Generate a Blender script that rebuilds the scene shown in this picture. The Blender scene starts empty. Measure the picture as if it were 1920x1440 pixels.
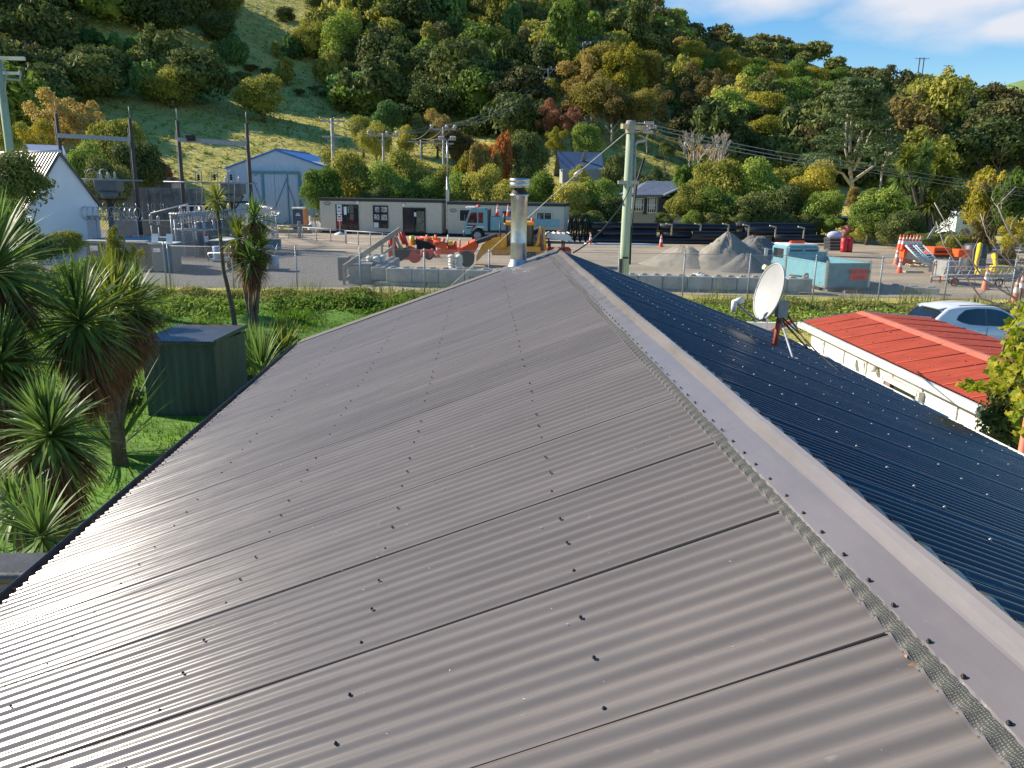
import bpy, math, random
import numpy as np
from math import sin, cos, tan, pi, radians as R_, sqrt, atan2, hypot
from mathutils import Vector, Matrix
random.seed(7); rng = np.random.default_rng(7)
sc = bpy.context.scene; col = sc.collection
# ---------------------------------------------------------------- camera
FPX, TH, RO, PS = 1491.2, .2455, -.0138, .041
CAMZ = 5.2
Fv = Vector((sin(PS)*cos(TH), cos(PS)*cos(TH), -sin(TH)))
Rv = Vector((cos(PS), -sin(PS), 0)); Uv = Rv.cross(Fv)
Rv, Uv = Rv*cos(RO)-Uv*sin(RO), Rv*sin(RO)+Uv*cos(RO)
cd = bpy.data.cameras.new('camera'); cam = bpy.data.objects.new('camera', cd); col.objects.link(cam)
M = Matrix((Rv, Uv, -Fv)).transposed().to_4x4(); M.translation = (0, 0, CAMZ); cam.matrix_world = M
cd.sensor_width = 36; cd.lens = FPX/1920*36; cd.clip_end = 5000; cd.clip_start = .05
sc.camera = cam
C0 = Vector((0, 0, CAMZ))
def ray(x, y): return Fv+Rv*((x-960)/FPX)-Uv*((y-720)/FPX)
def gp(x, y, z=.7):                 # ground point seen at a place of the photo
    r = ray(x, y); return C0+r*((z-CAMZ)/r.z)
def dp(x, y, Y):                    # point seen there, Y metres away
    r = ray(x, y); return C0+r*(Y/r.y)
def proj(p):
    d = Vector(p)-C0; k = d.dot(Fv); return 960+FPX*d.dot(Rv)/k, 720-FPX*d.dot(Uv)/k
# ---------------------------------------------------------------- scene helpers
def tag(o, label=None, cat=None, group=None, kind=None):
    if label: o['label'] = label
    if cat: o['category'] = cat
    if group: o['group'] = group
    if kind: o['kind'] = kind
    return o
def thing(name, label, cat, loc=(0, 0, 0), rz=0, group=None, scale=1):
    o = bpy.data.objects.new(name, None); col.objects.link(o); o.empty_display_size = .2
    o.location = loc; o.rotation_euler = (0, 0, rz); o.scale = (scale,)*3
    return tag(o, label, cat, group)
def copy_tree(o, parent=None):
    c = o.copy(); col.objects.link(c); c.parent = parent
    for ch in [k for k in KIDS.get(o.name, [])]: copy_tree(ch, c)
    return c
KIDS = {}
class MB:
    def __init__(s): s.v = []; s.f = []; s.sm = []; s.mi = []; s.cur = 0
    def add(s, v, f, smooth=False):
        n = len(s.v); s.v += [tuple(p) for p in v]
        for q in f: s.f.append(tuple(i+n for i in q)); s.sm.append(smooth); s.mi.append(s.cur)
        return s
    def box(s, c, size, rz=0, rx=0, ry=0, bev=0):
        hx, hy, hz = size[0]/2, size[1]/2, size[2]/2
        m = Matrix.Translation(c) @ Matrix.Rotation(rz, 4, 'Z') @ Matrix.Rotation(ry, 4, 'Y') @ Matrix.Rotation(rx, 4, 'X')
        if bev <= 0:
            v = [m @ Vector((x*hx, y*hy, z*hz)) for z in (-1, 1) for x, y in ((-1, -1), (1, -1), (1, 1), (-1, 1))]
            return s.add(v, [(3, 2, 1, 0), (4, 5, 6, 7), (0, 1, 5, 4), (1, 2, 6, 5), (2, 3, 7, 6), (3, 0, 4, 7)])
        b = min(bev, hx*.9, hy*.9, hz*.9); v = []
        rings = [(-hz, b), (-hz+b, 0), (hz-b, 0), (hz, b)]
        for z, i in rings:
            X, Y = hx-i, hy-i
            for x, y in ((-X+b, -Y), (X-b, -Y), (X, -Y+b), (X, Y-b), (X-b, Y), (-X+b, Y), (-X, Y-b), (-X, -Y+b)): v.append(m @ Vector((x, y, z)))
        f = [tuple(range(7, -1, -1)), tuple(range(24, 32))]
        for k in range(3):
            for i in range(8): j = (i+1) % 8; f.append((k*8+i, k*8+j, k*8+8+j, k*8+8+i))
        return s.add(v, f)
    def cyl(s, a, b, r0, r1=None, n=10, caps=True, smooth=True):
        if r1 is None: r1 = r0
        a, b = Vector(a), Vector(b); d = (b-a)
        if d.length < 1e-6: return s
        d.normalize(); u = d.orthogonal().normalized(); w = d.cross(u)
        v = [a+(u*cos(2*pi*i/n)+w*sin(2*pi*i/n))*r0 for i in range(n)]+[b+(u*cos(2*pi*i/n)+w*sin(2*pi*i/n))*r1 for i in range(n)]
        s.add(v, [(i, (i+1) % n, n+(i+1) % n, n+i) for i in range(n)], smooth)
        if caps:
            k = len(s.v)-2*n
            s.f += [tuple(k+i for i in range(n-1, -1, -1)), tuple(k+n+i for i in range(n))]; s.sm += [False]*2; s.mi += [s.cur]*2
        return s
    def tube(s, pts, r, n=6):
        pts = [Vector(p) for p in pts]; rs = r if isinstance(r, (list, tuple)) else [r]*len(pts); v = []; u = None
        for i, p in enumerate(pts):
            d = (pts[min(i+1, len(pts)-1)]-pts[max(i-1, 0)]).normalized()
            u = d.orthogonal().normalized() if u is None else (u-d*u.dot(d)).normalized()
            w = d.cross(u)
            v += [p+(u*cos(2*pi*k/n)+w*sin(2*pi*k/n))*rs[i] for k in range(n)]
        f = [(i*n+k, i*n+(k+1) % n, i*n+n+(k+1) % n, i*n+n+k) for i in range(len(pts)-1) for k in range(n)]
        s.add(v, f, True); k = len(s.v)-len(v)
        s.f += [tuple(k+i for i in range(n-1, -1, -1)), tuple(k+len(v)-n+i for i in range(n))]; s.sm += [False]*2; s.mi += [s.cur]*2
        return s
    def lathe(s, prof, c=(0, 0, 0), n=20, smooth=True):
        c = Vector(c); v = []
        for r, z in prof: v += [c+Vector((r*cos(2*pi*i/n), r*sin(2*pi*i/n), z)) for i in range(n)]
        return s.add(v, [(k*n+i, k*n+(i+1) % n, k*n+n+(i+1) % n, k*n+n+i) for k in range(len(prof)-1) for i in range(n)], smooth)
    def prism(s, poly, y0, y1, axis='y', m=None):
        n = len(poly)
        mk = {'y': lambda p, t: (p[0], t, p[1]), 'x': lambda p, t: (t, p[0], p[1]), 'z': lambda p, t: (p[0], p[1], t)}[axis]
        v = [Vector(mk(p, y0)) for p in poly]+[Vector(mk(p, y1)) for p in poly]
        if m is not None: v = [m @ p for p in v]
        return s.add(v, [tuple(range(n)), tuple(range(2*n-1, n-1, -1))]+[(i, n+i, n+(i+1) % n, (i+1) % n) for i in range(n)])
    def sphere(s, c, r, n=12, m=8, sq=(1, 1, 1)):
        prof = [(max(sin(pi*i/m), .001)*r, -cos(pi*i/m)*r) for i in range(m+1)]; k = len(s.v)
        s.lathe(prof, (0, 0, 0), n)
        for i in range(k, len(s.v)): p = s.v[i]; s.v[i] = (p[0]*sq[0]+c[0], p[1]*sq[1]+c[1], p[2]*sq[2]+c[2])
        return s
    def build(s, name, mats, parent=None, loc=None, rz=0, label=None):
        me = bpy.data.meshes.new(name); me.from_pydata(s.v, [], s.f)
        me.polygons.foreach_set('use_smooth', s.sm)
        if not isinstance(mats, (list, tuple)): mats = [mats]
        for m in mats: me.materials.append(m)
        if len(mats) > 1: me.polygons.foreach_set('material_index', s.mi)
        me.update()
        o = bpy.data.objects.new(name, me); col.objects.link(o)
        if parent is not None: o.parent = parent; KIDS.setdefault(parent.name, []).append(o)
        if loc is not None: o.location = loc
        o.rotation_euler = (0, 0, rz)
        if label: o['label'] = label
        return o
def npmesh(name, V, F, mat, parent=None, smooth=False):
    me = bpy.data.meshes.new(name); V = np.asarray(V, np.float32); F = np.asarray(F, np.int32)
    me.vertices.add(len(V)); me.vertices.foreach_set('co', V.ravel())
    k = F.shape[1]; me.loops.add(F.size); me.loops.foreach_set('vertex_index', F.ravel())
    me.polygons.add(len(F)); me.polygons.foreach_set('loop_start', np.arange(0, F.size, k, dtype=np.int32))
    me.polygons.foreach_set('loop_total', np.full(len(F), k, np.int32))
    me.polygons.foreach_set('use_smooth', np.full(len(F), smooth)); me.materials.append(mat); me.update(calc_edges=True)
    if name is None: return me
    o = bpy.data.objects.new(name, me); col.objects.link(o)
    if parent is not None: o.parent = parent; KIDS.setdefault(parent.name, []).append(o)
    return o
def addobj(name, me, parent=None, loc=(0, 0, 0), rz=0, sc_=(1, 1, 1)):
    o = bpy.data.objects.new(name, me); col.objects.link(o); o.location = loc; o.rotation_euler = (0, 0, rz); o.scale = sc_
    if parent is not None: o.parent = parent; KIDS.setdefault(parent.name, []).append(o)
    return o
# ---------------------------------------------------------------- materials
def newmat(name):
    m = bpy.data.materials.new(name); m.use_nodes = True; nt = m.node_tree
    b = nt.nodes['Principled BSDF']; return m, nt, b
def N(nt, t, **kw):
    n = nt.nodes.new(t)
    for k, v in kw.items(): setattr(n, k, v)
    return n
def mat(name, c, rough=.6, metal=0, var=.12, scale=4, bump=0, bscale=None, c2=None, spec=.5, coat=0, fac=None, detail=4, stretch=None):
    m, nt, b = newmat(name)
    b.inputs['Roughness'].default_value = rough; b.inputs['Metallic'].default_value = metal
    b.inputs['Specular IOR Level'].default_value = spec
    if coat: b.inputs['Coat Weight'].default_value = coat; b.inputs['Coat Roughness'].default_value = .06
    tc = N(nt, 'ShaderNodeTexCoord'); src = tc.outputs['Object']
    if stretch:
        mp = N(nt, 'ShaderNodeMapping'); mp.inputs['Scale'].default_value = stretch; nt.links.new(src, mp.inputs[0]); src = mp.outputs[0]
    no = N(nt, 'ShaderNodeTexNoise'); no.inputs['Scale'].default_value = scale; no.inputs['Detail'].default_value = detail
    no.inputs['Roughness'].default_value = .65
    nt.links.new(src, no.inputs['Vector'])
    cr = N(nt, 'ShaderNodeValToRGB'); e = cr.color_ramp.elements
    a = c2 if c2 else tuple(x*(1-var) for x in c); bb = c if c2 else tuple(min(1, x*(1+var)) for x in c)
    e[0].position = .35; e[1].position = .65; e[0].color = (*a, 1); e[1].color = (*bb, 1)
    nt.links.new(no.outputs['Fac'], cr.inputs[0]); nt.links.new(cr.outputs[0], b.inputs['Base Color'])
    if bump:
        n2 = N(nt, 'ShaderNodeTexNoise'); n2.inputs['Scale'].default_value = bscale or scale*6; n2.inputs['Detail'].default_value = 5
        nt.links.new(src, n2.inputs['Vector'])
        bp = N(nt, 'ShaderNodeBump'); bp.inputs['Strength'].default_value = bump; bp.inputs['Distance'].default_value = .02
        nt.links.new(n2.outputs['Fac'], bp.inputs['Height']); nt.links.new(bp.outputs[0], b.inputs['Normal'])
    return m
def leafmat(name, cols, tr=.3, rough=.75, obj=.5, sp=.12):
    """leaf colour varies from leaf to leaf and from plant to plant"""
    m, nt, b = newmat(name); b.inputs['Roughness'].default_value = rough; b.inputs['Specular IOR Level'].default_value = sp
    g = N(nt, 'ShaderNodeNewGeometry'); oi = N(nt, 'ShaderNodeObjectInfo')
    tc = N(nt, 'ShaderNodeTexCoord'); no = N(nt, 'ShaderNodeTexNoise'); no.inputs['Scale'].default_value = 1.6; no.inputs['Detail'].default_value = 2
    nt.links.new(tc.outputs['Object'], no.inputs['Vector'])
    mx = N(nt, 'ShaderNodeMath', operation='MULTIPLY'); mx.inputs[1].default_value = .45; nt.links.new(g.outputs['Random Per Island'], mx.inputs[0])
    m2 = N(nt, 'ShaderNodeMath', operation='MULTIPLY'); m2.inputs[1].default_value = obj; nt.links.new(oi.outputs['Random'], m2.inputs[0])
    m3 = N(nt, 'ShaderNodeMath', operation='ADD'); nt.links.new(mx.outputs[0], m3.inputs[0]); nt.links.new(m2.outputs[0], m3.inputs[1])
    m4 = N(nt, 'ShaderNodeMath', operation='MULTIPLY_ADD'); m4.inputs[1].default_value = .9; nt.links.new(no.outputs['Fac'], m4.inputs[0]); nt.links.new(m3.outputs[0], m4.inputs[2])
    m5 = N(nt, 'ShaderNodeMath', operation='SUBTRACT'); m5.inputs[1].default_value = .45; nt.links.new(m4.outputs[0], m5.inputs[0])
    cr = N(nt, 'ShaderNodeValToRGB'); e = cr.color_ramp.elements
    while len(e) < len(cols): e.new(.5)
    for i, c in enumerate(cols): e[i].position = i/(len(cols)-1); e[i].color = (*c, 1)
    nt.links.new(m5.outputs[0], cr.inputs[0]); nt.links.new(cr.outputs[0], b.inputs['Base Color'])
    t = N(nt, 'ShaderNodeBsdfTranslucent'); hs = N(nt, 'ShaderNodeHueSaturation'); hs.inputs['Value'].default_value = 1.3; hs.inputs['Saturation'].default_value = 1.1
    nt.links.new(cr.outputs[0], hs.inputs['Color']); nt.links.new(hs.outputs[0], t.inputs['Color'])
    ms = N(nt, 'ShaderNodeMixShader'); ms.inputs[0].default_value = tr
    nt.links.new(b.outputs[0], ms.inputs[1]); nt.links.new(t.outputs[0], ms.inputs[2])
    nt.links.new(ms.outputs[0], nt.nodes['Material Output'].inputs['Surface'])
    return m
Mt = {}
Mt['roof'] = mat('painted roofing iron', (.170, .150, .136), .25, 0, .07, 1.1, .012, 40, spec=.6, stretch=(.5, 3.5, 1), detail=6)
Mt['roofshade'] = mat('roofing iron darkened for shade', (.022, .022, .034), .24, 0, .10, 1.2, .01, 40, spec=.55)  # shade of the far slope is put into this much darker base colour
Mt['cap'] = mat('ridge cap paint', (.175, .158, .158), .28, 0, .05, 3, .012, 50, spec=.6)
Mt['barge'] = mat('barge paint', (.19, .17, .15), .42, 0, .08, 3)
Mt['gutter'] = mat('gutter paint', (.12, .11, .11), .45, 0, .2, 5)
Mt['screw'] = mat('screw paint', (.03, .028, .028), .35, .3)
Mt['screwr'] = mat('screw washer', (.30, .31, .33), .35, .6)
Mt['galv'] = mat('galvanised steel', (.44, .46, .47), .36, .9, .15, 9)
Mt['steel'] = mat('grey steel', (.33, .34, .36), .5, .1, .15, 7)
Mt['galvpost'] = mat('dull galvanised tube', (.40, .41, .42), .5, .25, .15, 9)
Mt['ribroof'] = mat('dark ribbed roofing', (.06, .065, .08), .5, 0, .15, 2)
Mt['darksteel'] = mat('dark steel', (.06, .06, .065), .5, .4, .3, 8)
Mt['soot'] = mat('sooty metal', (.05, .045, .042), .7, .3, .4, 12)
Mt['white'] = mat('white paint', (.78, .77, .74), .55, 0, .05, 3)
Mt['offwhite'] = mat('weathered white paint', (.66, .66, .62), .6, 0, .12, 2)
Mt['shadewall'] = mat('white plaster tinted for shade', (.72, .75, .80), .7, 0, .05, .8)  # blue of the gable's shade mixed into the white
Mt['dish'] = mat('satellite dish paint', (.36, .37, .365), .5, 0, .04, 5)
Mt['red'] = mat('red roof paint', (.50, .085, .04), .6, 0, .14, 2.0, .1, 30, stretch=(1, 5, 1))
Mt['redcap'] = mat('faded red ridge paint', (.60, .17, .10), .6, 0, .1, 4)
Mt['redoxide'] = mat('red oxide paint', (.40, .09, .05), .6, 0, .25, 8)
Mt['green'] = mat('dark green cladding', (.035, .062, .052), .55, 0, .3, 2.5, stretch=(1, 1, .2))
Mt['wood'] = mat('weathered timber', (.36, .31, .24), .85, 0, .25, 6, .3, 30, stretch=(3, 3, .5))
Mt['timber'] = mat('pale timber', (.50, .42, .28), .8, 0, .2, 6)
Mt['darkwood'] = mat('dark timber pole', (.085, .07, .06), .85, 0, .3, 6, .3, 20, stretch=(4, 4, .4))
Mt['pole'] = mat('green treated pole', (.42, .47, .33), .8, 0, .2, 3, .25, 14, c2=(.27, .36, .26), stretch=(5, 5, .5))
Mt['bark'] = mat('bark', (.12, .095, .07), .9, 0, .35, 6, .6, 20)
Mt['palebark'] = mat('pale bark', (.42, .37, .32), .85, 0, .25, 4, .4, 20)
Mt['beige'] = mat('beige cabin panel', (.62, .57, .455), .6, 0, .04, 2)
Mt['charcoal'] = mat('charcoal trim', (.035, .037, .042), .5, 0, .15, 4)
Mt['teal'] = mat('teal painted steel', (.12, .30, .36), .5, 0, .15, 4)
Mt['blueroof'] = mat('blue roofing', (.05, .20, .55), .45, 0, .08, 2)
Mt['greyroof'] = mat('grey corrugated roofing', (.17, .19, .23), .42, .1, .15, 2)
Mt['rust'] = mat('rusty iron', (.22, .075, .04), .85, 0, .4, 9, c2=(.20, .19, .20))
Mt['shedcor'] = mat('pale blue shed cladding', (.55, .63, .74), .5, 0, .05, 2)
Mt['conc'] = mat('concrete', (.30, .30, .285), .85, 0, .2, 2.5, .3, 30)
Mt['concdark'] = mat('stained concrete', (.20, .20, .19), .85, 0, .3, 1.5, .3, 20)
Mt['concblock'] = mat('concrete block', (.33, .36, .35), .85, 0, .22, 2.0, .35, 18)
Mt['kiosk'] = mat('grey green enamel', (.15, .17, .165), .5, 0, .1, 3)
Mt['truckblue'] = mat('pale blue truck paint', (.15, .35, .41), .38, 0, .1, 4, coat=.3)
Mt['trayshade'] = mat('worn tray blue darkened for shade', (.12, .27, .31), .5, 0, .25, 3)  # truck blue deepened to paint in the shade on the tailgate
Mt['traydark'] = mat('scuffed tray inside', (.18, .20, .18), .7, 0, .4, 3)
Mt['rubber'] = mat('tyre rubber', (.018, .018, .018), .85, 0, .2, 10)
Mt['glass'] = mat('dark window glass', (.012, .016, .022), .06, 0, .2, 2, spec=.8)
Mt['carpaint'] = mat('white car paint', (.76, .77, .79), .3, 0, .02, 2, coat=.5)
Mt['orange'] = mat('orange plastic', (.85, .10, .015), .5, 0, .1, 5)
Mt['cone'] = mat('traffic cone orange', (.88, .09, .02), .5, 0, .08, 6)
Mt['coneold'] = mat('faded cone orange', (.62, .20, .10), .65, 0, .15, 6)
Mt['reflect'] = mat('reflective white band', (.75, .75, .74), .35, 0, .05, 6)
Mt['yellow'] = mat('digger yellow', (.85, .36, .03), .45, 0, .18, 4)
Mt['brightyellow'] = mat('bright yellow paint', (.78, .52, .03), .5, 0, .15, 4)
Mt['machred'] = mat('machinery red', (.62, .05, .03), .5, 0, .2, 5)
Mt['machorange'] = mat('machinery orange red', (.82, .13, .04), .5, 0, .2, 5)
Mt['pipe'] = mat('black plastic pipe', (.013, .014, .018), .38, 0, .3, 5)
Mt['pvc'] = mat('pale grey pvc', (.55, .60, .66), .4, 0, .05, 5)
Mt['bag'] = mat('white sacks', (.62, .60, .55), .8, 0, .12, 8, .3, 30)
Mt['loo'] = mat('blue grey plastic', (.06, .09, .14), .5, 0, .1, 4)
Mt['loopeach'] = mat('faded orange plastic', (.68, .32, .18), .55, 0, .06, 4)
Mt['black'] = mat('black', (.01, .01, .012), .6)
Mt['signred'] = mat('sign red', (.60, .03, .03), .5)
Mt['signwhite'] = mat('sign white', (.80, .80, .80), .5, 0, .02)
Mt['dayglo'] = mat('dayglo sign orange', (.95, .06, .015), .5, 0, .04)
Mt['wire'] = mat('overhead wire', (.20, .21, .22), .45, .5)
Mt['whitewire'] = mat('pale stay wire', (.62, .62, .58), .5)
Mt['sand'] = mat('pale river sand', (.29, .262, .21), .95, 0, .16, 3, .8, 60)
Mt['sandgrey'] = mat('grey crushed gravel', (.165, .16, .15), .95, 0, .28, 9, .9, 90)
Mt['curtain'] = mat('pale curtain', (.6, .6, .55), .8)
Mt['weather'] = mat('grey weatherboard', (.33, .35, .33), .7, 0, .08, 3)
Mt['paleblue'] = mat('pale blue weatherboard', (.50, .58, .60), .7, 0, .06, 3)
Mt['porcelain'] = mat('grey porcelain', (.50, .46, .46), .3, 0, .1, 8)
Mt['deadleaf'] = mat('dry leaf', (.50, .22, .06), .8, 0, .4, 30)
Mt['vinyl'] = mat('dark vinyl cover', (.05, .055, .065), .5, 0, .2, 4, .3, 8)
def weather(m, tone=.06, r0=.2, r1=.36, st=(.7, 9, 1)):
    """each sheet a shade of its own, gloss that varies with dust and rain streaks"""
    nt = m.node_tree; b = nt.nodes['Principled BSDF']; src = b.inputs['Base Color'].links[0].from_socket
    g = N(nt, 'ShaderNodeNewGeometry'); mr = N(nt, 'ShaderNodeMapRange'); mr.inputs['To Min'].default_value = 1-tone; mr.inputs['To Max'].default_value = 1+tone; nt.links.new(g.outputs['Random Per Island'], mr.inputs['Value'])
    mp = N(nt, 'ShaderNodeMapping'); mp.inputs['Scale'].default_value = st; nt.links.new(g.outputs['Position'], mp.inputs[0])
    n = N(nt, 'ShaderNodeTexNoise'); n.inputs['Scale'].default_value = 1.4; n.inputs['Detail'].default_value = 7; n.inputs['Roughness'].default_value = .7; nt.links.new(mp.outputs[0], n.inputs['Vector'])
    m2 = N(nt, 'ShaderNodeMapRange'); m2.inputs['From Min'].default_value = .3; m2.inputs['From Max'].default_value = .75; m2.inputs['To Min'].default_value = r0; m2.inputs['To Max'].default_value = r1; nt.links.new(n.outputs['Fac'], m2.inputs['Value']); nt.links.new(m2.outputs[0], b.inputs['Roughness'])
    m3 = N(nt, 'ShaderNodeMapRange'); m3.inputs['From Min'].default_value = .3; m3.inputs['From Max'].default_value = .7; m3.inputs['To Min'].default_value = .90; m3.inputs['To Max'].default_value = 1.12; nt.links.new(n.outputs['Fac'], m3.inputs['Value'])
    # scuffs and bird marks: small pale smudges
    v = N(nt, 'ShaderNodeTexNoise'); v.inputs['Scale'].default_value = 17; v.inputs['Detail'].default_value = 4; nt.links.new(g.outputs['Position'], v.inputs['Vector']); cr = N(nt, 'ShaderNodeValToRGB'); cr.color_ramp.elements[0].position = .70; cr.color_ramp.elements[1].position = .80; cr.color_ramp.elements[0].color = (0, 0, 0, 1); cr.color_ramp.elements[1].color = (.25, .25, .25, 1); nt.links.new(v.outputs['Fac'], cr.inputs[0])
    mm = N(nt, 'ShaderNodeMath', operation='MULTIPLY'); nt.links.new(mr.outputs[0], mm.inputs[0]); nt.links.new(m3.outputs[0], mm.inputs[1])
    vm = N(nt, 'ShaderNodeVectorMath', operation='SCALE'); nt.links.new(src, vm.inputs[0]); nt.links.new(mm.outputs[0], vm.inputs['Scale'])
    mx = N(nt, 'ShaderNodeMixRGB'); mx.inputs[2].default_value = (.42, .40, .37, 1); nt.links.new(cr.outputs[0], mx.inputs[0]); nt.links.new(vm.outputs[0], mx.inputs[1]); nt.links.new(mx.outputs[0], b.inputs['Base Color'])
weather(Mt['roof'], .07, .15, .27); weather(Mt['roofshade'], .08, .2, .3); weather(Mt['cap'], .03, .2, .32, (5, .8, 1)); weather(Mt['red'], .06, .5, .8)
# leaf colours
L = {}
L['dark'] = leafmat('dark foliage', [(0.047, 0.074, 0.026), (0.128, 0.158, 0.048), (0.301, 0.304, 0.090)], .2)
L['kanuka'] = leafmat('kanuka foliage', [(0.054, 0.060, 0.024), (0.132, 0.132, 0.049), (0.295, 0.259, 0.092)], .2)
L['mid'] = leafmat('mid foliage', [(0.078, 0.127, 0.028), (0.213, 0.293, 0.062), (0.468, 0.527, 0.109)], .3)
L['olive'] = leafmat('olive foliage', [(0.119, 0.146, 0.030), (0.335, 0.327, 0.069), (0.672, 0.586, 0.140)], .3)
L['bright'] = leafmat('bright foliage', [(.06, .11, .02), (.17, .25, .05), (.34, .41, .10)], .35)
L['olivegold'] = leafmat('olive gold foliage', [(.08, .085, .02), (.25, .22, .05), (.48, .38, .11)], .35)
L['willow'] = leafmat('willow foliage', [(0.062, 0.127, 0.034), (0.161, 0.287, 0.073), (0.298, 0.437, 0.127)], .35)
L['cool'] = leafmat('cool foliage', [(0.052, 0.101, 0.037), (0.158, 0.268, 0.082), (0.359, 0.499, 0.150)], .3)
L['yellow'] = leafmat('yellow foliage', [(.12, .14, .02), (.34, .31, .05), (.56, .44, .09)], .35)
L['gold'] = leafmat('gold foliage', [(.22, .17, .05), (.44, .33, .11), (.60, .46, .18)], .35)
L['orange'] = leafmat('orange red autumn foliage', [(.30, .09, .05), (.50, .22, .07), (.56, .34, .10)], .35)
L['pink'] = leafmat('pinkish autumn twigs', [(0.192, 0.096, 0.072), (0.360, 0.180, 0.108), (0.480, 0.240, 0.120)], .3)
L['red'] = leafmat('dark red foliage', [(.07, .03, .02), (.17, .06, .04), (.26, .14, .05)], .3)
L['brown'] = leafmat('brown foliage', [(.06, .055, .022), (.16, .135, .05), (.34, .25, .085)], .3)
L['pine'] = leafmat('pine foliage', [(0.067, 0.101, 0.049), (0.174, 0.237, 0.104), (0.328, 0.382, 0.172)], .2)
L['sword'] = leafmat('sword foliage', [(0.082, 0.135, 0.036), (0.205, 0.304, 0.086), (0.532, 0.607, 0.143)], .4, .5, .1, .25)
L['swordy'] = leafmat('swordy foliage', [(.10, .14, .025), (.28, .29, .05), (.50, .42, .08)], .4, .55, .1, .2)
L['skirt'] = leafmat('dead brown leaf skirt', [(0.091, 0.052, 0.033), (0.234, 0.130, 0.065), (0.416, 0.260, 0.130)], .2, .8, .1)
L['grass'] = leafmat('lawn grass', [(.06, .115, .015), (.14, .25, .03), (.29, .37, .07)], .4, .6, 0)
L['scrub'] = leafmat('scrub foliage', [(.07, .11, .025), (.17, .22, .05), (.38, .34, .13)], .3)
L['meadow'] = leafmat('rough pasture', [(.18, .21, .05), (.40, .38, .12), (.58, .50, .22)], .3, .8, 0)
L['vine'] = leafmat('autumn vine leaves', [(0.220, 0.280, 0.030), (0.500, 0.420, 0.050), (0.550, 0.240, 0.040)], .45, .5, 0)
# ---------------------------------------------------------------- terrain
US = [-3000, -600, 0, 600, 1000, 1200, 1300, 1400, 1500, 1600, 1750, 1900, 2100, 2600, 5000]
HS = [300, 470, 480, 450, 385, 298, 238, 218, 186, 162, 132, 100, 78, 60, 30]
def sstep(a, b, x): t = np.clip((x-a)/(b-a), 0, 1); return t*t*(3-2*t)
def H(x, y):
    x = np.asarray(x, float); y = np.asarray(y, float); d = np.hypot(x, y)
    az = np.clip(np.arctan2(x, np.maximum(y, 1e-3))-PS, -1.3, 1.3); u = 960+FPX*np.tan(az)
    hp = np.interp(u, US, HS); D = 320-40*sstep(900, 1900, u); Z = 5.2+hp/1491*D*.98
    d0 = 84+16*sstep(1100, 1500, u); t = (d-d0)/(D-d0)
    up = np.clip(t, 0, 1)**1.28*(Z-.7); dn = np.clip(t-1, 0, 3)*.35*(Z-.7)
    b = .7*sstep(25, 32.5, y)
    n = (np.sin(x*.071+y*.043)*1.3+np.sin(x*.031-y*.057+2)*2.0+np.sin(x*.19+1)*np.sin(y*.17)*.5)*np.clip(t*3, 0, 1)*np.clip(y/60, 0, 1)
    return np.where(y > 20, b+up-dn+n, b)
def Hs(x, y): return float(H(x, y))
def hit(px, py, d0=60, d1=420):
    r = ray(px, py); k = hypot(r.x, r.y); d = d0
    while d < d1:
        p = C0+r*(d/k)
        if Hs(p.x, p.y) > p.z: return p
        d += 1.0
    return C0+r*(d1/k)
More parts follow.
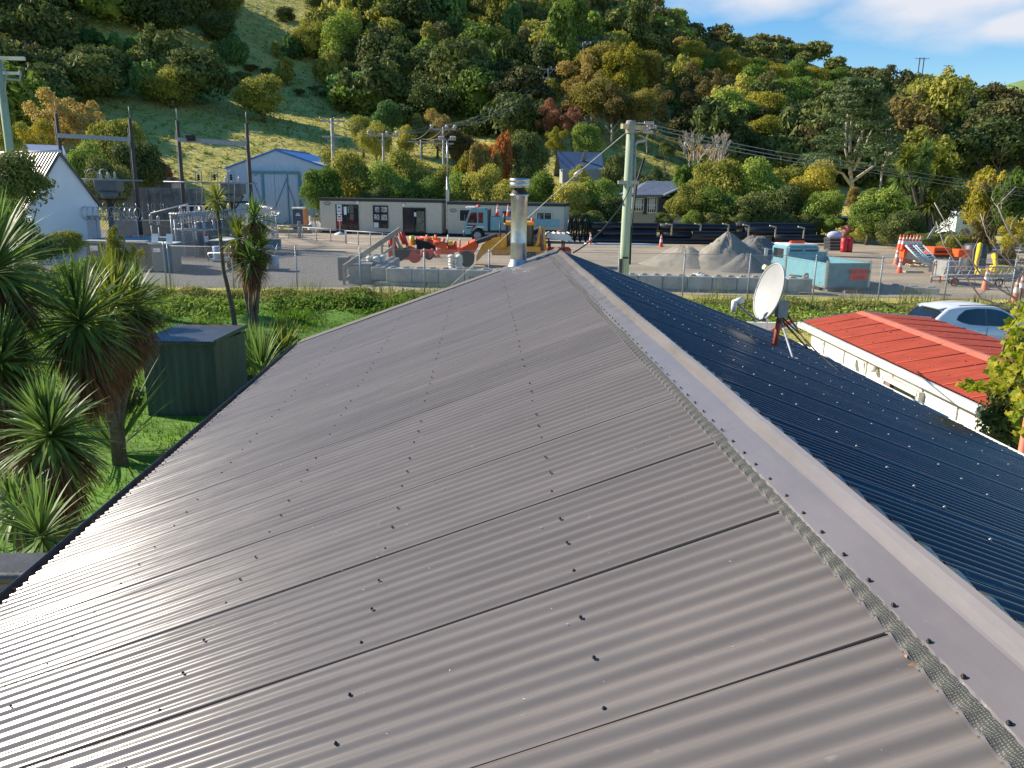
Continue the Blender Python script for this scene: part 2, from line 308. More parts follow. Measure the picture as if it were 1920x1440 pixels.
def terrain():
    n = 240; rs = np.concatenate([np.linspace(.5, 100, 80), np.linspace(104, 900, 130)])
    th = np.linspace(-1.5, 1.5, n); T, Rr = np.meshgrid(th, rs); X = Rr*np.sin(T); Y = Rr*np.cos(T)
    Z = H(X, Y); V = np.stack([X, Y, Z], -1).reshape(-1, 3); m = len(rs)
    i = np.arange(m-1)[:, None]*n+np.arange(n-1)[None]; F = np.stack([i, i+1, i+n+1, i+n], -1).reshape(-1, 4)
    gm, nt, b = newmat('hill pasture'); b.inputs['Roughness'].default_value = .95; b.inputs['Specular IOR Level'].default_value = .1
    g = N(nt, 'ShaderNodeNewGeometry'); n1 = N(nt, 'ShaderNodeTexNoise'); n1.inputs['Scale'].default_value = .35; n1.inputs['Detail'].default_value = 6; n1.inputs['Roughness'].default_value = .7
    nt.links.new(g.outputs['Position'], n1.inputs['Vector']); cr = N(nt, 'ShaderNodeValToRGB'); e = cr.color_ramp.elements
    e.new(.5); e[0].position = .3; e[1].position = .5; e[2].position = .7
    e[0].color = (.26, .26, .06, 1); e[1].color = (.50, .44, .12, 1); e[2].color = (.62, .50, .20, 1)
    nt.links.new(n1.outputs['Fac'], cr.inputs[0]); nt.links.new(cr.outputs[0], b.inputs['Base Color'])
    n2 = N(nt, 'ShaderNodeTexNoise'); n2.inputs['Scale'].default_value = .9; n2.inputs['Detail'].default_value = 6; nt.links.new(g.outputs['Position'], n2.inputs['Vector'])
    bp = N(nt, 'ShaderNodeBump'); bp.inputs['Strength'].default_value = .5; bp.inputs['Distance'].default_value = .5; nt.links.new(n2.outputs['Fac'], bp.inputs['Height']); nt.links.new(bp.outputs[0], b.inputs['Normal'])
    tag(npmesh('hillside_ground', V, F, gm, smooth=True), kind='structure')
    # ground behind the camera and beneath the house
    mb = MB(); mb.add([(-900, -500, -.03), (900, -500, -.03), (900, 70, -.03), (-900, 70, -.03)], [(0, 1, 2, 3)])
    tag(mb.build('ground', gm), kind='structure')
    # far grassy hill at the right
    mb = MB(); P = []; W = 26
    for j in range(8):
        for i in range(W):
            u = 1500+i*60; hh = np.interp(u, [1500, 1850, 1900, 1960, 2300, 3000], [60, 196, 180, 172, 110, 20])*(1-(j/7-.45)**2*2)
            a = math.atan((u-960)/FPX)+PS; d = 620+j*60; P.append((d*sin(a), d*cos(a), 5.2+hh/1491*d*cos(a-PS)))
    mb.add(P, [(j*W+i, j*W+i+1, (j+1)*W+i+1, (j+1)*W+i) for j in range(7) for i in range(W-1)], True)
    tag(mb.build('far_hill', mat('far pasture', (.20, .29, .07), .95, 0, .12, .02)), kind='structure')
terrain()
def flat(name, pts, z, m, kind='structure'):
    mb = MB(); mb.add([(x, y, z) for x, y in pts], [tuple(range(len(pts)))]); return tag(mb.build(name, m), kind=kind)
ym, nt, b = newmat('yard gravel'); b.inputs['Roughness'].default_value = .95
g = N(nt, 'ShaderNodeNewGeometry')
def nz(s, d=5, v=None):
    n = N(nt, 'ShaderNodeTexNoise'); n.inputs['Scale'].default_value = s; n.inputs['Detail'].default_value = d; n.inputs['Roughness'].default_value = .65
    if v:
        mp = N(nt, 'ShaderNodeMapping'); mp.inputs['Scale'].default_value = v; nt.links.new(g.outputs['Position'], mp.inputs[0]); nt.links.new(mp.outputs[0], n.inputs['Vector'])
    else: nt.links.new(g.outputs['Position'], n.inputs['Vector'])
    return n
a = nz(.22, 6, (1, 1.6, 1)); c = N(nt, 'ShaderNodeValToRGB'); e = c.color_ramp.elements
e.new(.5); e[0].position = .36; e[1].position = .5; e[2].position = .64
e[0].color = (.27, .235, .18, 1); e[1].color = (.42, .35, .255, 1); e[2].color = (.50, .40, .27, 1)
nt.links.new(a.outputs[0], c.inputs[0]); a2 = nz(7, 4); mx = N(nt, 'ShaderNodeMixRGB', blend_type='MULTIPLY'); mx.inputs[0].default_value = .7
c2 = N(nt, 'ShaderNodeValToRGB'); c2.color_ramp.elements[0].position = .3; c2.color_ramp.elements[1].position = .6; c2.color_ramp.elements[0].color = (.62, .62, .62, 1)
nt.links.new(a2.outputs[0], c2.inputs[0]); nt.links.new(c.outputs[0], mx.inputs[1]); nt.links.new(c2.outputs[0], mx.inputs[2]); a4 = nz(1, 5, (.10, 1.5, 1)); c4 = N(nt, 'ShaderNodeValToRGB'); c4.color_ramp.elements[0].position = .38; c4.color_ramp.elements[1].position = .58; c4.color_ramp.elements[0].color = (.72, .70, .68, 1); nt.links.new(a4.outputs[0], c4.inputs[0])
mx4 = N(nt, 'ShaderNodeMixRGB', blend_type='MULTIPLY'); mx4.inputs[0].default_value = .9; nt.links.new(mx.outputs[0], mx4.inputs[1]); nt.links.new(c4.outputs[0], mx4.inputs[2]); nt.links.new(mx4.outputs[0], b.inputs['Base Color'])
a3 = nz(14, 5); bp = N(nt, 'ShaderNodeBump'); bp.inputs['Strength'].default_value = .8; bp.inputs['Distance'].default_value = .05; nt.links.new(a3.outputs[0], bp.inputs['Height']); nt.links.new(bp.outputs[0], b.inputs['Normal'])
Mt['yard'] = ym
flat('yard', [(-70, 34.6), (-9, 34.9), (12, 33.6), (40, 32.6), (48, 50), (44, 74), (10, 79), (-30, 80), (-70, 78)], .712, ym)
Mt['gravelg'] = mat('grey ballast', (.135, .13, .12), .95, 0, .45, 7, .9, 16, detail=6)
flat('gravel_bed', [(-34, 34.7), (-5.6, 35.3), (-5.4, 49), (-12, 55), (-34, 58)], .716, Mt['gravelg'])
Mt['lawnsoil'] = mat('lawn', (.10, .22, .015), .95, 0, .35, 1.6, .5, 12)
flat('lawn', [(-22, 7), (-3.2, 7), (-3.2, 24.9), (-1.5, 24.9), (-22, 24.9)], .012, Mt['lawnsoil'])
mb = MB(); yy = [24.9+i*.55 for i in range(15)]
mb.add([(x, y, Hs(0, y)+.05) for y in yy for x in (-22, 8)], [(2*i, 2*i+1, 2*i+3, 2*i+2) for i in range(14)])
tag(mb.build('lawn_slope', Mt['lawnsoil']), kind='structure')
flat('driveway', [(7, 19), (40, 19), (40, 27.6), (7, 27.6)], .02, Mt['gravelg'])
# ---------------------------------------------------------------- foliage
def leaves(P, Nn, size, asp=1.6, rg=None):
    """diamond shaped leaf clumps at points P facing roughly Nn"""
    rg = rg or rng; n = len(P); Nn = Nn/np.maximum(np.linalg.norm(Nn, axis=1, keepdims=True), 1e-6)
    t = rg.normal(size=(n, 3)); t -= Nn*(t*Nn).sum(1, keepdims=True); t /= np.maximum(np.linalg.norm(t, axis=1, keepdims=True), 1e-6)
    w = np.cross(Nn, t); s = (size*rg.uniform(.6, 1.4, n))[:, None]
    V = np.stack([P-t*s*asp/2, P+w*s/2+t*s*.1, P+t*s*asp/2, P-w*s/2+t*s*.1], 1).reshape(-1, 3)
    return V, np.arange(n*4).reshape(n, 4)
def rdir(n, rg): d = rg.normal(size=(n, 3)); return d/np.linalg.norm(d, axis=1, keepdims=True)
def lobes(kind, rg):
    """lobe centres and radii for a unit crown, base at z=0, top about z=2"""
    Lb = []
    if kind == 'round':
        for i in range(15):
            d = rdir(1, rg)[0]; d[2] = abs(d[2])*1.0-.25; r = rg.uniform(.28, .5); k = rg.uniform(.45, .78)
            Lb.append((np.array([d[0]*k, d[1]*k, 1+d[2]*k]), np.array([r, r, r*.8])))
        Lb.append((np.array([0, 0, .95]), np.array([.72, .72, .68])))
    elif kind == 'flat':
        for i in range(16):
            a = rg.uniform(0, 2*pi); k = rg.uniform(.1, .8); r = rg.uniform(.22, .4)
            Lb.append((np.array([cos(a)*k, sin(a)*k, 1.25-.5*k*k+rg.uniform(-.1, .1)]), np.array([r, r, r*.55])))
        Lb.append((np.array([0, 0, .8]), np.array([.8, .8, .55])))
    elif kind == 'tall':
        for i in range(18):
            z = rg.uniform(.25, 1.8); a = rg.uniform(0, 2*pi); w = .62*(1-abs(z-.9)/1.35); r = rg.uniform(.22, .38)
            Lb.append((np.array([cos(a)*w*.7, sin(a)*w*.7, z]), np.array([r, r, r*1.25])))
    elif kind == 'sparse':
        for i in range(30):
            d = rdir(1, rg)[0]; k = rg.uniform(.35, .9); r = rg.uniform(.14, .26)
            Lb.append((np.array([d[0]*k*.9, d[1]*k*.9, 1.0+d[2]*k]), np.array([r, r, r*1.2])))
    elif kind == 'shaggy':
        for i in range(26):
            d = rdir(1, rg)[0]; d[2] = abs(d[2]); k = rg.uniform(.3, .85); r = rg.uniform(.16, .32)
            Lb.append((np.array([d[0]*k, d[1]*k, .7+d[2]*k*1.1]), np.array([r*.8, r*.8, r*1.5])))
        Lb.append((np.array([0, 0, .8]), np.array([.6, .6, .6])))
    return Lb
def crown(kind, nleaf, size, seed, asp=1.6):
    rg = np.random.default_rng(seed); Lb = lobes(kind, rg)
    w = np.array([(l[1]**1).prod()**(2/3) for l in Lb]); w /= w.sum(); idx = rg.choice(len(Lb), nleaf, p=w)
    Cn = np.array([l[0] for l in Lb])[idx]; Rd = np.array([l[1] for l in Lb])[idx]; d = rdir(nleaf, rg)
    flip = (d[:, 2] < 0) & (rg.uniform(size=nleaf) < .6); d[flip, 2] *= -1
    rad = (rg.uniform(.62, 1.08, nleaf))[:, None]; P = Cn+d*Rd*rad
    Nn = d+rg.normal(size=d.shape)*.55
    if kind == 'shaggy': Nn[:, 2] *= .5
    V, F = leaves(P, Nn, size, asp, rg)
    if kind != 'sparse':           # shaded inside so that a crown is not see-through
        for l in Lb[-1:] + Lb[:5]:
            k = 6; th = np.linspace(0, 2*pi, 9)[:-1]; vv = []
            for j in range(1, k): vv += [[sin(pi*j/k)*cos(t), sin(pi*j/k)*sin(t), cos(pi*j/k)] for t in th]
            vv = np.array(vv)*l[1]*.6*rg.uniform(.8, 1.1, (len(vv), 1))+l[0]; b0 = len(V)
            ff = [[b0+j*8+i, b0+j*8+(i+1) % 8, b0+j*8+8+(i+1) % 8, b0+j*8+8+i] for j in range(k-2) for i in range(8)]
            V = np.vstack([V, vv]); F = np.vstack([F, np.array(ff)])
    me = bpy.data.meshes.new('crown')
    o = npmesh('crown', V, F, L['dark']); me = o.data; bpy.data.objects.remove(o); return me
def trunkmesh(seed, nl=6, r=.07, reach=.5, m='bark'):
    rd = random.Random(seed); mb = MB()
    mb.tube([(0, 0, -.15), (rd.uniform(-.03, .03), rd.uniform(-.03, .03), .5), (rd.uniform(-.06, .06), rd.uniform(-.06, .06), 1.05)], [r*1.3, r, r*.55], 7)
    for i in range(nl):
        a = rd.uniform(0, 2*pi); z = rd.uniform(.35, .95); k = rd.uniform(.4, 1)*reach
        mb.tube([(0, 0, z), (cos(a)*k*.5, sin(a)*k*.5, z+.25), (cos(a)*k, sin(a)*k, z+rd.uniform(.4, .7))], [r*.5, r*.35, r*.12], 5)
    o = mb.build('trunk', Mt[m]); me = o.data; bpy.data.objects.remove(o); return me
CR = {}; TK = [trunkmesh(i) for i in range(4)]; TKP = [trunkmesh(i+9, 10, .05, .6, 'palebark') for i in range(2)]
def getcrown(kind, lod, mt, v):
    k = (kind, lod, mt, v)
    if k not in CR:
        base = (kind, lod, None, v)
        if base not in CR:
            n, s = {'f': (11000, .044), 'c': (4200, .070), 'x': (800, .14)}[lod]
            if kind == 'sparse': n = int(n*.8); s *= .9
            CR[base] = crown(kind, n, s, hash((len(kind), v, ord(lod))) % 9999, 2.4 if kind == 'shaggy' else 1.6)
        me = CR[base].copy(); me.materials[0] = L[mt]; CR[k] = me
    return CR[k]
def tree(px, py, r, Y, kind, mt, label, cat='tree', name='tree', group=None, lod='f', sz=1.0, v=None, tk=0, base=None, lift=.8):
    """crown centred on a place of the photo, r photo pixels in radius, Y metres away"""
    if Y: p = dp(px, py, Y)
    else: p = hit(px, py+r*lift); p = dp(px, py, p.y)
    rad = r*(p.y*.97)/FPX; gz = Hs(p.x, p.y) if base is None else base
    v = (abs(int(px*7+py)) % 3) if v is None else v
    t = thing(name, label, cat, (p.x, p.y, gz-.05), rng.uniform(0, 6.28), group)
    cz = p.z-gz-rad*sz
    if Y and kind in ('round', 'shaggy') and 0 < cz < 2.4*rad and r > 22: full = (p.z+rad*sz-gz)/2; addobj('crown', getcrown(kind, lod, mt, v), t, (0, 0, 0), 0, (rad, rad, full))
    else: addobj('crown', getcrown(kind, lod, mt, v), t, (0, 0, cz), 0, (rad, rad, rad*sz))
    hgt = max(.5, (cz+rad*sz)*.62); k = min(1.6, max(.35, rad/2.2))
    addobj('trunk', (TKP if tk else TK)[v % 2], t, (0, 0, 0), 1, (rad*.9+.3, rad*.9+.3, hgt))
    return t
def swords(n, ln, wd, seed, droop=1.0, lo=-.9, hi=1.5, seg=6, z0=0):
    """a rosette of sword leaves"""
    rg = np.random.default_rng(seed); V = []; F = []
    for i in range(n):
        el = lo+(hi-lo)*(i+.5)/n+rg.normal()*.08; az = rg.uniform(0, 2*pi); l = ln*rg.uniform(.75, 1.1)
        d = np.array([cos(el)*cos(az), cos(el)*sin(az), sin(el)]); s = np.array([-sin(az), cos(az), 0]); s = s+rg.normal(size=3)*.25; s /= np.linalg.norm(s)
        p = np.array([0, 0, z0+(el-lo)/(hi-lo)*.12*ln])+d*.03; w = wd*rg.uniform(.8, 1.2); dr = droop*rg.uniform(.5, 1.5); b = len(V)
        for k in range(seg+1):
            t = k/seg; ww = w*(.55+.9*t if t < .5 else 2*(1-t))*.5+.001
            V += [p-s*ww, p+s*ww]; d = d+np.array([0, 0, -1])*dr*.16*(t+.15)*(1.1 if el < 1.2 else .35); d /= np.linalg.norm(d); p = p+d*l/seg
        F += [[b+2*k, b+2*k+1, b+2*k+3, b+2*k+2] for k in range(seg)]
    return np.array(V), np.array(F)
def swordmesh(mt, *a, **k):
    V, F = swords(*a, **k); o = npmesh('rosette', V, F, mt); me = o.data; bpy.data.objects.remove(o); return me
# ---------------------------------------------------------------- the house with the iron roof
XC, HC, SL = 1.2275, 5.2-1.0101, .3669
YE = 13.05; NR = Vector((-SL, 0, 1)).normalized()
def rz(X): return HC-SL*abs(X-XC)
P76 = .0762; AMP = .0088
house = thing('house', 'single storey house under a grey brown corrugated iron gable roof in the foreground', 'house', (0, 6, 0))
def HL(p): return (p[0], p[1]-6, p[2])
def corr(Y): return AMP*np.cos(2*pi*(Y-.0)/P76)
def slope(name, X0, X1, Y0, Y1, mt, sgn, ncol=9, lapY=4.05, sheets=True, amp=AMP):
    nrm = np.array([-SL*sgn, 0, 1])/sqrt(1+SL*SL); V = []; F = []
    k0 = math.floor((Y0-lapY)/(P76*10)); k1 = math.ceil((Y1-lapY)/(P76*10)); rg = np.random.default_rng(3)
    for k in range(k0, k1):
        a = max(Y0, lapY+k*P76*10); b = min(Y1, lapY+(k+1)*P76*10+.03); n = max(3, int((b-a)/P76*12)); ys = np.linspace(a, b, n)
        ph = ys-(lapY+k*P76*10); c = -amp*np.cos(2*pi*ph/P76)+.008*np.clip(1-ph/.11, 0, 1)-.003*np.clip((ph-.70)/.06, 0, 1)
        tilt = rg.normal()*.0022; bow = rg.normal()*.003
        xs = np.linspace(X0, X1, ncol); base = sum(len(v) for v in V)
        YY, XX = np.meshgrid(ys, xs, indexing='ij'); off = c[:, None]+tilt*(ph[:, None]-.4)+bow*np.sin((XX-X0)/(X1-X0)*pi)
        off = off+.0015*np.sin(XX*3.1+k*2.3)*np.sin(YY*2.2)
        Z = HC-SL*np.abs(XX-XC)
        G = np.stack([XX+nrm[0]*off, YY-6, Z+nrm[2]*off], -1).reshape(-1, 3)
        i = np.arange(n-1)[:, None]*ncol+np.arange(ncol-1)[None]
        f = np.stack([i, i+ncol, i+ncol+1, i+1], -1).reshape(-1, 4)+base
        if X1 > X0: f = f[:, ::-1]
        # turned-down near edge of the sheet
        e0 = G[:ncol]; e1 = e0-nrm*.012+np.array([0, .001, 0]); G2 = np.vstack([G, e0, e1]); q = base+len(G)
        f2 = np.array([[q+j, q+j+1, q+ncol+j+1, q+ncol+j] for j in range(ncol-1)])
        V.append(G2); F += [f, f2]
    return npmesh(name, np.vstack(V), np.vstack(F), Mt[mt], house, True)
tag(slope('roof_slope', XC, -2.93, -2.0, YE, 'roof', 1), 'sunlit grey brown corrugated slope')
tag(slope('roof_slope', XC, 5.28, -2.0, YE, 'roofshade', -1, lapY=4.3), 'shaded navy grey corrugated slope')
# ridge cap in two lengths, a perforated flashing on its near edge
capL = [(-.168, .012), (-.162, .016), (-.050, .016), (-.044, .020), (-.030, .034), (-.015, .045), (0, .049), (.013, .045), (.026, .034), (.036, .020), (.042, .013), (.115, .011), (.122, .003)]
def capsec(y0, y1, up, m):
    mb = MB(); n = 240; pts = []; q = len(capL)
    for i in range(n+1):
        y = y0+(y1-y0)*i/n
        for j, (dx, dz) in enumerate(capL):
            w = .0035*cos(2*pi*y/P76) if j in (0,) else (.006*cos(2*pi*y/P76*.5) if j >= q-2 else 0)
            pts.append(HL((XC+dx+(.004*sin(y*1.7) if j < q else 0), y, rz(XC+dx)+dz+up+w+.0015*sin(y*5+j)+(.0022*sin(y*23+j)*max(0, sin((y-4.6)*.55)) if 1 < j < 4 and 4.6 < y < 10.3 else 0))))
    mb.add(pts, [(i*q+j, i*q+j+1, (i+1)*q+j+1, (i+1)*q+j) for i in range(n) for j in range(q-1)], False)
    mb.add([pts[j] for j in range(q)]+[(pts[j][0], pts[j][1]+.001, pts[j][2]-.004) for j in range(q)], [(j, j+1, q+j+1, q+j) for j in range(q-1)])
    return mb.build('ridge_cap', Mt[m], house)
capsec(3.17, YE+.03, 0, 'cap'); capsec(-1.5, 3.21, .003, 'cap')
fm, nt, b = newmat('perforated flashing'); b.inputs['Metallic'].default_value = 0; b.inputs['Roughness'].default_value = .6; b.inputs['Specular IOR Level'].default_value = .3
g = N(nt, 'ShaderNodeTexCoord'); mp = N(nt, 'ShaderNodeMapping'); mp.inputs['Scale'].default_value = (170, 170, 0); vo = N(nt, 'ShaderNodeTexVoronoi'); vo.inputs['Scale'].default_value = 1; vo.inputs['Randomness'].default_value = .25
nt.links.new(g.outputs['Object'], mp.inputs[0]); nt.links.new(mp.outputs[0], vo.inputs['Vector']); cr = N(nt, 'ShaderNodeValToRGB'); e = cr.color_ramp.elements
e[0].position = .22; e[1].position = .4; e[0].color = (.15, .15, .135, 1); e[1].color = (.040, .042, .038, 1)
nt.links.new(vo.outputs['Distance'], cr.inputs[0]); nt.links.new(cr.outputs[0], b.inputs['Base Color'])
mb = MB(); pts = []; n = 1800; y0 = -1.5
for i in range(n+1):
    y = y0+(YE-.2-y0)*i/n; c = -AMP*cos(2*pi*(y-4.05)/P76); wv = .006*sin(2*pi*y/P76+1)+.004*sin(y*3.3)
    for j, dx in enumerate((-.206, -.202, -.188, -.172, -.160)):
        k = (0, .1, .55, .95, 1)[j]; pts.append(HL((XC+dx+(wv if j < 2 else 0), y, rz(XC+dx)+(c*(1-k)+.012*k)+.004+(.002 if j == 0 else 0))))
mb.add(pts, [(i*5+j, i*5+j+1, i*5+6+j, i*5+5+j) for i in range(n) for j in range(1, 4)], True)
mb.build('ridge_flashing', fm, house)
mb = MB(); mb.add([(p[0]-d, p[1], p[2]+z) for p in pts[0::5] for d, z in ((0, 0), (-.007, .004))], [(2*i, 2*i+1, 2*i+3, 2*i+2) for i in range(n)], True)
mb.build('flashing_hem', Mt['cap'], house)
# barge flashing at the far gable end
mb = MB()
for X0, X1 in ((-2.96, XC-.02), (XC+.02, 5.28)):
    w = .30 if X0 < 0 else .10
    a = [HL((X, YE+dy, rz(X)+dz)) for X in (X0, X1) for dy, dz in ((-w, .0135), (.02, .016), (.03, -.16))]
    mb.add(a, [(0, 3, 4, 1), (1, 4, 5, 2)])
mb.build('barge_flashing', Mt['barge'], house)
# gutters
for sx, X, lab in ((-1, -2.925, None), (1, 5.27, 'pale gutter along the far eave')):
    mb = MB(); zz = rz(X)-.035
    pr = [(0, -.02), (0, -.11), (sx*.115, -.11), (sx*.118, -.005), (sx*.128, .002), (sx*.136, -.004), (sx*.134, -.018)]
    mb.add([HL((X+dx, y, zz+dz)) for y in (-1.6, YE+.02) for dx, dz in pr], [(j, j+1, 7+j+1, 7+j) for j in range(6)], False)
    mb.build('gutter', Mt['gutter' if sx < 0 else 'offwhite'], house, label=lab)
# dry leaves lying in the gutter and against the flashing
def litter():
    mb = MB()
    for i in range(420):
        y = random.choice([random.uniform(6.5, 8), random.uniform(3.2, 6.2), random.uniform(8.9, 9.6), random.uniform(2, 6)]); c = Vector((-2.93-random.uniform(0, .1), y-6, rz(-2.93)-.13+random.uniform(0, .07)))
        a = Vector((random.gauss(0, 1), random.gauss(0, 1), random.gauss(0, .6))).normalized()*.025; w = a.orthogonal().normalized()*.012
        mb.add([c-a, c+w, c+a, c-w], [(0, 1, 2, 3)])
    for y in (1.25, 1.62, 2.6):
        for k in range(2):
            c = Vector((XC-.21-random.uniform(0, .02), y-6+random.uniform(-.03, .03), rz(XC-.21)+.014)); a = Vector((random.gauss(0, 1), random.gauss(0, 1), .2)).normalized()*.010; w = a.orthogonal().normalized()*.004
            mb.add([c-a, c+w, c+a, c-w], [(0, 1, 2, 3)])
    return mb
tag(litter().build('fallen_leaves', Mt['deadleaf'], house), kind='stuff')
mb = MB()                                                        # grit and dust specks lying on the iron
for i in range(130):
    X = random.uniform(-1.5, .9); Y = random.uniform(1.2, 6.5); c = Vector((X, Y-6, rz(X)+.0105)); a = Vector((random.gauss(0, 1), random.gauss(0, 1), 0)).normalized()*random.uniform(.002, .006); w = Vector((-a.y, a.x, 0))*.35
    mb.add([c-a, c+w, c+a, c-w], [(0, 1, 2, 3)])
tag(mb.build('grit', Mt['offwhite'], house), kind='stuff')
# roofing screws
scm = MB(); scm.lathe([(.0001, .0065), (.0032, .0065), (.0035, .004), (.0036, .003), (.0062, .0025), (.0062, -.001)], n=8)
so = scm.build('screw', Mt['screw']); SCL = so.data; bpy.data.objects.remove(so)
so = scm.build('screw', Mt['screwr']); SCR = so.data; bpy.data.objects.remove(so)
S = []
for X in (.333, -.416, -1.15, -1.98, -2.86):
    y = -.5+4.05-P76*0; k = 0; y = 4.05+P76*.5-P76*60
    st = (1, 3, 4, 3) if X > -2.5 else (2, 2, 2)
    while y < YE-.1:
        if y > .4: S.append((X+random.uniform(-.008, .008), y, AMP+.004, 0))
        y += P76*(3, 3, 4)[k % 3] if X > -2.5 else P76*(2, 1, 2)[k % 3]; k += 1
y = .9
while y < YE-.1: S.append((1.08, y+random.uniform(-.01, .01), .021, 0)); S.append((1.312, y+.05, .015, 1)); y += .1524
for X in (1.85, 2.55, 3.3, 4.05, 4.75):
    y = 1.6; k = 0
    while y < YE-.1: S.append((X+random.uniform(-.01, .01), y, AMP+.004, 2)); y += P76*(3, 4, 3)[k % 3]; k += 1
S.sort(key=lambda s: (Vector((s[0], s[1], rz(s[0])))-C0).length)
import itertools
rest = {0: MB(), 2: MB()}
def smat(X, Y, h, w):
    s = 1 if X < XC else -1; n = Vector((-SL*s, 0, 1)).normalized(); return Matrix.Translation(Vector(HL((X, Y, rz(X))))+n*h) @ n.to_track_quat('Z', 'Y').to_matrix().to_4x4()
nfirst = 0
for s in S:
    X, Y, h, w = s; pp = proj((X, Y, rz(X)))
    if not (-20 < pp[0] < 1940 and pp[1] < 1460): continue
    m = smat(*s)
    if nfirst < 100:
        o = addobj('screw', SCR if w == 2 else SCL, house); o.matrix_local = m; nfirst += 1
    else:
        r = rest[2 if w == 2 else 0]; r.add([m @ Vector(v) for v in scm.v], scm.f, True)
tag(rest[0].build('screw', Mt['screw'], house), kind='stuff'); tag(rest[2].build('screw', Mt['screwr'], house), kind='stuff')
# walls under the roof
mb = MB(); mb.box((1.2, .6, 1.2), (7.5, 13.2, 2.4)); mb.prism([(-2.6, 2.4), (1.2275, 3.95), (5.0, 2.4)], -5.9, 6.85); mb.build('wall', Mt['offwhite'], house)
mb = MB(); mb.prism([(-2.93, rz(-2.93)-.05), (XC, HC-.05), (5.27, rz(5.27)-.05), (5.27, rz(5.27)-.19), (XC, HC-.2), (-2.93, rz(-2.93)-.19)], 6.98, 7.02); mb.build('barge_board', Mt['barge'], house)
# steel flue through the roof
fp = Vector((.62, 12.7, rz(.62))); q0 = dp(972, 492, 12.7); ft = dp(973, 366, 12.7).z; fc = dp(973, 334, 12.7).z; fp.x = q0.x
flue = thing('flue', 'shiny steel wood burner flue with round cowl standing on the roof end', 'flue')
bpy.data.objects.remove(flue)
mb = MB(); zb = rz(fp.x)-.15; mb.lathe([(.128, zb), (.128, zb+.5), (.131, zb+.51), (.128, zb+.52), (.128, ft-.1), (.134, ft-.09), (.134, ft-.02), (.15, ft-.01), (.15, ft+.015), (.128, ft+.02)], (0, 0, 0), 28)
flue = mb.build('flue', Mt['galv'], house, (fp.x, fp.y-6, 0))
def sub(mb, name, mt, par, loc=None): o = mb.build(name, Mt[mt] if isinstance(mt, str) else mt, par, loc); return o
mb = MB(); mb.lathe([(.135, ft+.02), (.115, ft+.06), (.08, ft+.1), (.075, ft+.17)], n=24); sub(mb, 'inner_pipe', 'soot', flue)
mb = MB(); mb.lathe([(.02, fc-.02), (.14, fc), (.155, fc-.02), (.155, fc-.06), (.148, fc-.065), (.155, fc-.075), (.155, fc-.14), (.15, fc-.145), (.06, fc-.12)], n=28); sub(mb, 'cowl', 'galv', flue)
mb = MB(); m = Matrix.Translation((0, 0, rz(fp.x)+.012)) @ Matrix.Rotation(-math.atan(SL), 4, 'Y')
mb.lathe([(.132, zb+.25), (.145, zb+.2), (.17, zb+.14)], n=24); mb.add([m @ Vector((x, y, 0)) for x, y in ((-.3, -.22), (.3, -.22), (.3, .3), (-.3, .3))], [(0, 1, 2, 3)]); sub(mb, 'flue_flashing', 'galv', flue)
# ---------------------------------------------------------------- satellite dish on the far slope
def rrp(px, py):
    r = ray(px, py); t = (HC+SL*XC-CAMZ)/(r.z+SL*r.x); return C0+r*t
b0 = rrp(1453, 648)
dish = thing('satellite_dish', 'pale grey offset satellite dish on a tripod bracket on the dark roof slope', 'satellite dish', b0)
def dl(px, py, Y=None): return dp(px, py, Y if Y else b0.y)-b0
Yd = b0.y; cc = dl(1450, 549)
sc_ = Yd*.97/FPX; Rr_ = 56*sc_
# dish surface: normal faces away to the left of the camera
dn = Vector((-.95, -.10, .24)).normalized()
upv = (Vector((0, 0, 1))-dn*dn.z).normalized(); rt = dn.cross(upv)
def dishmesh(off, r, depth=.07):
    v = []; 
    for j in range(9):
        for i in range(36):
            a = 2*pi*i/36; k = j/8; v.append(cc+rt*cos(a)*r*k*.93+upv*sin(a)*r*k+dn*(depth*(k*k)-off))
    return v
mb = MB(); v = dishmesh(0, Rr_); mb.add(v, [(j*36+i, j*36+(i+1) % 36, j*36+36+(i+1) % 36, j*36+36+i) for j in range(8) for i in range(36)], True)
v2 = dishmesh(.012, Rr_); mb.add(v2, [(j*36+i, j*36+36+i, j*36+36+(i+1) % 36, j*36+(i+1) % 36) for j in range(8) for i in range(36)], True)
rim = [v[8*36+i] for i in range(36)]; mb.tube([p-dn*.006 for p in rim]+[rim[0]-dn*.006], .013, 6); mb.build('reflector', Mt['dish'], dish)
lnb = dl(1384, 570)
mb = MB(); low = cc-upv*Rr_*.96; mb.tube([low-dn*.02+Vector((0, 0, -.02)), dl(1413, 596), dl(1394, 580), lnb], [.014]*4, 6); arm = mb.build('feed_arm', Mt['steel'], dish)
mb = MB(); mb.cyl(lnb+Vector((-.05, 0, .04)), lnb+Vector((-.05, 0, -.1)), .035); mb.cyl(lnb+Vector((-.06, 0, .02)), lnb+Vector((.06, .02, .05)), .03, .045, 12); mb.build('receiver', Mt['offwhite'], dish)
mb = MB(); mtop = cc-dn*.12-upv*.12; mb.cyl((.0, 0, -.02), (0.02, 0, .35), .035, .033, 8); mb.build('mast', Mt['redoxide'], dish); mb = MB(); mb.cyl((.02, 0, .35), (.04, 0, cc.z-.15), .032, .03, 8); mb.box((.04, 0, cc.z-.2), (.12, .12, .2)); mb.tube([(.04, 0, cc.z-.2), mtop], .03); mb.build('upper_mast', Mt['steel'], dish)
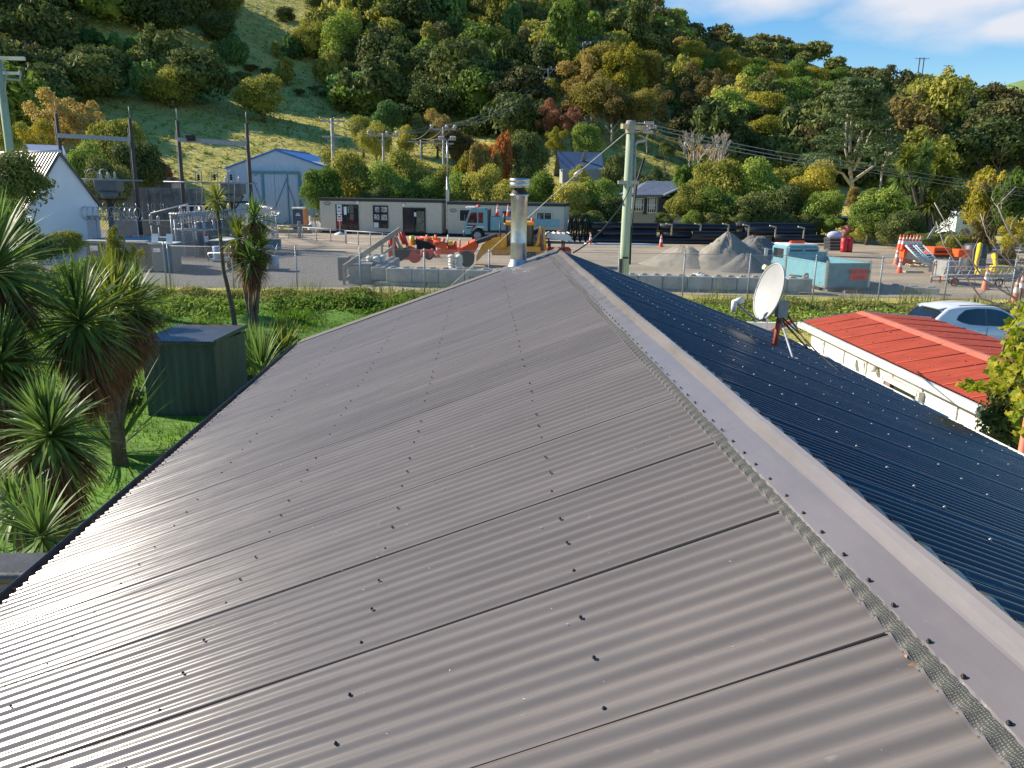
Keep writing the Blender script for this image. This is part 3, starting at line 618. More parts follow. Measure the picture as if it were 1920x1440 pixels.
for (a, bb, mt) in (((1448, 600), (1487, 672), 'steel'), ((1458, 598), (1516, 655), 'darksteel'), ((1462, 575), (1515, 646), 'darksteel')):
    e = rrp(*bb)-b0; s_ = dl(*a); s_ = Vector((.04, 0, s_.z)); mb = MB(); mb.tube([s_, e], .014); mb.box(e, (.1, .06, .012)); mb.build('brace', Mt[mt], dish)
mb = MB(); e = rrp(1437, 618)-b0; mb.tube([cc-upv*Rr_*.8-dn*.03, Vector((e.x, e.y, cc.z-Rr_*.9)), e], .013); mb.box(e, (.18, .07, .012)); mb.build('front_strut', Mt['offwhite'], dish)
mb = MB(); e = rrp(1578, 700)-b0; mb.tube([Vector((.05, 0, cc.z-.3)), (rrp(1500, 640)-b0)+Vector((0, 0, .12)), (rrp(1535, 668)-b0)+Vector((0, 0, .03)), e], .011); mb.build('cable', Mt['black'], dish)
def rbox(mb, c, size, **k): return mb.box(c, size, **k)
def part(mb, name, mt, par, label=None): return mb.build(name, Mt[mt] if isinstance(mt, str) else mt, par, label=label)
def corrsheet(mb, a, b, c, d, pitch=.0762, amp=.008, seg=6, per=None):
    """corrugated sheet on corners a-b (across the waves) and d-c; waves run a->d"""
    a, b, c, d = map(Vector, (a, b, c, d)); L_ = (b-a).length; n = max(4, int(L_/pitch*seg)); nn = (b-a).cross(d-a).normalized(); v = []
    for i in range(n+1):
        t = i/n; o = nn*amp*cos(2*pi*t*L_/pitch); v += [a.lerp(b, t)+o, d.lerp(c, t)+o]
    mb.add(v, [(2*i, 2*i+2, 2*i+3, 2*i+1) for i in range(n)], True)
# ---- garden shed
A = Vector((-5.93, 17.6, 0)); B = Vector((-7.50, 17.6, 0)); dirx = (A-B).normalized(); w = (A-B).length
sh = thing('garden_shed', 'dark green corrugated garden shed with a rust streaked low pitched roof beside the lawn', 'shed', (B.x, B.y, 0), atan2(dirx.y, dirx.x))
dpt = 2.3; hf, hb = 1.70, 1.52
mb = MB(); corrsheet(mb, (0, 0, 0), (w, 0, 0), (w, 0, hf), (0, 0, hf), .19, .012, 8)
corrsheet(mb, (w, 0, 0), (w, dpt, 0), (w, dpt, hb), (w, 0, hf), .19, .012, 8); corrsheet(mb, (0, dpt, 0), (0, 0, 0), (0, 0, hf), (0, dpt, hb), .19, .012, 8)
mb.add([(0, dpt, 0), (0, dpt, hb), (w, dpt, hb), (w, dpt, 0)], [(0, 1, 2, 3)]); part(mb, 'wall', 'green', sh)
mb = MB(); corrsheet(mb, (-.08, -.1, hf+.05), (w+.08, -.1, hf+.05), (w+.08, dpt+.1, hb+.16), (-.08, dpt+.1, hb+.16), .0762, .009); part(mb, 'roof', 'greyroof', sh)
rm = mat('rust streaks', (.22, .08, .05), .85, 0, .3, 5); mb = MB(); corrsheet(mb, (-.05, dpt*.62, hb+.13), (w*.8, dpt*.72, hb+.135), (w+.05, dpt+.09, hb+.165), (-.05, dpt+.09, hb+.165), .0762, .009); part(mb, 'rusty_sheet', rm, sh)
mb = MB(); mb.box((w/2, -.07, hf), (w+.16, .03, .07)); mb.prism([(-.1, hf+.0), (dpt+.1, hb+.1), (dpt+.1, hb+.19), (-.1, hf+.09)], w+.05, w+.08, 'x'); mb.box((w-.01, -.02, hf/2), (.07, .05, hf)); part(mb, 'trim', 'green', sh)
# ---- cabbage trees in the left foreground: heads on trunks
def cabbage(heads, base, label, tw=.12, n=190, ln=.85, wd=.045, skirt=True, mt='sword', name='cabbage_tree', group=None, mt2=None):
    """heads: list of (point, scale, droop)"""
    t = thing(name, label, 'cabbage tree', base, 0, group); bv = Vector(base)
    for i, (p, k, dr) in enumerate(heads):
        p = Vector(p)-bv; mb = MB(); mid = Vector((p.x*.45+random.uniform(-.1, .1), p.y*.45, p.z*.55))
        mb.tube([(random.uniform(-.05, .05), 0, -.1), Vector((p.x*.15, p.y*.15, p.z*.3)), mid, Vector((p.x*.85, p.y*.85, p.z*.85)), p], [tw*1.3, tw, tw*.8, tw*.7, tw*.55], 8)
        part(mb, 'trunk', 'bark', t) if p.z > .5 else None
        me = swordmesh(L[mt if (mt2 is None or i % 2 == 0) else mt2], int(n*(.6+.4*k)), ln*k, wd*(.7+.3*k), 100+i+int(abs(p.x*7)), dr, -1.0 if p.z > .5 else -.2)
        addobj('leaf_head', me, t, p)
        if skirt and p.z > .9:
            me = swordmesh(L['skirt'], int(n*1.7), ln*k*(1.0 if p.length < 3 else .85), wd*.5, 300+i, 2.4, -1.5, -.05, 5); addobj('dead_leaf_skirt', me, t, p-Vector((0, 0, .22*k)))
            if bv.y < 20: me = swordmesh(L['skirt'], n, ln*k*.8, wd*.5, 500+i, 2.8, -1.5, -.4, 5); addobj('dead_leaf_skirt', me, t, p-Vector((0, 0, .75*k)))
    return t
def HP(px, py, Y): return dp(px, py, Y)
b_ = gp(125, 1085, 0)
cabbage([(HP(150, 612, 12.2), .98, .75), (HP(95, 826, 9.4), .78, .85)], Vector((HP(115, 960, 11).x, 11.0, 0)), 'tall cabbage tree with two big green leaf heads left of the garden shed', .13, 400, 1.0, .05)
cabbage([(HP(-12, 520, 11.8), 1.15, .7), (HP(0, 690, 11.0), .85, .8)], Vector((HP(10, 850, 11.2).x, 11.2, 0)), 'cabbage tree at the left edge with a pale green head above a brown leaf skirt', .15, 400, 1.0, .05)
cabbage([(HP(78, 1015, 7.6), .8, .7)], Vector((HP(60, 1040, 7.6).x, 7.6, 0)), 'small low cabbage tree head beside the roof corner at lower left', .1, 150, .85, .04, False)
cabbage([(HP(30, 960, 8.6), .6, .8)], Vector((HP(25, 1000, 8.6).x, 8.6, 0)), 'short cabbage tree shoot behind the lower left trunks', .08, 110, .85, .04, False)
# bright flax like leaves behind the tall head
def flax(px, py, Y, k, mt, label, n=70, lo=.5, base=None, droop=.4, cat='flax', name='flax_plant', wd=.05):
    p = dp(px, py, Y); z = Hs(p.x, p.y) if base is None else base
    me = swordmesh(L[mt], n, k, wd, int(px+py), droop, lo, 1.5)
    o = addobj(name, me, None, (p.x, p.y, z)); tag(o, label, cat); return o
cabbage([(HP(215, 578, 14.6), 1.0, .45), (HP(250, 575, 15.2), .8, .6), (HP(190, 640, 14.0), .8, .8)], Vector((HP(215, 800, 14.4).x, 14.4, 0)), 'sunlit yellow green cabbage tree heads behind the tallest green head', .1, 260, 1.0, .05, True, 'swordy', mt2='sword')  # yellow leaf colour stands in for sun shining through the upper leaves
flax(190, 600, 15, 1.9, 'sword', 'broad green flax clump left of the shed roof', 90, .4)
# ---- middle group of cabbage trees
g0 = gp(450, 640, .2)
cabbage([(HP(405, 378, 24.5), .58, .9)], Vector((HP(440, 600, 24.5).x, 24.5, .1)), 'slender crooked cabbage tree with one small yellow green head in front of the transformers', .075, 130, 1.0, .05, False, 'swordy')
cabbage([(HP(478, 412, 24), .74, .8), (HP(448, 450, 23.6), .78, .9), (HP(470, 492, 23.3), .82, 1.0), (HP(490, 470, 23.6), .62, 1.0)], Vector((HP(474, 600, 23.8).x, 23.8, .1)), 'branching cabbage tree with a cluster of yellow green heads in front of the substation fence', .085, 150, .95, .05, True, 'sword', mt2='swordy')
for px, py, Y, k, mt, lb in ((470, 600, 22.6, 1.25, 'sword', 'low green cabbage tree clump at the foot of the slender trunks'), (525, 590, 23.2, 1.35, 'swordy', 'yellow green flax clump right of the slender trunks'), (488, 655, 21.3, 1.5, 'sword', 'dark green sword leaved clump behind the garden shed corner'), (415, 600, 23.5, .8, 'sword', 'small green sword leaved tuft left of the slender trunks')):
    flax(px, py, Y, k, mt, lb, 170, -.1, droop=.9, cat='sword leaved plant', name='sword_leaved_plant')
flax(1830, 580, 28.8, 1.1, 'swordy', 'spiky green tuft by the wire fence behind the white car', 60, .1, cat='flax')
# ---- shrub masses at left
def shrub(px, py, r, Y, kind, mt, label, sz=.9, lod='f', base=None, cat='shrub', name='shrub'):
    p = dp(px, py, Y); rad = r*Y*.97/FPX; gz = Hs(p.x, p.y) if base is None else base
    cz = max(p.z-rad*sz, gz-.1); k = (p.z+rad*sz-cz)/(2*rad)
    o = addobj(name, getcrown(kind, lod, mt, int(px+py) % 3), None, (p.x, p.y, cz), rng.uniform(0, 6), (rad, rad, rad*k)); return tag(o, label, cat)
tree(15, 350, 78, 27, 'round', 'dark', 'dark leafy tree in front of the white gabled building at the left edge', 'tree', sz=1.0)
tree(12, 425, 62, 24, 'round', 'mid', 'mid green tree below the dark one at the left edge', 'tree')
tree(15, 255, 40, 33, 'sparse', 'olive', 'thin yellow green tree climbing the utility pole at the left edge')
shrub(75, 470, 50, 22, 'round', 'dark', 'dark rounded shrub in front of the white gabled wall')
shrub(125, 460, 40, 23, 'round', 'olive', 'yellow tipped shrub by the white gabled wall')
shrub(150, 520, 55, 20, 'round', 'mid', 'mid green shrub behind the tallest cabbage tree head')
shrub(60, 545, 70, 17.5, 'round', 'dark', 'dark shrub filling the gap between the cabbage trees')
shrub(170, 560, 60, 18.5, 'round', 'dark', 'dark shrub left of the garden shed')
shrub(225, 760, 55, 15.5, 'round', 'dark', 'shaded shrub at the open left end of the garden shed')
shrub(215, 470, 30, 28, 'sparse', 'olive', 'climbing vine on the front wire fence', 1.8)
shrub(255, 500, 22, 28, 'sparse', 'olive', 'yellow leaved climber on the front wire fence beside the danger sign', 2.2)
# ---- grass and weeds
def blades(x0, x1, y0, y1, n, h, mt, name='grass', zf=None, dens=None, w=.35, tilt=.35, keep=None):
    x = rng.uniform(x0, x1, n); y = rng.uniform(y0, y1, n)
    if keep is not None: k = keep(x, y); x, y = x[k], y[k]
    n = len(x); z = H(x, y)+.03 if zf is None else zf(x, y); hh = h*rng.uniform(.4, 1.3, n)*(1+.6*np.sin(x*1.7+y*1.1)*np.sin(x*.6-y*.9))
    a = rng.uniform(0, 2*pi, n); ww = hh*w; dx, dy = np.cos(a)*ww/2, np.sin(a)*ww/2; tx, ty = rng.normal(size=n)*hh*tilt, rng.normal(size=n)*hh*tilt
    V = np.stack([np.stack([x-dx, y-dy, z-.02], -1), np.stack([x+dx, y+dy, z-.02], -1), np.stack([x+tx, y+ty, z+hh], -1)], 1).reshape(-1, 3)
    return tag(npmesh(name, V, np.arange(3*n).reshape(n, 3), L[mt]), kind='stuff')
blades(-19, -3.3, 8, 26.5, 60000, .07, 'grass', 'lawn_grass', keep=lambda x, y: x < -3.2-0*y)
blades(-20, 3, 24, 33, 70000, .11, 'grass', 'lawn_grass')
blades(3, 16, 15, 28, 26000, .09, 'grass', 'lawn_grass')
def scrubband(x0, x1, yc, wdt, n, hmax, mt, seed, size=.075):
    rg = np.random.default_rng(seed); x = rg.uniform(x0, x1, n); y = yc(x)+rg.normal(size=n)*wdt
    hm = hmax*(.45+.55*np.abs(np.sin(x*1.1+1)*np.sin(x*.37+y*.6))+.15*np.sin(x*3.7)); z = H(x, y)+hm*rg.uniform(0, 1, n)**.7*np.exp(-((y-yc(x))/(wdt*1.7))**2)
    V, F = leaves(np.stack([x, y, z], -1), rg.normal(size=(n, 3))+np.array([-.3, -.3, .8]), size, 2.4, rg); return V, F
fy = lambda x: 33.7-.066*(x+13)                                    # the wire fence line
V, F = scrubband(-14, 24, lambda x: fy(x)-1.5, .6, 52000, .48, 'scrub', 5, .055)
tag(npmesh('fence_line_weeds', V, F, L['scrub']), kind='stuff')
V, F = scrubband(-8, 1, lambda x: fy(x)-2.6, .6, 6000, .5, 'bright', 6)
tag(npmesh('leafy_weeds', V, F, L['bright']), kind='stuff')
V, F = scrubband(4, 24, lambda x: fy(x)-2.7, .8, 16000, .45, 'mid', 9, .055)
tag(npmesh('leafy_weeds', V, F, L['mid']), kind='stuff')
V, F = scrubband(-16, -9, lambda x: fy(x)-3.5, .9, 5000, .35, 'bright', 16)
tag(npmesh('leafy_weeds', V, F, L['bright']), kind='stuff')
blades(-14, 26, 29, 33.6, 9000, .5, 'scrub', 'dry_grass_stems', w=.04, tilt=.35, keep=lambda x, y: np.abs(y-fy(x)+.9) < 1.2)
def meadowmask(x, y):
    az = np.arctan2(x, y)-PS; u = 960+FPX*np.tan(az); return (u > -50) & (u < 1350)
blades(-95, 40, 80, 240, 70000, .26, 'meadow', 'hill_grass', zf=lambda x, y: H(x, y), w=1.1, tilt=.8, keep=meadowmask)
# ---- chain link yard fence: posts, top wire and woven wire
def chainlink(name, label, pts, h, zf, post_r=.03, rail=True, pitch=.12, wr=.0045, posts=None, top=0, cat='fence', midrail=False, woven=True, rot=1):
    p0 = Vector((pts[0][0], pts[0][1], 0)); t = thing(name, label, cat, (p0.x, p0.y, zf(p0.x, p0.y)))
    z0 = zf(p0.x, p0.y)
    for (a, b) in zip(pts[:-1], pts[1:]):
        a = Vector((a[0], a[1], 0)); b = Vector((b[0], b[1], 0)); Ln = (b-a).length; u = (b-a)/Ln
        n = posts or max(1, round(Ln/2.6))
        for i in range(n+1):
            q = a.lerp(b, i/n); z = zf(q.x, q.y)-z0; mb = MB(); mb.cyl((q.x-p0.x, q.y-p0.y, z-.1), (q.x-p0.x, q.y-p0.y, z+h+.06+top), post_r, n=7); part(mb, 'post', 'galvpost', t)
        def Pt(s, k): q = a+u*s; return Vector((q.x-p0.x, q.y-p0.y, zf(q.x, q.y)-z0+k))
        mb = MB()
        if rail: mb.tube([Pt(Ln*i/12, h) for i in range(13)], .02 if midrail else .008, 5)
        if midrail: mb.tube([Pt(Ln*i/12, h*.42) for i in range(13)], .018, 5); mb.tube([Pt(Ln*i/12, .08) for i in range(13)], .015, 5)
        part(mb, 'rail', 'galvpost', t)
        if not woven: continue
        mb = MB(); nrm = Vector((-u.y, u.x, 0)); k = int((Ln+h)/pitch)
        for sgn in (1, -1):
            for i in range(k):
                s0 = i*pitch-h; c0, c1 = max(0, s0), min(Ln, s0+h); k0, k1 = c0-s0, c1-s0
                if c1-c0 < .02: continue
                if sgn < 0: c0, c1 = Ln-c0, Ln-c1
                A_, B_ = Pt(c0, k0+.03), Pt(c1, k1+.03); d = (B_-A_).normalized(); w_ = d.cross(nrm)*wr; nn = nrm*wr
                mb.add([A_+w_, A_-w_*.5+nn, A_-w_*.5-nn, B_+w_, B_-w_*.5+nn, B_-w_*.5-nn], [(0, 1, 4, 3), (1, 2, 5, 4), (2, 0, 3, 5)])
        part(mb, 'wire_mesh', 'steel', t)
    return t
ZF = lambda x, y: Hs(x, y)
chainlink('chain_link_fence', 'long chain link fence with thin steel posts between the weeds and the gravel yard', [(-15.6, 34.0), (-13, 33.9), (27, 31.3)][1:], 1.85, ZF)
chainlink('chain_link_fence', 'tall chain link fence panel behind the climbing vine left of the corner post', [(-21, 36.2), (-13.2, 34.0)], 1.95, ZF, .035, posts=3, midrail=True)
# ---- razor wire fences of the substation
def razor(a, b, z, r, name, label, pitch=.16):
    a = Vector((a[0], a[1], z)); b = Vector((b[0], b[1], z)); Ln = (b-a).length; u = (b-a)/Ln; nrm = Vector((-u.y, u.x, 0)); mb = MB()
    n = int(Ln/pitch); pts = []
    for i in range(n*12): t = i/12; an = 2*pi*i/12; pts.append(a+u*(pitch*t)+nrm*cos(an)*r+Vector((0, 0, 1))*(sin(an)*r+r)+u*.12*sin(an*.5))
    mb.tube(pts, .013, 4); o = mb.build('razor_wire_coil', Mt['galv'], None); return tag(o, label, 'razor wire')
sf = lambda x, y: .7
f1, f2, f3, f4 = dp(150, 470, 46), dp(262, 470, 45), dp(332, 470, 47), dp(520, 450, 60)
chainlink('security_fence', 'tall steel security fence running from the white building to the danger sign', [(f1.x, 46), (f2.x, 45)], 2.5, sf, .04, posts=3, midrail=True, woven=True, pitch=.16, wr=.011)
razor((f1.x-.4, 46), (f2.x+.3, 45), 3.0, .36, '', 'loose razor wire coil above the fence beside the white building')
chainlink('security_fence', 'tall steel security fence angling away behind the cabbage tree heads', [(f3.x, 47), (f4.x, 60)], 2.3, sf, .045, posts=6, midrail=True, woven=True, pitch=.18, wr=.012)
razor((f3.x, 47), (f4.x, 60), 2.75, .33, '', 'tight razor wire coil on the fence behind the cabbage tree heads', .14)
f5 = dp(455, 400, 72); f6 = dp(250, 400, 66)
chainlink('security_fence', 'far security fence between the substation and the blue roofed shed', [(f4.x, 60), (f5.x, 74)], 2.3, sf, .04, posts=3, midrail=True, woven=False)
razor((f4.x, 60), (f5.x, 74), 2.75, .33, '', 'razor wire coil in front of the blue roofed shed', .2)
razor((f6.x-6, 67), (dp(330, 400, 66).x, 66), 2.6, .4, '', 'razor wire coil in front of the precast concrete wall', .5)
# ---- signs on the fences
def text(s, size, mt, par, m, ext=.002, name='lettering'):
    cu = bpy.data.curves.new('t', 'FONT'); cu.body = s; cu.size = size; cu.extrude = ext; cu.align_x = 'CENTER'; cu.align_y = 'CENTER'; cu.space_line = .85; cu.offset = size*.018
    o = bpy.data.objects.new('t', cu); col.objects.link(o); bpy.context.view_layer.update(); me = bpy.data.meshes.new_from_object(o.evaluated_get(bpy.context.evaluated_depsgraph_get())); bpy.data.objects.remove(o)
    me.materials.clear(); me.materials.append(Mt[mt]); q = addobj(name, me, par); q.matrix_local = m; return q
FR = Matrix.Rotation(pi/2, 4, 'X')                                  # upright, facing the camera side (-y)
def sign(px, py, Y, w, h, label, header=None, body=None, tri=True, rz=0):
    p = dp(px, py, Y); t = thing('warning_sign', label, 'sign', p, rz)
    mb = MB(); mb.box((0, 0, 0), (w, .01, h)); part(mb, 'panel', 'signwhite', t)
    if header is not None:
        mb = MB(); mb.box((0, -.008, h*.36), (w*.96, .004, h*.24)); part(mb, 'header', 'signred', t)
        if header: text(header, h*.19, 'signwhite', t, Matrix.Translation((0, -.012, h*.36)) @ FR)
    if tri: mb = MB(); mb.prism([(-w*.38, -h*.28), (-w*.08, -h*.28), (-w*.23, h*.02)], -.011, -.007); part(mb, 'warning_triangle', 'signred', t)
    if body:
        mb = MB()
        for i in range(3): mb.box((w*.18, -.008, h*(.06-.11*i)), (w*.42, .003, h*.035))
        part(mb, 'printed_lines', 'kiosk', t)
    return t
sign(256, 450, 44.8, .80, .52, 'white danger sign with red header on the razor wire fence', 'DANGER', True)
sign(176, 465, 35.5, .32, .20, 'small white warning sign behind the vine on the front fence', None, None)
sign(294, 469, 36, .30, .17, 'small white warning sign near the corner post of the front fence', None, None)
sign(387, 446, 47.5, .22, .46, 'narrow warning sign hanging on the angled security fence', '', True, False)
sign(236, 530, 31, .42, .62, 'pale notice board hidden among flax leaves by the fence', None, True, False)
# ---- white gabled substation building
def gable_building(name, label, cat, front_l, front_r, apex, eave_l, eave_r, Y, depth, wallm, roofm, rot=0, over=.15, ribs=True, zb=.7, ribp=.35):
    a = dp(*front_l, Y); b = dp(*front_r, Y); ap = dp(*apex, Y); el = dp(*eave_l, Y); er = dp(*eave_r, Y)
    t = thing(name, label, cat, (ap.x, Y, zb), rot)
    xl, xr = el.x-ap.x, er.x-ap.x; ze, zr = (el.z+er.z)/2-zb, ap.z-zb; zl, zrr = el.z-zb, er.z-zb
    mb = MB(); mb.prism([(xl+over, -.5), (xr-over, -.5), (xr-over, zrr), (0, zr-.05), (xl+over, zl)], 0, depth); part(mb, 'wall', wallm, t)
    for X, z in ((xl, zl), (xr, zrr)):
        mb = MB(); mb.add([(0, -.12, zr), (0, depth+.1, zr), (X, depth+.1, z-.05), (X, -.12, z-.05)], [(0, 1, 2, 3)] if X < 0 else [(0, 3, 2, 1)])
        mb.add([(0, -.12, zr), (X, -.12, z-.05), (X, -.12, z-.22), (0, -.12, zr-.2)], [(0, 1, 2, 3)])
        if ribs:
            k = int(depth/ribp)
            for i in range(k+1):
                y = -.1+(depth+.18)*i/k; mb.tube([(0, y, zr+.012), (X, y, z-.038)], .028, 4)
        part(mb, 'roof', roofm, t)
    mb = MB(); mb.tube([(0, -.15, zr+.02), (0, depth+.1, zr+.02)], .07, 6); part(mb, 'ridge_cap', 'steel', t)
    return t, Vector((xl, xr, zr))
def turned_gable():
    rot = R_(52); A_ = dp(110, 285, 45); n = Vector((-sin(rot), cos(rot), 0)); r = ray(187, 384); k = (A_-C0).dot(n)/r.dot(n); E_ = C0+r*k
    t = thing('substation_building', 'white plastered gable building with dark ribbed roof at the left edge', 'building', (A_.x, A_.y, .7), rot)
    hw = (Vector((E_.x, E_.y))-Vector((A_.x, A_.y))).length; zr = A_.z-.7; ze = E_.z-.7; dpth = 9.0
    mb = MB(); mb.prism([(-hw+.1, -.5), (hw-.1, -.5), (hw-.1, ze), (0, zr-.06), (-hw+.1, ze)], 0, dpth); part(mb, 'wall', 'shadewall', t)
    for s in (-1, 1):
        mb = MB(); X, z = s*(hw+.1), ze-.1; q = [(0, -.12, zr), (0, dpth+.1, zr), (X, dpth+.1, z), (X, -.12, z)]; mb.add(q, [(0, 1, 2, 3) if s < 0 else (3, 2, 1, 0)]); mb.add([(0, -.12, zr), (X, -.12, z), (X, -.12, z-.16), (0, -.12, zr-.16)], [(0, 1, 2, 3)])
        for i in range(28): y = -.05+(dpth+.1)*i/27; mb.box((X/2, y, (zr+z)/2+.03), (hypot(X, zr-z), .07, .06), ry=atan2(zr-z, X) if s > 0 else -atan2(zr-z, -X))
        part(mb, 'roof', 'ribroof', t)
    mb = MB(); mb.tube([(0, -.15, zr+.03), (0, dpth+.1, zr+.03)], .08, 6); part(mb, 'ridge_cap', 'offwhite', t)
    mb = MB(); mb.tube([(.3, -.03, zr-.45), (hw*.9, -.03, ze+.1)], .03, 4); part(mb, 'conduit', 'steel', t)
turned_gable()
mb = MB(); P_ = [dp(36, 288, 58), dp(124, 290, 58), dp(118, 273, 61), (dp(44, 270, 61))]; mb.add(P_+[p-Vector((0, 0, 2.5)) for p in P_], [(0, 1, 2, 3), (0, 4, 5, 1), (1, 5, 6, 2), (3, 7, 4, 0)])
tag(mb.build('outbuilding', mat('light blue grey roofing', (.26, .30, .40), .4, .2, .1, 2)), 'small outbuilding with blue grey roof behind the white gable', 'building')
# ---- substation plant
def gantry(pa, pb, ytop_a, ytop_b, Y, bz, label, lamp=False):
    a = dp(pa, ytop_a, Y); b = dp(pb, ytop_b, Y); t = thing('gantry', label, 'substation gantry', (a.x, Y, .7))
    for X, z in ((0, a.z-.7), (b.x-a.x, b.z-.7)):
        mb = MB(); mb.cyl((X, 0, -.2), (X, 0, z), .15, .11, 10); part(mb, 'pole', 'darkwood', t)
        mb = MB(); mb.cyl((X, 0, z), (X, 0, z+.75), .02, n=5); mb.tube([(X-.14, -.12, z-.6), (X-.16, -.14, z*.3)], .012, 4); part(mb, 'rod', 'steel', t)
    za = dp(pa, bz[0], Y).z-.7; zb = dp(pb, bz[1], Y).z-.7
    mb = MB(); mb.box(((b.x-a.x)/2, -.2, (za+zb)/2), (b.x-a.x, .1, .28), ry=-atan2(zb-za, b.x-a.x)); mb.box(((b.x-a.x)/2, -.14, (za+zb)/2), (b.x-a.x, .2, .03), ry=-atan2(zb-za, b.x-a.x)); part(mb, 'beam', 'steel', t)
    zc = dp(pa, bz[2], Y).z-.7
    mb = MB(); mb.tube([(-1.2, -.1, zc), (b.x-a.x+.5, -.1, zc-.05)], .05, 6); part(mb, 'busbar', 'steel', t)
    if lamp: mb = MB(); mb.box((.95, -.45, za+.12), (.55, .12, .4), rx=.5); o = part(mb, 'floodlight', 'charcoal', t); mb = MB(); mb.box((.95, -.53, za+.10), (.44, .02, .3), rx=.5); part(mb, 'lens', 'glass', o)
    return t
gantry(105, 243, 213, 222, 56, (254, 262, 335), 'left gantry of two dark poles joined by a pale beam above the white gable')
gantry(332, 462, 226, 232, 56, (262, 270, 341), 'right gantry of two dark poles carrying a floodlit beam', True)
def transformer(px, py, Y, w, h, label, k=1):
    p = dp(px, py, Y); t = thing('transformer', label, 'transformer', (p.x, Y, .7)); z = p.z-.7
    mb = MB(); mb.box((0, 0, z), (w, 1.1, h), bev=.08); mb.cyl((0, 0, z-h*.5), (0, 0, z-h*1.05), w*.42, w*.34, 14); part(mb, 'tank', 'kiosk', t)
    mb = MB(); mb.cyl((-.1, 0, -.1), (-.1, 0, z-h), .2, .17); mb.tube([(.1, 0, z-h*1.6), (w*.45, 0, z-h*.6)], .06); mb.box((0, 0, z-h*1.1), (w*1.3, .2, .16)); part(mb, 'stand', 'darkwood', t)
    for i in (-1, 0, 1):
        mb = MB(); x = i*w*.3; prof = [(.05, 0)]
        for q in range(4): prof += [(.1, .05+q*.09), (.05, .09+q*.09)]
        mb.lathe(prof+[(.04, .5)], (x, 0, z+h*.5), 8); part(mb, 'insulator', 'porcelain', t)
    for i in range(2*k):
        x = -w*.55+i*w*.5; mb = MB(); mb.tube([(x+cos(a)*w*.28-.1, -.2, z+h*.35+sin(a)*.75) for a in [pi*j/10 for j in range(11)]]+[(x-w*.28-.25, -.2, z-h)], .03, 6); part(mb, 'cable', 'steel', t)
    return t
transformer(204, 347, 57, 1.6, .85, 'grey transformer box on a pole between the white gable and the second gantry pole')
transformer(437, 354, 57, 1.5, .80, 'grey transformer box beside the right gantry pole in front of the blue roofed shed', 0)
for i, px in enumerate((372, 402, 433)):
    p = dp(px, 331, 56); t = thing('fuse_bracket', ('leftmost', 'middle', 'rightmost')[i]+' of the three looped fuse brackets on the right gantry bar', 'fuse bracket', p, 0)
    mb = MB(); mb.tube([(-.25, 0, -2.2), (-.2, 0, .3), (.0, 0, .42), (.22, 0, .3), (.2, 0, -.8), (.0, 0, -2.4)], .03, 6); part(mb, 'loop', 'steel', t)
    mb = MB(); mb.lathe([(.03, -.25), (.13, -.2), (.05, -.12), (.13, -.06), (.05, .02), (.12, .08), (.03, .15)], n=8); part(mb, 'insulator', 'soot', t)
for i, px in enumerate((348, 372, 396)):
    p = dp(px, 405, 52); t = thing('ribbed_transformer', ('leftmost', 'middle', 'rightmost')[i]+' dark oil tank behind the angled security fence', 'transformer', (p.x, 52.5+i*.7, .7))
    mb = MB(); mb.cyl((0, 0, 0), (0, 0, 3.0), .38, n=14); 
    for k in range(8): a = 2*pi*k/8; mb.box((cos(a)*.42, sin(a)*.42, 1.7), (.16, .03, 1.9), rz=a)
    mb.cyl((0, 0, 3.0), (0, 0, 3.08), .45, n=14); part(mb, 'tank', 'darksteel', t)
    mb = MB(); mb.lathe([(.04, 3.08)]+[q for j in range(4) for q in ((.15, 3.14+j*.11), (.06, 3.19+j*.11))]+[(.03, 3.6)], (-.25, -.3, -.9), 10); part(mb, 'insulator', 'porcelain', t)
# pipe rack in front of the oil tanks
mb = MB(); a = dp(313, 402, 48); b = dp(385, 402, 49)
for x in np.linspace(a.x, b.x, 4): mb.cyl((x, 48.6, .7), (x, 48.6, a.z), .07, n=8)
mb.tube([(a.x-.1, 48.6, a.z), (b.x+.3, 48.6, a.z)], .07); mb.tube([(a.x-.1, 48.9, a.z-.9), (b.x+.3, 48.9, a.z-.9)], .05)
tag(mb.build('pipe_rack', Mt['steel']), 'grey pipe rack in front of the dark oil tanks', 'pipe rack')
for i, (px, py, Y) in enumerate(((338, 388, 50.5), (352, 384, 51.2), (366, 390, 50.8), (381, 386, 51.6), (398, 392, 50.9), (414, 388, 52), (296, 405, 50), (282, 402, 51))):
    p = dp(px, py, Y); t = thing('insulator_post', 'slim steel post topped by a stacked grey insulator in the middle of the substation', 'insulator post', (p.x, Y, .7), 0, 'insulator posts in the substation'); h = p.z-.7
    mb = MB(); mb.cyl((0, 0, 0), (0, 0, h-.55), .05, n=6); mb.box((0, 0, h-.55), (.3, .2, .05)); part(mb, 'post', 'steel', t); mb = MB(); mb.lathe([(.04, h-.53)]+[q for j in range(5) for q in ((.12, h-.48+j*.1), (.06, h-.43+j*.1))]+[(.03, h+.04)], n=8); part(mb, 'insulator', 'porcelain', t)
for i, (a_, b_) in enumerate((((338, 386, 50.5), (414, 386, 52)), ((282, 400, 51), (352, 382, 51.2)))):
    mb = MB(); mb.tube([dp(*a_), dp(*b_)], .035, 5); tag(mb.build('busbar', Mt['offwhite']), ('long', 'short')[i]+' pale busbar joining the insulator posts in the substation', 'busbar')
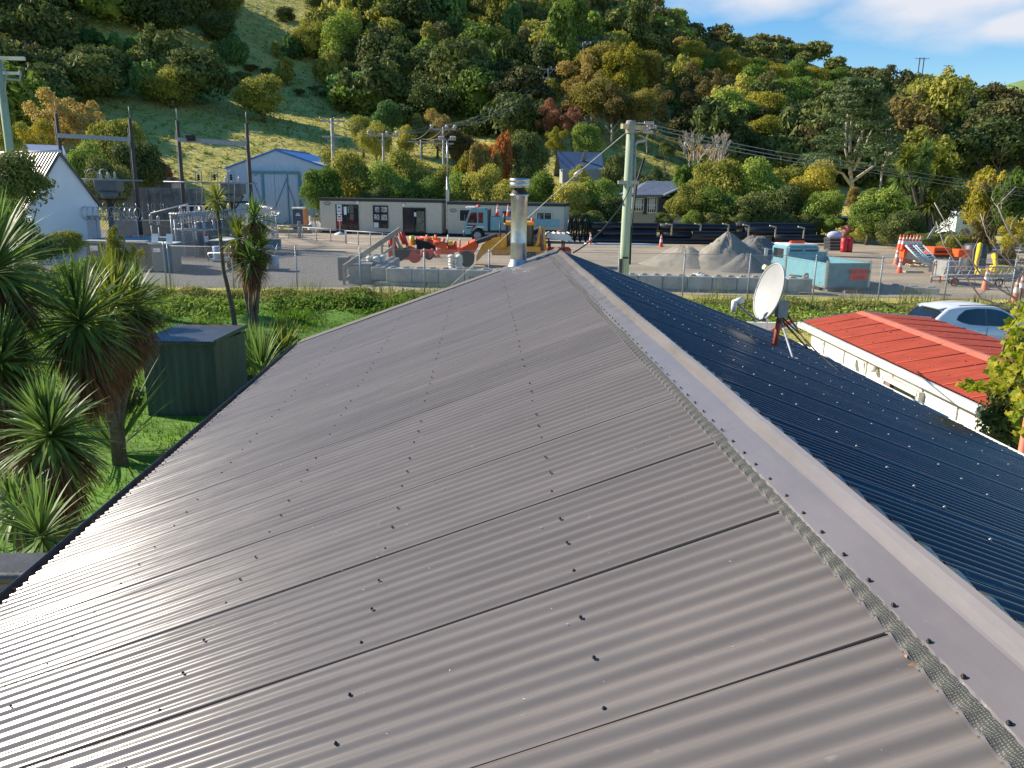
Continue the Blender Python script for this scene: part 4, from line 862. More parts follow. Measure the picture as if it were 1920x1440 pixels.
# precast concrete wall behind
t = thing('precast_wall', 'long ribbed precast concrete wall behind the substation', 'wall', (-30, 74, .7)); mb = MB(); a = dp(222, 352, 74).x+30; b = dp(420, 335, 80).x+30; zt = dp(300, 352, 76).z-.7
mb.box(((a+b)/2, 0, zt/2), (b-a, .2, zt)); mb.box(((a+b)/2, -.14, zt-.25), (b-a, .1, .5))
for x in np.arange(a, b, 1.25): mb.box((x, -.2, zt/2), (.18, .2, zt-.06))
part(mb, 'panel', 'concdark', t)
mb = MB(); a = dp(280, 342, 86); mb.box((a.x, 86, a.z-1.0), (6, 4, 2)); mb.prism([(a.x-3.3, a.z), (a.x+3.3, a.z), (a.x+1.5, a.z+.5), (a.x-3.1, a.z+.35)], 83.8, 88.2)
tag(mb.build('low_shed', Mt['greyroof']), 'low grey shed behind the precast concrete wall', 'shed')
# concrete bunds and kiosks
def tb(name, label, cat, px0, px1, ptop, Y, mt, dep=1.5, zb=.7, lid=None, lidm=None, rz=0):
    a = dp(px0, ptop, Y); b = dp(px1, ptop, Y); w = b.x-a.x; h = a.z-zb; t = thing(name, label, cat, ((a.x+b.x)/2, Y, zb), rz)
    mb = MB(); mb.box((0, dep/2, h/2), (w, dep, h), bev=.02); part(mb, 'body', mt, t)
    if lid: mb = MB(); mb.box((0, dep/2-.05, h+lid/2), (w+.16, dep+.2, lid), bev=.02); part(mb, 'lid', lidm, t)
    return t, w, h
t, w, h = tb('switch_kiosk', 'long low grey switchgear hut with dark front behind the vine covered fence', 'switchgear hut', 160, 272, 456, 41.5, 'charcoal', 3.5, lid=.14, lidm='conc')
mb = MB(); 
for i in range(1, 5): mb.box((-w/2+w*i/5, -.02, h/2), (.04, .04, h*.9))
mb.box((0, -.03, h*.72), (w, .05, .05)); part(mb, 'door_frame', 'kiosk', t)
t, w, h = tb('control_cabinet', 'green grey control cabinet with pale top beside the corner post', 'cabinet', 283, 322, 458, 40.5, 'kiosk', 1.1, lid=.06, lidm='offwhite')
for s in (-1, 1): mb = MB(); mb.box((s*.36, -.04+.2, h+.28), (.3, .04, .46), rx=-.25); part(mb, 'notice_panel', 'signwhite', t)
mb = MB(); mb.box((.42, -.03, h*.5), (.18, .05, h*.8)); mb.box((-.1, -.02, h*.5), (.02, .03, h*.9)); part(mb, 'door', 'kiosk', t)
t, w, h = tb('concrete_bund', 'tall grey concrete bund wall right of the control cabinet', 'wall', 333, 395, 432, 49.5, 'concdark', 3)
t, w, h = tb('concrete_bund', 'dark grey enclosure with pale top edge behind the yellow cabbage tree heads', 'wall', 396, 425, 452, 46, 'kiosk', 2.5, lid=.06, lidm='offwhite')
t, w, h = tb('concrete_plinth', 'cream concrete block wall in the sun behind the razor wire', 'wall', 205, 330, 412, 60, 'sand', .4)
t, w, h = tb('concrete_kerb', 'low concrete kerb at the end of the gravel behind the cabbage tree', 'kerb', 470, 525, 448, 55, 'conc', .3)
# galvanised trailer with blue drums
p = gp(455, 505); t = thing('flat_trailer', 'galvanised flat trailer frame with blue grey drums on the ballast', 'trailer', (p.x, p.y, .7), R_(4))
mb = MB(); mb.box((0, 0, .55), (3.0, 1.4, .08)); mb.tube([(-1.5, -.7, .9), (1.5, -.7, .9)], .03); mb.tube([(1.5, -.7, .5), (1.75, -.7, 1.3), (.9, -.7, 1.3)], .03); mb.tube([(1.5, .7, .5), (1.75, .7, 1.3)], .03)
for x in (-1.5, -.5, .5, 1.5): mb.cyl((x, -.7, .5), (x, -.7, .9), .025)
part(mb, 'frame', 'galv', t)
for x, y in ((-1.1, -.3), (.9, -.45), (1.7, -.5)): mb = MB(); mb.lathe([(.01, 0), (.27, 0), (.28, .3), (.27, .32), (.28, .6), (.25, .64), (.01, .64)], (x, y, .12 if x > 1 else .58), 14); part(mb, 'drum', mat('blue grey plastic drum', (.30, .40, .52), .5) if 'drum' not in Mt else 'drum', t)
for x in (-.3, .6):
    mb = MB(); mb.cyl((x, -.78, .3), (x, -.62, .3), .3, n=16); part(mb, 'wheel', 'rubber', t)
# ---------------------------------------------------------------- blue roofed shed
Y = 84; t, q = gable_building('machinery_shed', 'pale blue grey shed with bright blue roof and big sliding doors below the hill', 'shed', (420, 420), (600, 420), (517, 279), (420, 313), (610, 310), Y, 12, 'shedcor', 'blueroof', R_(-4), .1, False)
a = dp(470, 323, Y); b = dp(562, 327, Y); ox = dp(517, 279, Y).x; zt = a.z-.7
mb = MB(); mb.box(((a.x+b.x)/2-ox, -.2, zt), (b.x-a.x, .14, .28))
for x, w_ in ((a.x, .08), (dp(494, 350, Y).x, .22), (dp(541, 350, Y).x, .1), (b.x, .22)): mb.box((x-ox, -.2, zt/2), (w_, .12, zt))
part(mb, 'door_frame', 'teal', t)
for X0, X1 in ((a.x, dp(516, 350, Y).x-.03), (dp(516, 350, Y).x+.03, b.x)):
    mb = MB(); mb.box(((X0+X1)/2-ox, -.12, zt/2), (X1-X0, .04, zt-.1)); 
    for i in range(8): mb.box((X0+(X1-X0)*i/7-ox, -.15, zt/2), (.03, .02, zt-.1))
    part(mb, 'sliding_door', 'shedcor', t)
mb = MB()
for (x0, z0, x1, z1) in ((476, 330, 494, 322), (476, 340, 496, 392), (516, 392, 541, 330), (558, 392, 541, 345)):
    A_ = dp(x0, z0, Y); B_ = dp(x1, z1, Y); mb.tube([(A_.x-ox, -.2, A_.z-.7), (B_.x-ox, -.2, B_.z-.7)], .035, 4)
part(mb, 'brace', 'teal', t)
mb = MB(); 
for i in range(1, 30): x = q.x+(q.y-q.x)*i/30; mb.box((x, -.015, zt/2+.3), (.04, .03, zt+1.2*(1-abs(i-15)/15)))
part(mb, 'wall_rib', 'shedcor', t)
# ---------------------------------------------------------------- site cabins
def cabin(pxl, pxr, pyl, pyr, ytl, label):
    a = gp(pxl, pyl); b = gp(pxr, pyr); L_ = (b-a).length; an = atan2(b.y-a.y, b.x-a.x); top = dp(pxl, ytl, a.y).z-.7
    t = thing('site_cabin', label, 'portable cabin', (a.x, a.y, .7), an)
    mb = MB(); mb.box((L_/2, 1.5, .25+(top-.35)/2), (L_, 3.0, top-.35)); 
    part(mb, 'wall', 'beige', t)
    mb = MB()
    for i in range(int(L_/.3)+1): mb.box((min(L_-.02, i*.3), -.006, .25+(top-.6)/2), (.012, .014, top-.62))
    part(mb, 'panel_joint', 'beige', t)
    mb = MB(); mb.box((L_/2, 1.5, top-.02), (L_+.12, 3.2, .26), bev=.02); part(mb, 'roof', 'charcoal', t)
    mb = MB(); mb.box((L_/2, 1.5, .1), (L_-.2, 2.8, .3)); part(mb, 'base', 'black', t)
    return t, a, an, L_, top
def cx(a, an, px, py):                   # along-wall coordinate and height of a place of the photo on the cabin front
    n = Vector((-sin(an), cos(an), 0)); r = ray(px, py); k = (a-C0).dot(n)/r.dot(n); p = C0+r*k-a; return p.x*cos(an)+p.y*sin(an), p.z+.0
def opening(t, a, an, r, frame, glass=True, div=0, name='window', hdiv=False, fm='charcoal', gm='glass'):
    x0, z1 = cx(a, an, r[0], r[1]); x1, z0 = cx(a, an, r[2], r[3]); w, h = x1-x0, z1-z0; xm, zm = (x0+x1)/2, (z0+z1)/2
    mb = MB(); mb.box((xm, -.02, zm), (w, .03, h)); o = part(mb, name, gm, t)
    f = .07; mb = MB(); mb.box((xm, -.05, z1-f/2), (w+f, .06, f)); mb.box((xm, -.05, z0+f/2), (w+f, .06, f))
    for x in [x0, x1]+[x0+w*(i+1)/(div+1) for i in range(div)]: mb.box((x, -.052, zm), (f*.8, .065, h-.01))
    if hdiv: mb.box((xm, -.045, z0+h*.33), (w, .05, f*.8))
    part(mb, 'frame', fm, o); return o, (x0, x1, z0, z1)
def logo(t, a, an, px, py, w):
    x, z = cx(a, an, px, py); mb = MB()
    for s in (1, -1):
        P_ = [(x+w*.33*cos(q), -.012, z+.02+s*w*.16*sin(q)) for q in [pi*(.1+.8*i/10) for i in range(11)]]; mb.tube(P_, .018, 4)
    mb.tube([(x-w*.5, -.012, z+.05), (x-w*.2, -.012, z), (x+w*.1, -.012, z+.04), (x+w*.5, -.012, z-.01)], .025, 4); mb.box((x, -.012, z-w*.2), (w*.8, .008, .05)); part(mb, 'emblem', 'kiosk', t)
def bulkhead(t, a, an, px, py):
    x, z = cx(a, an, px, py); mb = MB(); mb.sphere((x, -.08, z), .16, 12, 8, (1, .6, 1)); part(mb, 'wall_lamp', mat('lamp glass', (.85, .8, .6), .3), t)
def notice(t, a, an, px, py, w, h, mt='signwhite'):
    x, z = cx(a, an, px, py); mb = MB(); mb.box((x, -.10, z), (w, .01, h)); part(mb, 'notice', mt, t)
t, a, an, L_, tp = cabin(602, 828, 437, 443, 373, 'long beige site cabin with two glazed doors left of the light pole')
opening(t, a, an, (630, 383, 673, 436), 0, div=1, name='door'); opening(t, a, an, (700, 385, 728, 428), 0, div=1, name='window', hdiv=True); opening(t, a, an, (756, 389, 798, 437), 0, div=1, name='door')
mb = MB(); x0, z1 = cx(a, an, 781, 396); x1, z0 = cx(a, an, 796, 434); mb.box(((x0+x1)/2, -.035, (z0+z1)/2), (x1-x0, .02, z1-z0)); part(mb, 'glass_pane', mat('pane with painted reflection', (.16, .17, .12), .15, 0, .6, 6), t)  # mottled colour stands in for reflections in the door glass
mb = MB(); 
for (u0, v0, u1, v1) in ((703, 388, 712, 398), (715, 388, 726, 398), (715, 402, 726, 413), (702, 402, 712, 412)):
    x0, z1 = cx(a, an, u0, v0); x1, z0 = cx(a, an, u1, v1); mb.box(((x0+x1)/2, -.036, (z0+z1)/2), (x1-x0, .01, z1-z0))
part(mb, 'painted_sky_pane', mat('pane with painted reflection 2', (.42, .44, .38), .12, 0, .8, 7), t)  # pale sky reflections painted as panes over the window
logo(t, a, an, 614, 381, .8); bulkhead(t, a, an, 671, 380); bulkhead(t, a, an, 757, 384); notice(t, a, an, 648, 395, .26, .7); notice(t, a, an, 654, 393, .14, .55, 'teal'); notice(t, a, an, 779, 402, .2, .35); notice(t, a, an, 706, 422, .45, .45)
t, a, an, L_, tp = cabin(840, 1056, 443, 449, 380, 'long beige site cabin behind the blue truck and the digger')
opening(t, a, an, (862, 392, 884, 416), 0, fm='offwhite', div=0, gm='glass'); opening(t, a, an, (942, 394, 962, 420), 0, fm='offwhite', div=1); opening(t, a, an, (1007, 397, 1034, 421), 0, fm='offwhite', div=1)
logo(t, a, an, 850, 394, .75)
mb = MB(); x0, z1 = cx(a, an, 1009, 400); x1, z0 = cx(a, an, 1015, 418); mb.box(((x0+x1)/2, -.03, (z0+z1)/2), (x1-x0, .01, z1-z0)); part(mb, 'curtain', 'curtain', t)
# ---------------------------------------------------------------- portable toilet, tote, sacks, bin
p = gp(561, 434); t = thing('portable_toilet', 'dark blue portable toilet with faded orange side left of the site cabins', 'portable toilet', (p.x, p.y, .7), R_(-8))
mb = MB(); mb.box((-.08, .55, 1.05), (1.05, 1.1, 2.0), bev=.05); part(mb, 'body', 'loo', t)
mb = MB(); mb.box((.475, .55, 1.05), (.06, 1.08, 1.98)); mb.box((-.08, 1.12, 1.05), (1.05, .04, 1.98)); part(mb, 'side_panel', 'loopeach', t)
mb = MB(); mb.box((0, .55, 2.12), (1.2, 1.2, .16), bev=.07); part(mb, 'roof', 'offwhite', t)
mb = MB(); mb.prism([(-.42, .1), (.3, .1), (.3, 1.75), (.2, 1.9), (-.32, 1.9), (-.42, 1.75)], -.04, 0); o = part(mb, 'door', 'loo', t); mb = MB(); mb.box((-.02, -.05, 1.5), (.42, .01, .1)); mb.box((-.02, -.05, 1.65), (.26, .01, .07)); part(mb, 'sign_strip', 'signwhite', o)
p = gp(592, 432); t = thing('liquid_tote', 'white plastic liquid tote in a wire cage beside the portable toilet', 'tote tank', (p.x, p.y, .7))
mb = MB(); mb.box((0, .5, .72), (1.2, .95, 1.2), bev=.08); part(mb, 'tank', 'bag', t)
mb = MB(); 
for i in range(9): mb.cyl((-.63+i*.157, -.01, .12), (-.63+i*.157, -.01, 1.35), .012, n=4)
for i in range(6): mb.tube([(-.63, -.01, .14+i*.24), (.63, -.01, .14+i*.24)], .012, 4)
part(mb, 'cage', 'galv', t); mb = MB(); mb.box((0, .5, .06), (1.2, 1, .12)); part(mb, 'pallet', 'darksteel', t)
mb = MB(); mb.box((0, .45, 1.35), (1.0, .8, .06)); part(mb, 'cover', 'charcoal', t)
for i, px in enumerate((586, 597, 609)):
    p = gp(px, 436); mb = MB(); mb.lathe([(.02, 0), (.38, .03), (.46, .3), (.40, .65), (.2, .88), (.1, .93), (.17, 1.02), (.02, 1.04)], n=14)
    for k, v in enumerate(mb.v): mb.v[k] = (v[0]+.04*sin(v[2]*9+i), v[1]+.04*sin(v[0]*11), v[2])
    o = mb.build('sack', Mt['bag'], None, (p.x, p.y, .7)); tag(o, ('left', 'middle', 'right')[i]+' tied white sack standing beside the dark wheelie bin', 'sack', 'white sacks beside the bin')
p = gp(622, 436); t = thing('wheelie_bin', 'dark wheelie bin between the white sacks and the cabin door', 'bin', (p.x, p.y, .7)); mb = MB(); mb.prism([(-.36, .1), (.36, .1), (.42, 1.2), (-.42, 1.2)], 0, .75); part(mb, 'body', 'charcoal', t); mb = MB(); mb.box((0, .36, 1.25), (.92, .85, .1), bev=.04); part(mb, 'lid', 'soot', t)
for s in (-.3, .3): mb = MB(); mb.cyl((s-.03, .75, .12), (s+.03, .75, .12), .12); part(mb, 'wheel', 'rubber', t)
# ---------------------------------------------------------------- low pipe barriers, timber posts and safety stand
def rail(p0, p1, label, n, mt='steel', h=1.0, mesh=True):
    a, b = gp(*p0), gp(*p1); t = thing('pipe_barrier', label, 'barrier', (a.x, a.y, .7)); mb = MB(); d = b-a
    for i in range(n+1): q = d*i/n; mb.cyl((q.x, q.y, 0), (q.x, q.y, h), .035, n=6)
    part(mb, 'post', mt, t); mb = MB(); mb.tube([(0, 0, h), (d.x, d.y, h)], .04, 6); mb.tube([(0, 0, .12), (d.x, d.y, .12)], .02, 5); part(mb, 'rail', mt, t)
    if mesh:
        mb = MB(); k = int(d.length/.25); u = d/k
        for i in range(k-3): mb.tube([(u.x*i, u.y*i, .15), (u.x*(i+3.2), u.y*(i+3.2), h-.03)], .008, 3)
        part(mb, 'infill_mesh', mt, t)
    return t
rail((568, 450), (648, 456), 'low pipe barrier in front of the white sacks', 3, mesh=False)
rail((650, 458), (742, 465), 'low pipe barrier with mesh infill in front of the left cabin door', 4)
rail((522, 446), (562, 449), 'low pipe barrier in front of the portable toilet', 2, mesh=False)
for i, (px, py, hh) in enumerate(((562, 446, 1.35), (512, 443, 1.1))):
    p = gp(px, py); mb = MB(); mb.box((0, 0, hh/2), (.22, .22, hh), bev=.02); o = mb.build('timber_post', Mt['wood' if i == 0 else 'timber'], None, (p.x, p.y, .7)); tag(o, ('stout weathered timber post at the barrier joint near the portable toilet', 'shorter timber post by the far security fence')[i], 'post')
mb = MB(); a = gp(520, 441); mb.box((a.x+1.2, a.y+.5, 1.0), (3.4, .12, .3)); mb.box((a.x+1.2, a.y+.5, 1.5), (3.4, .12, .2)); tag(mb.build('timber_rail', Mt['wood']), 'weathered timber rails behind the portable toilet barrier', 'rail')
p = gp(649, 436); t = thing('safety_sign_stand', 'safety notice stand with red and white panels before the left cabin door', 'sign', (p.x, p.y-3.2, .7))
for z, h_, m_ in ((2.2, .8, 'signwhite'), (1.45, .55, 'signwhite'), (.95, .3, 'signred')):
    mb = MB(); mb.box((0, 0, z), (.42, .04, h_)); o = part(mb, 'panel', m_, t)
    if m_ == 'signwhite': mb = MB(); mb.box((0, -.025, z+h_*.2), (.26, .01, h_*.22)); mb.box((0, -.025, z-h_*.2), (.3, .01, h_*.12)); part(mb, 'print', 'signred' if z < 2 else 'teal', o)
mb = MB(); mb.cyl((0, 0, 0), (0, 0, 2.6), .03); mb.lathe([(.55, 0), (.5, .08), (.1, .25)], n=12); part(mb, 'base', 'offwhite', t)
# ---------------------------------------------------------------- concrete block walls
bn = 0
def blockwall(name, label, p0, p1, L_, h, z0, courses=1, mt='concblock', th=.6, digits=None):
    a, b = Vector((*p0, 0)), Vector((*p1, 0)); d = b-a; n = max(1, round(d.length/L_)); u = d/n; an = atan2(d.y, d.x)
    t = thing(name, label, 'concrete block wall', (a.x, a.y, z0), an)
    for c in range(courses):
        for i in range(n):
            mb = MB(); l = u.length; x = l*(i+.5)+(.0 if c % 2 == 0 else l*.45)
            if x > d.length: continue
            mb.box((x, 0, h*(c+.5)), (l-.03, th+random.uniform(-.03, .03), h-.015), rz=random.uniform(-.006, .006), bev=.025); part(mb, 'block', mt, t)
            if c == courses-1:
                mb = MB()
                for s in (-.25, .25): mb.box((x+s*l, 0, h*(c+1)+.03), (l*.22, th*.4, .08), bev=.03)
                part(mb, 'lifting_lug', 'conc', t)
    return t
za = dp(705, 501, 36.3).z
w1 = blockwall('block_wall', 'pale grey concrete block wall holding gravel in front of the red implements', (dp(703, 500, 36.3).x, 36.3), (dp(1000, 500, 35.6).x, 35.6), 1.2, .62, za-.62*2, 2)
x33 = dp(884, 522, 35.9); t33 = text('33', .3, 'charcoal', w1, w1.matrix_world.inverted())
bpy.context.view_layer.update(); wi = w1.matrix_world.inverted(); q = wi @ Vector((x33.x, 35.5, x33.z)); t33.matrix_local = Matrix.Translation((q.x, -.335, q.z)) @ FR
zb_ = dp(1250, 516, 35.2).z
blockwall('block_wall', 'long grey concrete block wall along the yard edge in front of the gravel heaps', (dp(1130, 515, 35.6).x, 35.6), (dp(1500, 520, 34.6).x, 34.6), 1.15, .6, zb_-1.2, 2)
a = dp(650, 478, 43); b = dp(720, 500, 36.6)
blockwall('block_wall', 'short concrete block wall side with white bagged sand beside the timber handrail', (dp(742, 492, 42).x, 42), (dp(712, 500, 36.9).x, 36.9), 1.2, .6, za-1.2, 2, 'conc')
a = dp(1312, 497, 39.5); blockwall('block_wall', 'low row of white blocks running back beside the gravel heaps', (dp(1315, 499, 38).x, 38.6), (dp(1352, 515, 35.3).x, 35.6), .9, .45, .7, 1, 'offwhite', .5)
a = dp(1665, 540, 37); blockwall('block_wall', 'low pale concrete barrier right of the blue tray truck', (dp(1630, 545, 36).x, 36), (dp(1760, 560, 34.6).x, 34.6), 1.6, .55, .45, 1, 'conc', .4)
p = gp(642, 528); mb = MB(); mb.box((0, 0, .55), (.5, 1.0, 1.1), bev=.02); tag(mb.build('concrete_pillar', Mt['concdark'], None, (p.x, p.y+.8, .7)), 'dark concrete pillar at the foot of the timber handrail', 'pillar')
mb = MB(); p = dp(697, 510, 36.7); mb.box((p.x-.55, 37.4, 1.05), (1.1, 1.5, 1.0), bev=.03); mb.box((p.x-.55, 37.4, 1.6), (1.15, 1.55, .08)); tag(mb.build('concrete_landing', Mt['conc']), 'pale concrete landing block under the timber handrail', 'block')
# timber handrail
t = thing('timber_handrail', 'weathered timber handrail climbing beside the concrete blocks', 'handrail', (gp(650, 540).x, gp(650, 540).y, .7)); o0 = Vector(t.location)
A_, B_ = dp(644, 502, 36.2), dp(750, 430, 42); C_, D_ = dp(648, 524, 36.2), dp(738, 462, 41.5)
for P_, Q_, w_ in ((A_, B_, .26), (C_, D_, .14)):
    mb = MB(); d = Q_-P_; mb.prism([(0, -w_/2), (d.length, -w_/2), (d.length, w_/2), (0, w_/2)], -.03, .03, m=Matrix.Translation(P_-o0) @ d.to_track_quat('X', 'Z').to_matrix().to_4x4()); part(mb, 'rail', 'wood', t)
for k in range(5):
    s = k/4.; q = A_.lerp(B_, s*.86)-o0; mb = MB(); mb.box((q.x, q.y+.05, (q.z)/2), (.1, .1, max(.5, q.z))); part(mb, 'post', 'timber' if k else 'wood', t)
# sand bags
def bagstack(px, py, Y, n, w, label, z0):
    p = dp(px, py, Y); t = thing('sandbag_stack', label, 'sandbags', (p.x, Y, z0))
    for i in range(n):
        for s in (-1, 1):
            mb = MB(); mb.sphere((s*w*.27+random.uniform(-.03, .03), random.uniform(-.03, .03), .07+i*.125), .5, 10, 6, (w*.55, .7, .17)); part(mb, 'sandbag', 'bag', t)
    return t
bagstack(854, 500, 36.6, 5, .62, 'neat stack of white sandbags on the block wall beside the digger bucket', dp(854, 504, 36.6).z)
bagstack(712, 490, 38.5, 4, .55, 'white sandbags piled beside the timber handrail', dp(712, 494, 38.5).z-.1)
bagstack(700, 497, 37.5, 2, .6, 'two courses of white sandbags on the landing block', 1.62)
# ---------------------------------------------------------------- gravel heaps
def heap(px, py, pyb, rpx, Y, label, mt, seed, flat_=.0, sy=.9):
    top = dp(px, py, Y); h = top.z-.7; r = rpx*1.18*Y/FPX; rg = np.random.default_rng(seed); n, m = 72, 26; mb = MB(); v = []
    ph = rg.uniform(0, 6.28, 6)
    for j in range(m+1):
        k = j/m
        for i in range(n):
            a = 2*pi*i/n; rr = r*(1+.07*sin(2*a+ph[0])+.05*sin(3*a+ph[1])+.02*sin(7*a+ph[2])); z = h*((1-k)*.9+.1*(1-k)**2.2)-h*.05*max(0, 1-k*9)-flat_*max(0, .22-k)*h*2
            z += (.10*sin(2*a+ph[5]+k*4)+.05*sin(5*a+ph[3]+k*3)+.025*sin(11*a+ph[4]+k*9))*h*k*(1-k)*1.5+rg.normal()*.012*h*(k < .97); v.append((rr*k*cos(a), rr*k*sin(a)*sy, max(-.05, z)))
    mb.add(v, [(j*n+i, j*n+n+i, j*n+n+(i+1) % n, j*n+(i+1) % n) for j in range(m) for i in range(n)], True)
    o = mb.build('gravel_heap', Mt[mt], None, (top.x, Y, .7)); return tag(o, label, 'gravel heap')
heap(1283, 453, 495, 66, 47, 'lowest rounded heap of pale sand on the left of the three', 'sand', 1, .3)
heap(1366, 431, 500, 74, 46.5, 'tallest pointed gravel heap in the middle', 'sand', 2, 0)
heap(1420, 431, 500, 72, 48.5, 'grey crushed gravel heap behind the blue tray truck cab', 'sandgrey', 3, .35)
heap(1398, 470, 500, 48, 44.2, 'dark grey gravel spill at the foot of the tallest heap', 'sandgrey', 4, .2)
heap(800, 497, 505, 95, 39.2, 'low spread of loose stones behind the block wall', 'sandgrey', 5, .3, .35)
heap(955, 497, 505, 60, 38.6, 'low stone heap under the digger arm', 'sandgrey', 6, .3, .5)
# ---------------------------------------------------------------- pipes
def pipe(px0, px1, py, Y, r, label, ribbed=True, open_end=True, mt='pipe', hollow=True, name='drain_pipe', grp=None):
    a = dp(px0, py, Y); b = dp(px1, py, Y); Ln = b.x-a.x; z = a.z; mb = MB(); n = 16; v = []
    if ribbed:
        k = int(Ln/.13); st = [(i*Ln/k+d, r*(1 if d else .93)) for i in range(k) for d in (0, .065)]
    else: st = [(Ln*i/4, r) for i in range(5)]
    m = Matrix.Rotation(pi/2, 4, 'Y'); prof = [(r*.9, .0)]+[(rr, s) for s, rr in st]+[(r*.9, Ln)]; mb.lathe(prof, n=n, smooth=True); mb.lathe([(r*.86, Ln), (r*.86, Ln-.5), (.02, Ln-.6)], n=n); mb.lathe([(.02, .6), (r*.86, .5), (r*.86, 0)], n=n)
    mb.v = [tuple(m @ Vector(q)) for q in mb.v]; o = mb.build(name, Mt[mt], None, (a.x, Y, z)); return tag(o, label, 'pipe', grp)
pipe(1108, 1232, 424, 66, .33, 'ribbed black pipe on top of the left stack behind the utility pole')
pipe(1128, 1230, 437, 65.6, .33, 'ribbed black pipe in the middle of the left stack behind the utility pole')
pipe(1105, 1236, 450, 65.2, .30, 'ribbed black pipe lying on the ground behind the two small traffic cones')
pipe(1104, 1170, 441, 66.6, .3, 'short black pipe bundle at the left end of the pipe stack')
pipe(1236, 1378, 426, 66, .33, 'smooth black pipe strapped on top of the middle stack', False)
pipe(1238, 1400, 441, 65.6, .33, 'smooth black pipe under the strapped pipe behind the gravel heaps', False)
pipe(1296, 1372, 440, 64.2, .32, 'short ribbed black pipe in front of the middle stack')
pipe(1240, 1360, 453, 65, .27, 'ribbed black pipe at the foot of the middle stack')
pipe(1378, 1525, 424, 67, .32, 'smooth black pipe on top of the right stack', False)
pipe(1395, 1528, 434, 66.5, .36, 'thick smooth black pipe in the right stack behind the grey gravel heap', False)
pipe(1450, 1545, 447, 65.5, .34, 'black pipe at the foot of the right stack behind the blue truck cab', False)
pipe(1095, 1240, 458, 63, .12, 'long thin pale grey pipe lying on the gravel between the two traffic cones', False, mt='pvc')
for i, (px, py) in enumerate(((1256, 420), (1310, 420), (1362, 420), (1400, 422), (1450, 424), (1503, 426))):
    p = dp(px, py, 65.4); t = thing('timber_chock', 'strapped timber chock on the black pipes, number %s from the left' % ('one', 'two', 'three', 'four', 'five', 'six')[i], 'timber chock', (p.x, 65.1, p.z)); mb = MB(); mb.box((-.15, .1, 0), (.45, .16, .1), ry=.2); part(mb, 'block', 'timber', t); mb = MB(); mb.box((.1, -.02, -.45), (.1, .05, .85)); part(mb, 'strap', 'timber', t)
# coiled hoses at the left end of the pipes
p = dp(1085, 436, 66); t = thing('hose_coils', 'upright coils of black hose at the left end of the pipe stack', 'hose coil', (p.x, 66, .7))
for i in range(4):
    mb = MB(); 
    for k in range(4): rr = 1.0-.09*k; mb.tube([(-.75+i*.45+rr*.18*cos(a), rr*.3*cos(a), .98+rr*.92*sin(a)) for a in [2*pi*j/20 for j in range(21)]], .06, 5)
    part(mb, 'coil', 'pipe', t)
for i in range(6): mb = MB(); mb.tube([(.9, -.2, .4+i*.23), (2.2, -.3, .5+i*.2), (3.2, -.1, .55+i*.21)], .07, 6); part(mb, 'hose_end', 'pipe', t)
# ---------------------------------------------------------------- traffic cones
def conemesh():
    m = MB(); m.box((0, 0, .02), (.40, .40, .04), bev=.03); m.lathe([(.15, .04), (.115, .27)], n=14); m.lathe([(.10, .48+.0), (.085, .56)], n=14) ; m.lathe([(.06, .70), (.032, .9), (.01, .91)], n=14); return m
def cone(px, py, label, mt='cone', z=.7, k=1.0, Y=None, tilt=0, grp=None):
    p = gp(px, py, z) if Y is None else dp(px, py, Y); t = thing('traffic_cone', label, 'traffic cone', p, random.uniform(0, 1), grp, k); t.rotation_euler = (tilt, tilt*.5, random.uniform(0, 1))
    if 'cone' not in CM:
        m = MB(); m.box((0, 0, .02), (.40, .40, .04), bev=.03); m.lathe([(.155, .04), (.03, .9), (.01, .91)], n=14); CM['cone'] = m
        m = MB(); f = lambda z_: .1565-(z_-.04)*.1453+.002; m.lathe([(f(.36), .36), (f(.56), .56)], n=14); m.lathe([(f(.66), .66), (f(.76), .76)], n=14); CM['band'] = m
    if (mt, 'c') not in CM:
        o = CM['cone'].build('cone_body', Mt[mt]); CM[(mt, 'c')] = o.data; bpy.data.objects.remove(o); o = CM['band'].build('band', Mt['reflect']); CM[(mt, 'b')] = o.data; bpy.data.objects.remove(o)
    addobj('cone_body', CM[(mt, 'c')], t); addobj('reflective_band', CM[(mt, 'b')], t); return t
CM = {}
cone(1107, 459, 'traffic cone at the left end of the pale grey pipe', k=1.05)
cone(1239, 463, 'traffic cone at the right end of the pale grey pipe', k=1.05)
cone(1686, 512, 'traffic cone standing alone in front of the orange barrier stack')
cone(1788, 531, 'bright traffic cone in front of the grey skip bin', k=1.05)
cone(1771, 523, 'faded traffic cone left of the bright one by the grey skip bin', 'coneold', k=1.1)
cone(1846, 543, 'faded traffic cone with a clean band near the steel trailer frame', 'coneold', k=1.1)
cone(1902, 566, 'faded traffic cone nearest the right edge of the yard', 'coneold', k=1.1)
cone(1912, 558, 'faded traffic cone half hidden behind the one nearest the right edge', 'coneold', k=1.15)
# ---------------------------------------------------------------- vehicles
def wheel(par, c, r, w, ax='y', rim='steel', name='wheel'):
    c = Vector(c); d = Vector((0, w/2, 0)); mb = MB(); prof = [(r*.6, -w/2), (r*.9, -w/2), (r, -w*.35), (r, w*.35), (r*.9, w/2), (r*.6, w/2)]; m = Matrix.Rotation(pi/2, 4, 'X')
    mb.lathe(prof, n=24); mb.v = [tuple(m @ Vector(q)+c) for q in mb.v]; o = part(mb, 'tyre', 'rubber', par)
    mb = MB(); mb.lathe([(.02, -w*.5), (r*.2, -w*.5), (r*.25, -w*.32), (r*.5, -w*.34), (r*.6, -w*.5), (r*.6, w*.5), (.02, w*.35)], n=16); mb.v = [tuple(m @ Vector(q)+c) for q in mb.v]; mb.v = [(q[0], 2*c.y-q[1], q[2]) if False else q for q in mb.v]; part(mb, 'rim', rim, o); return o
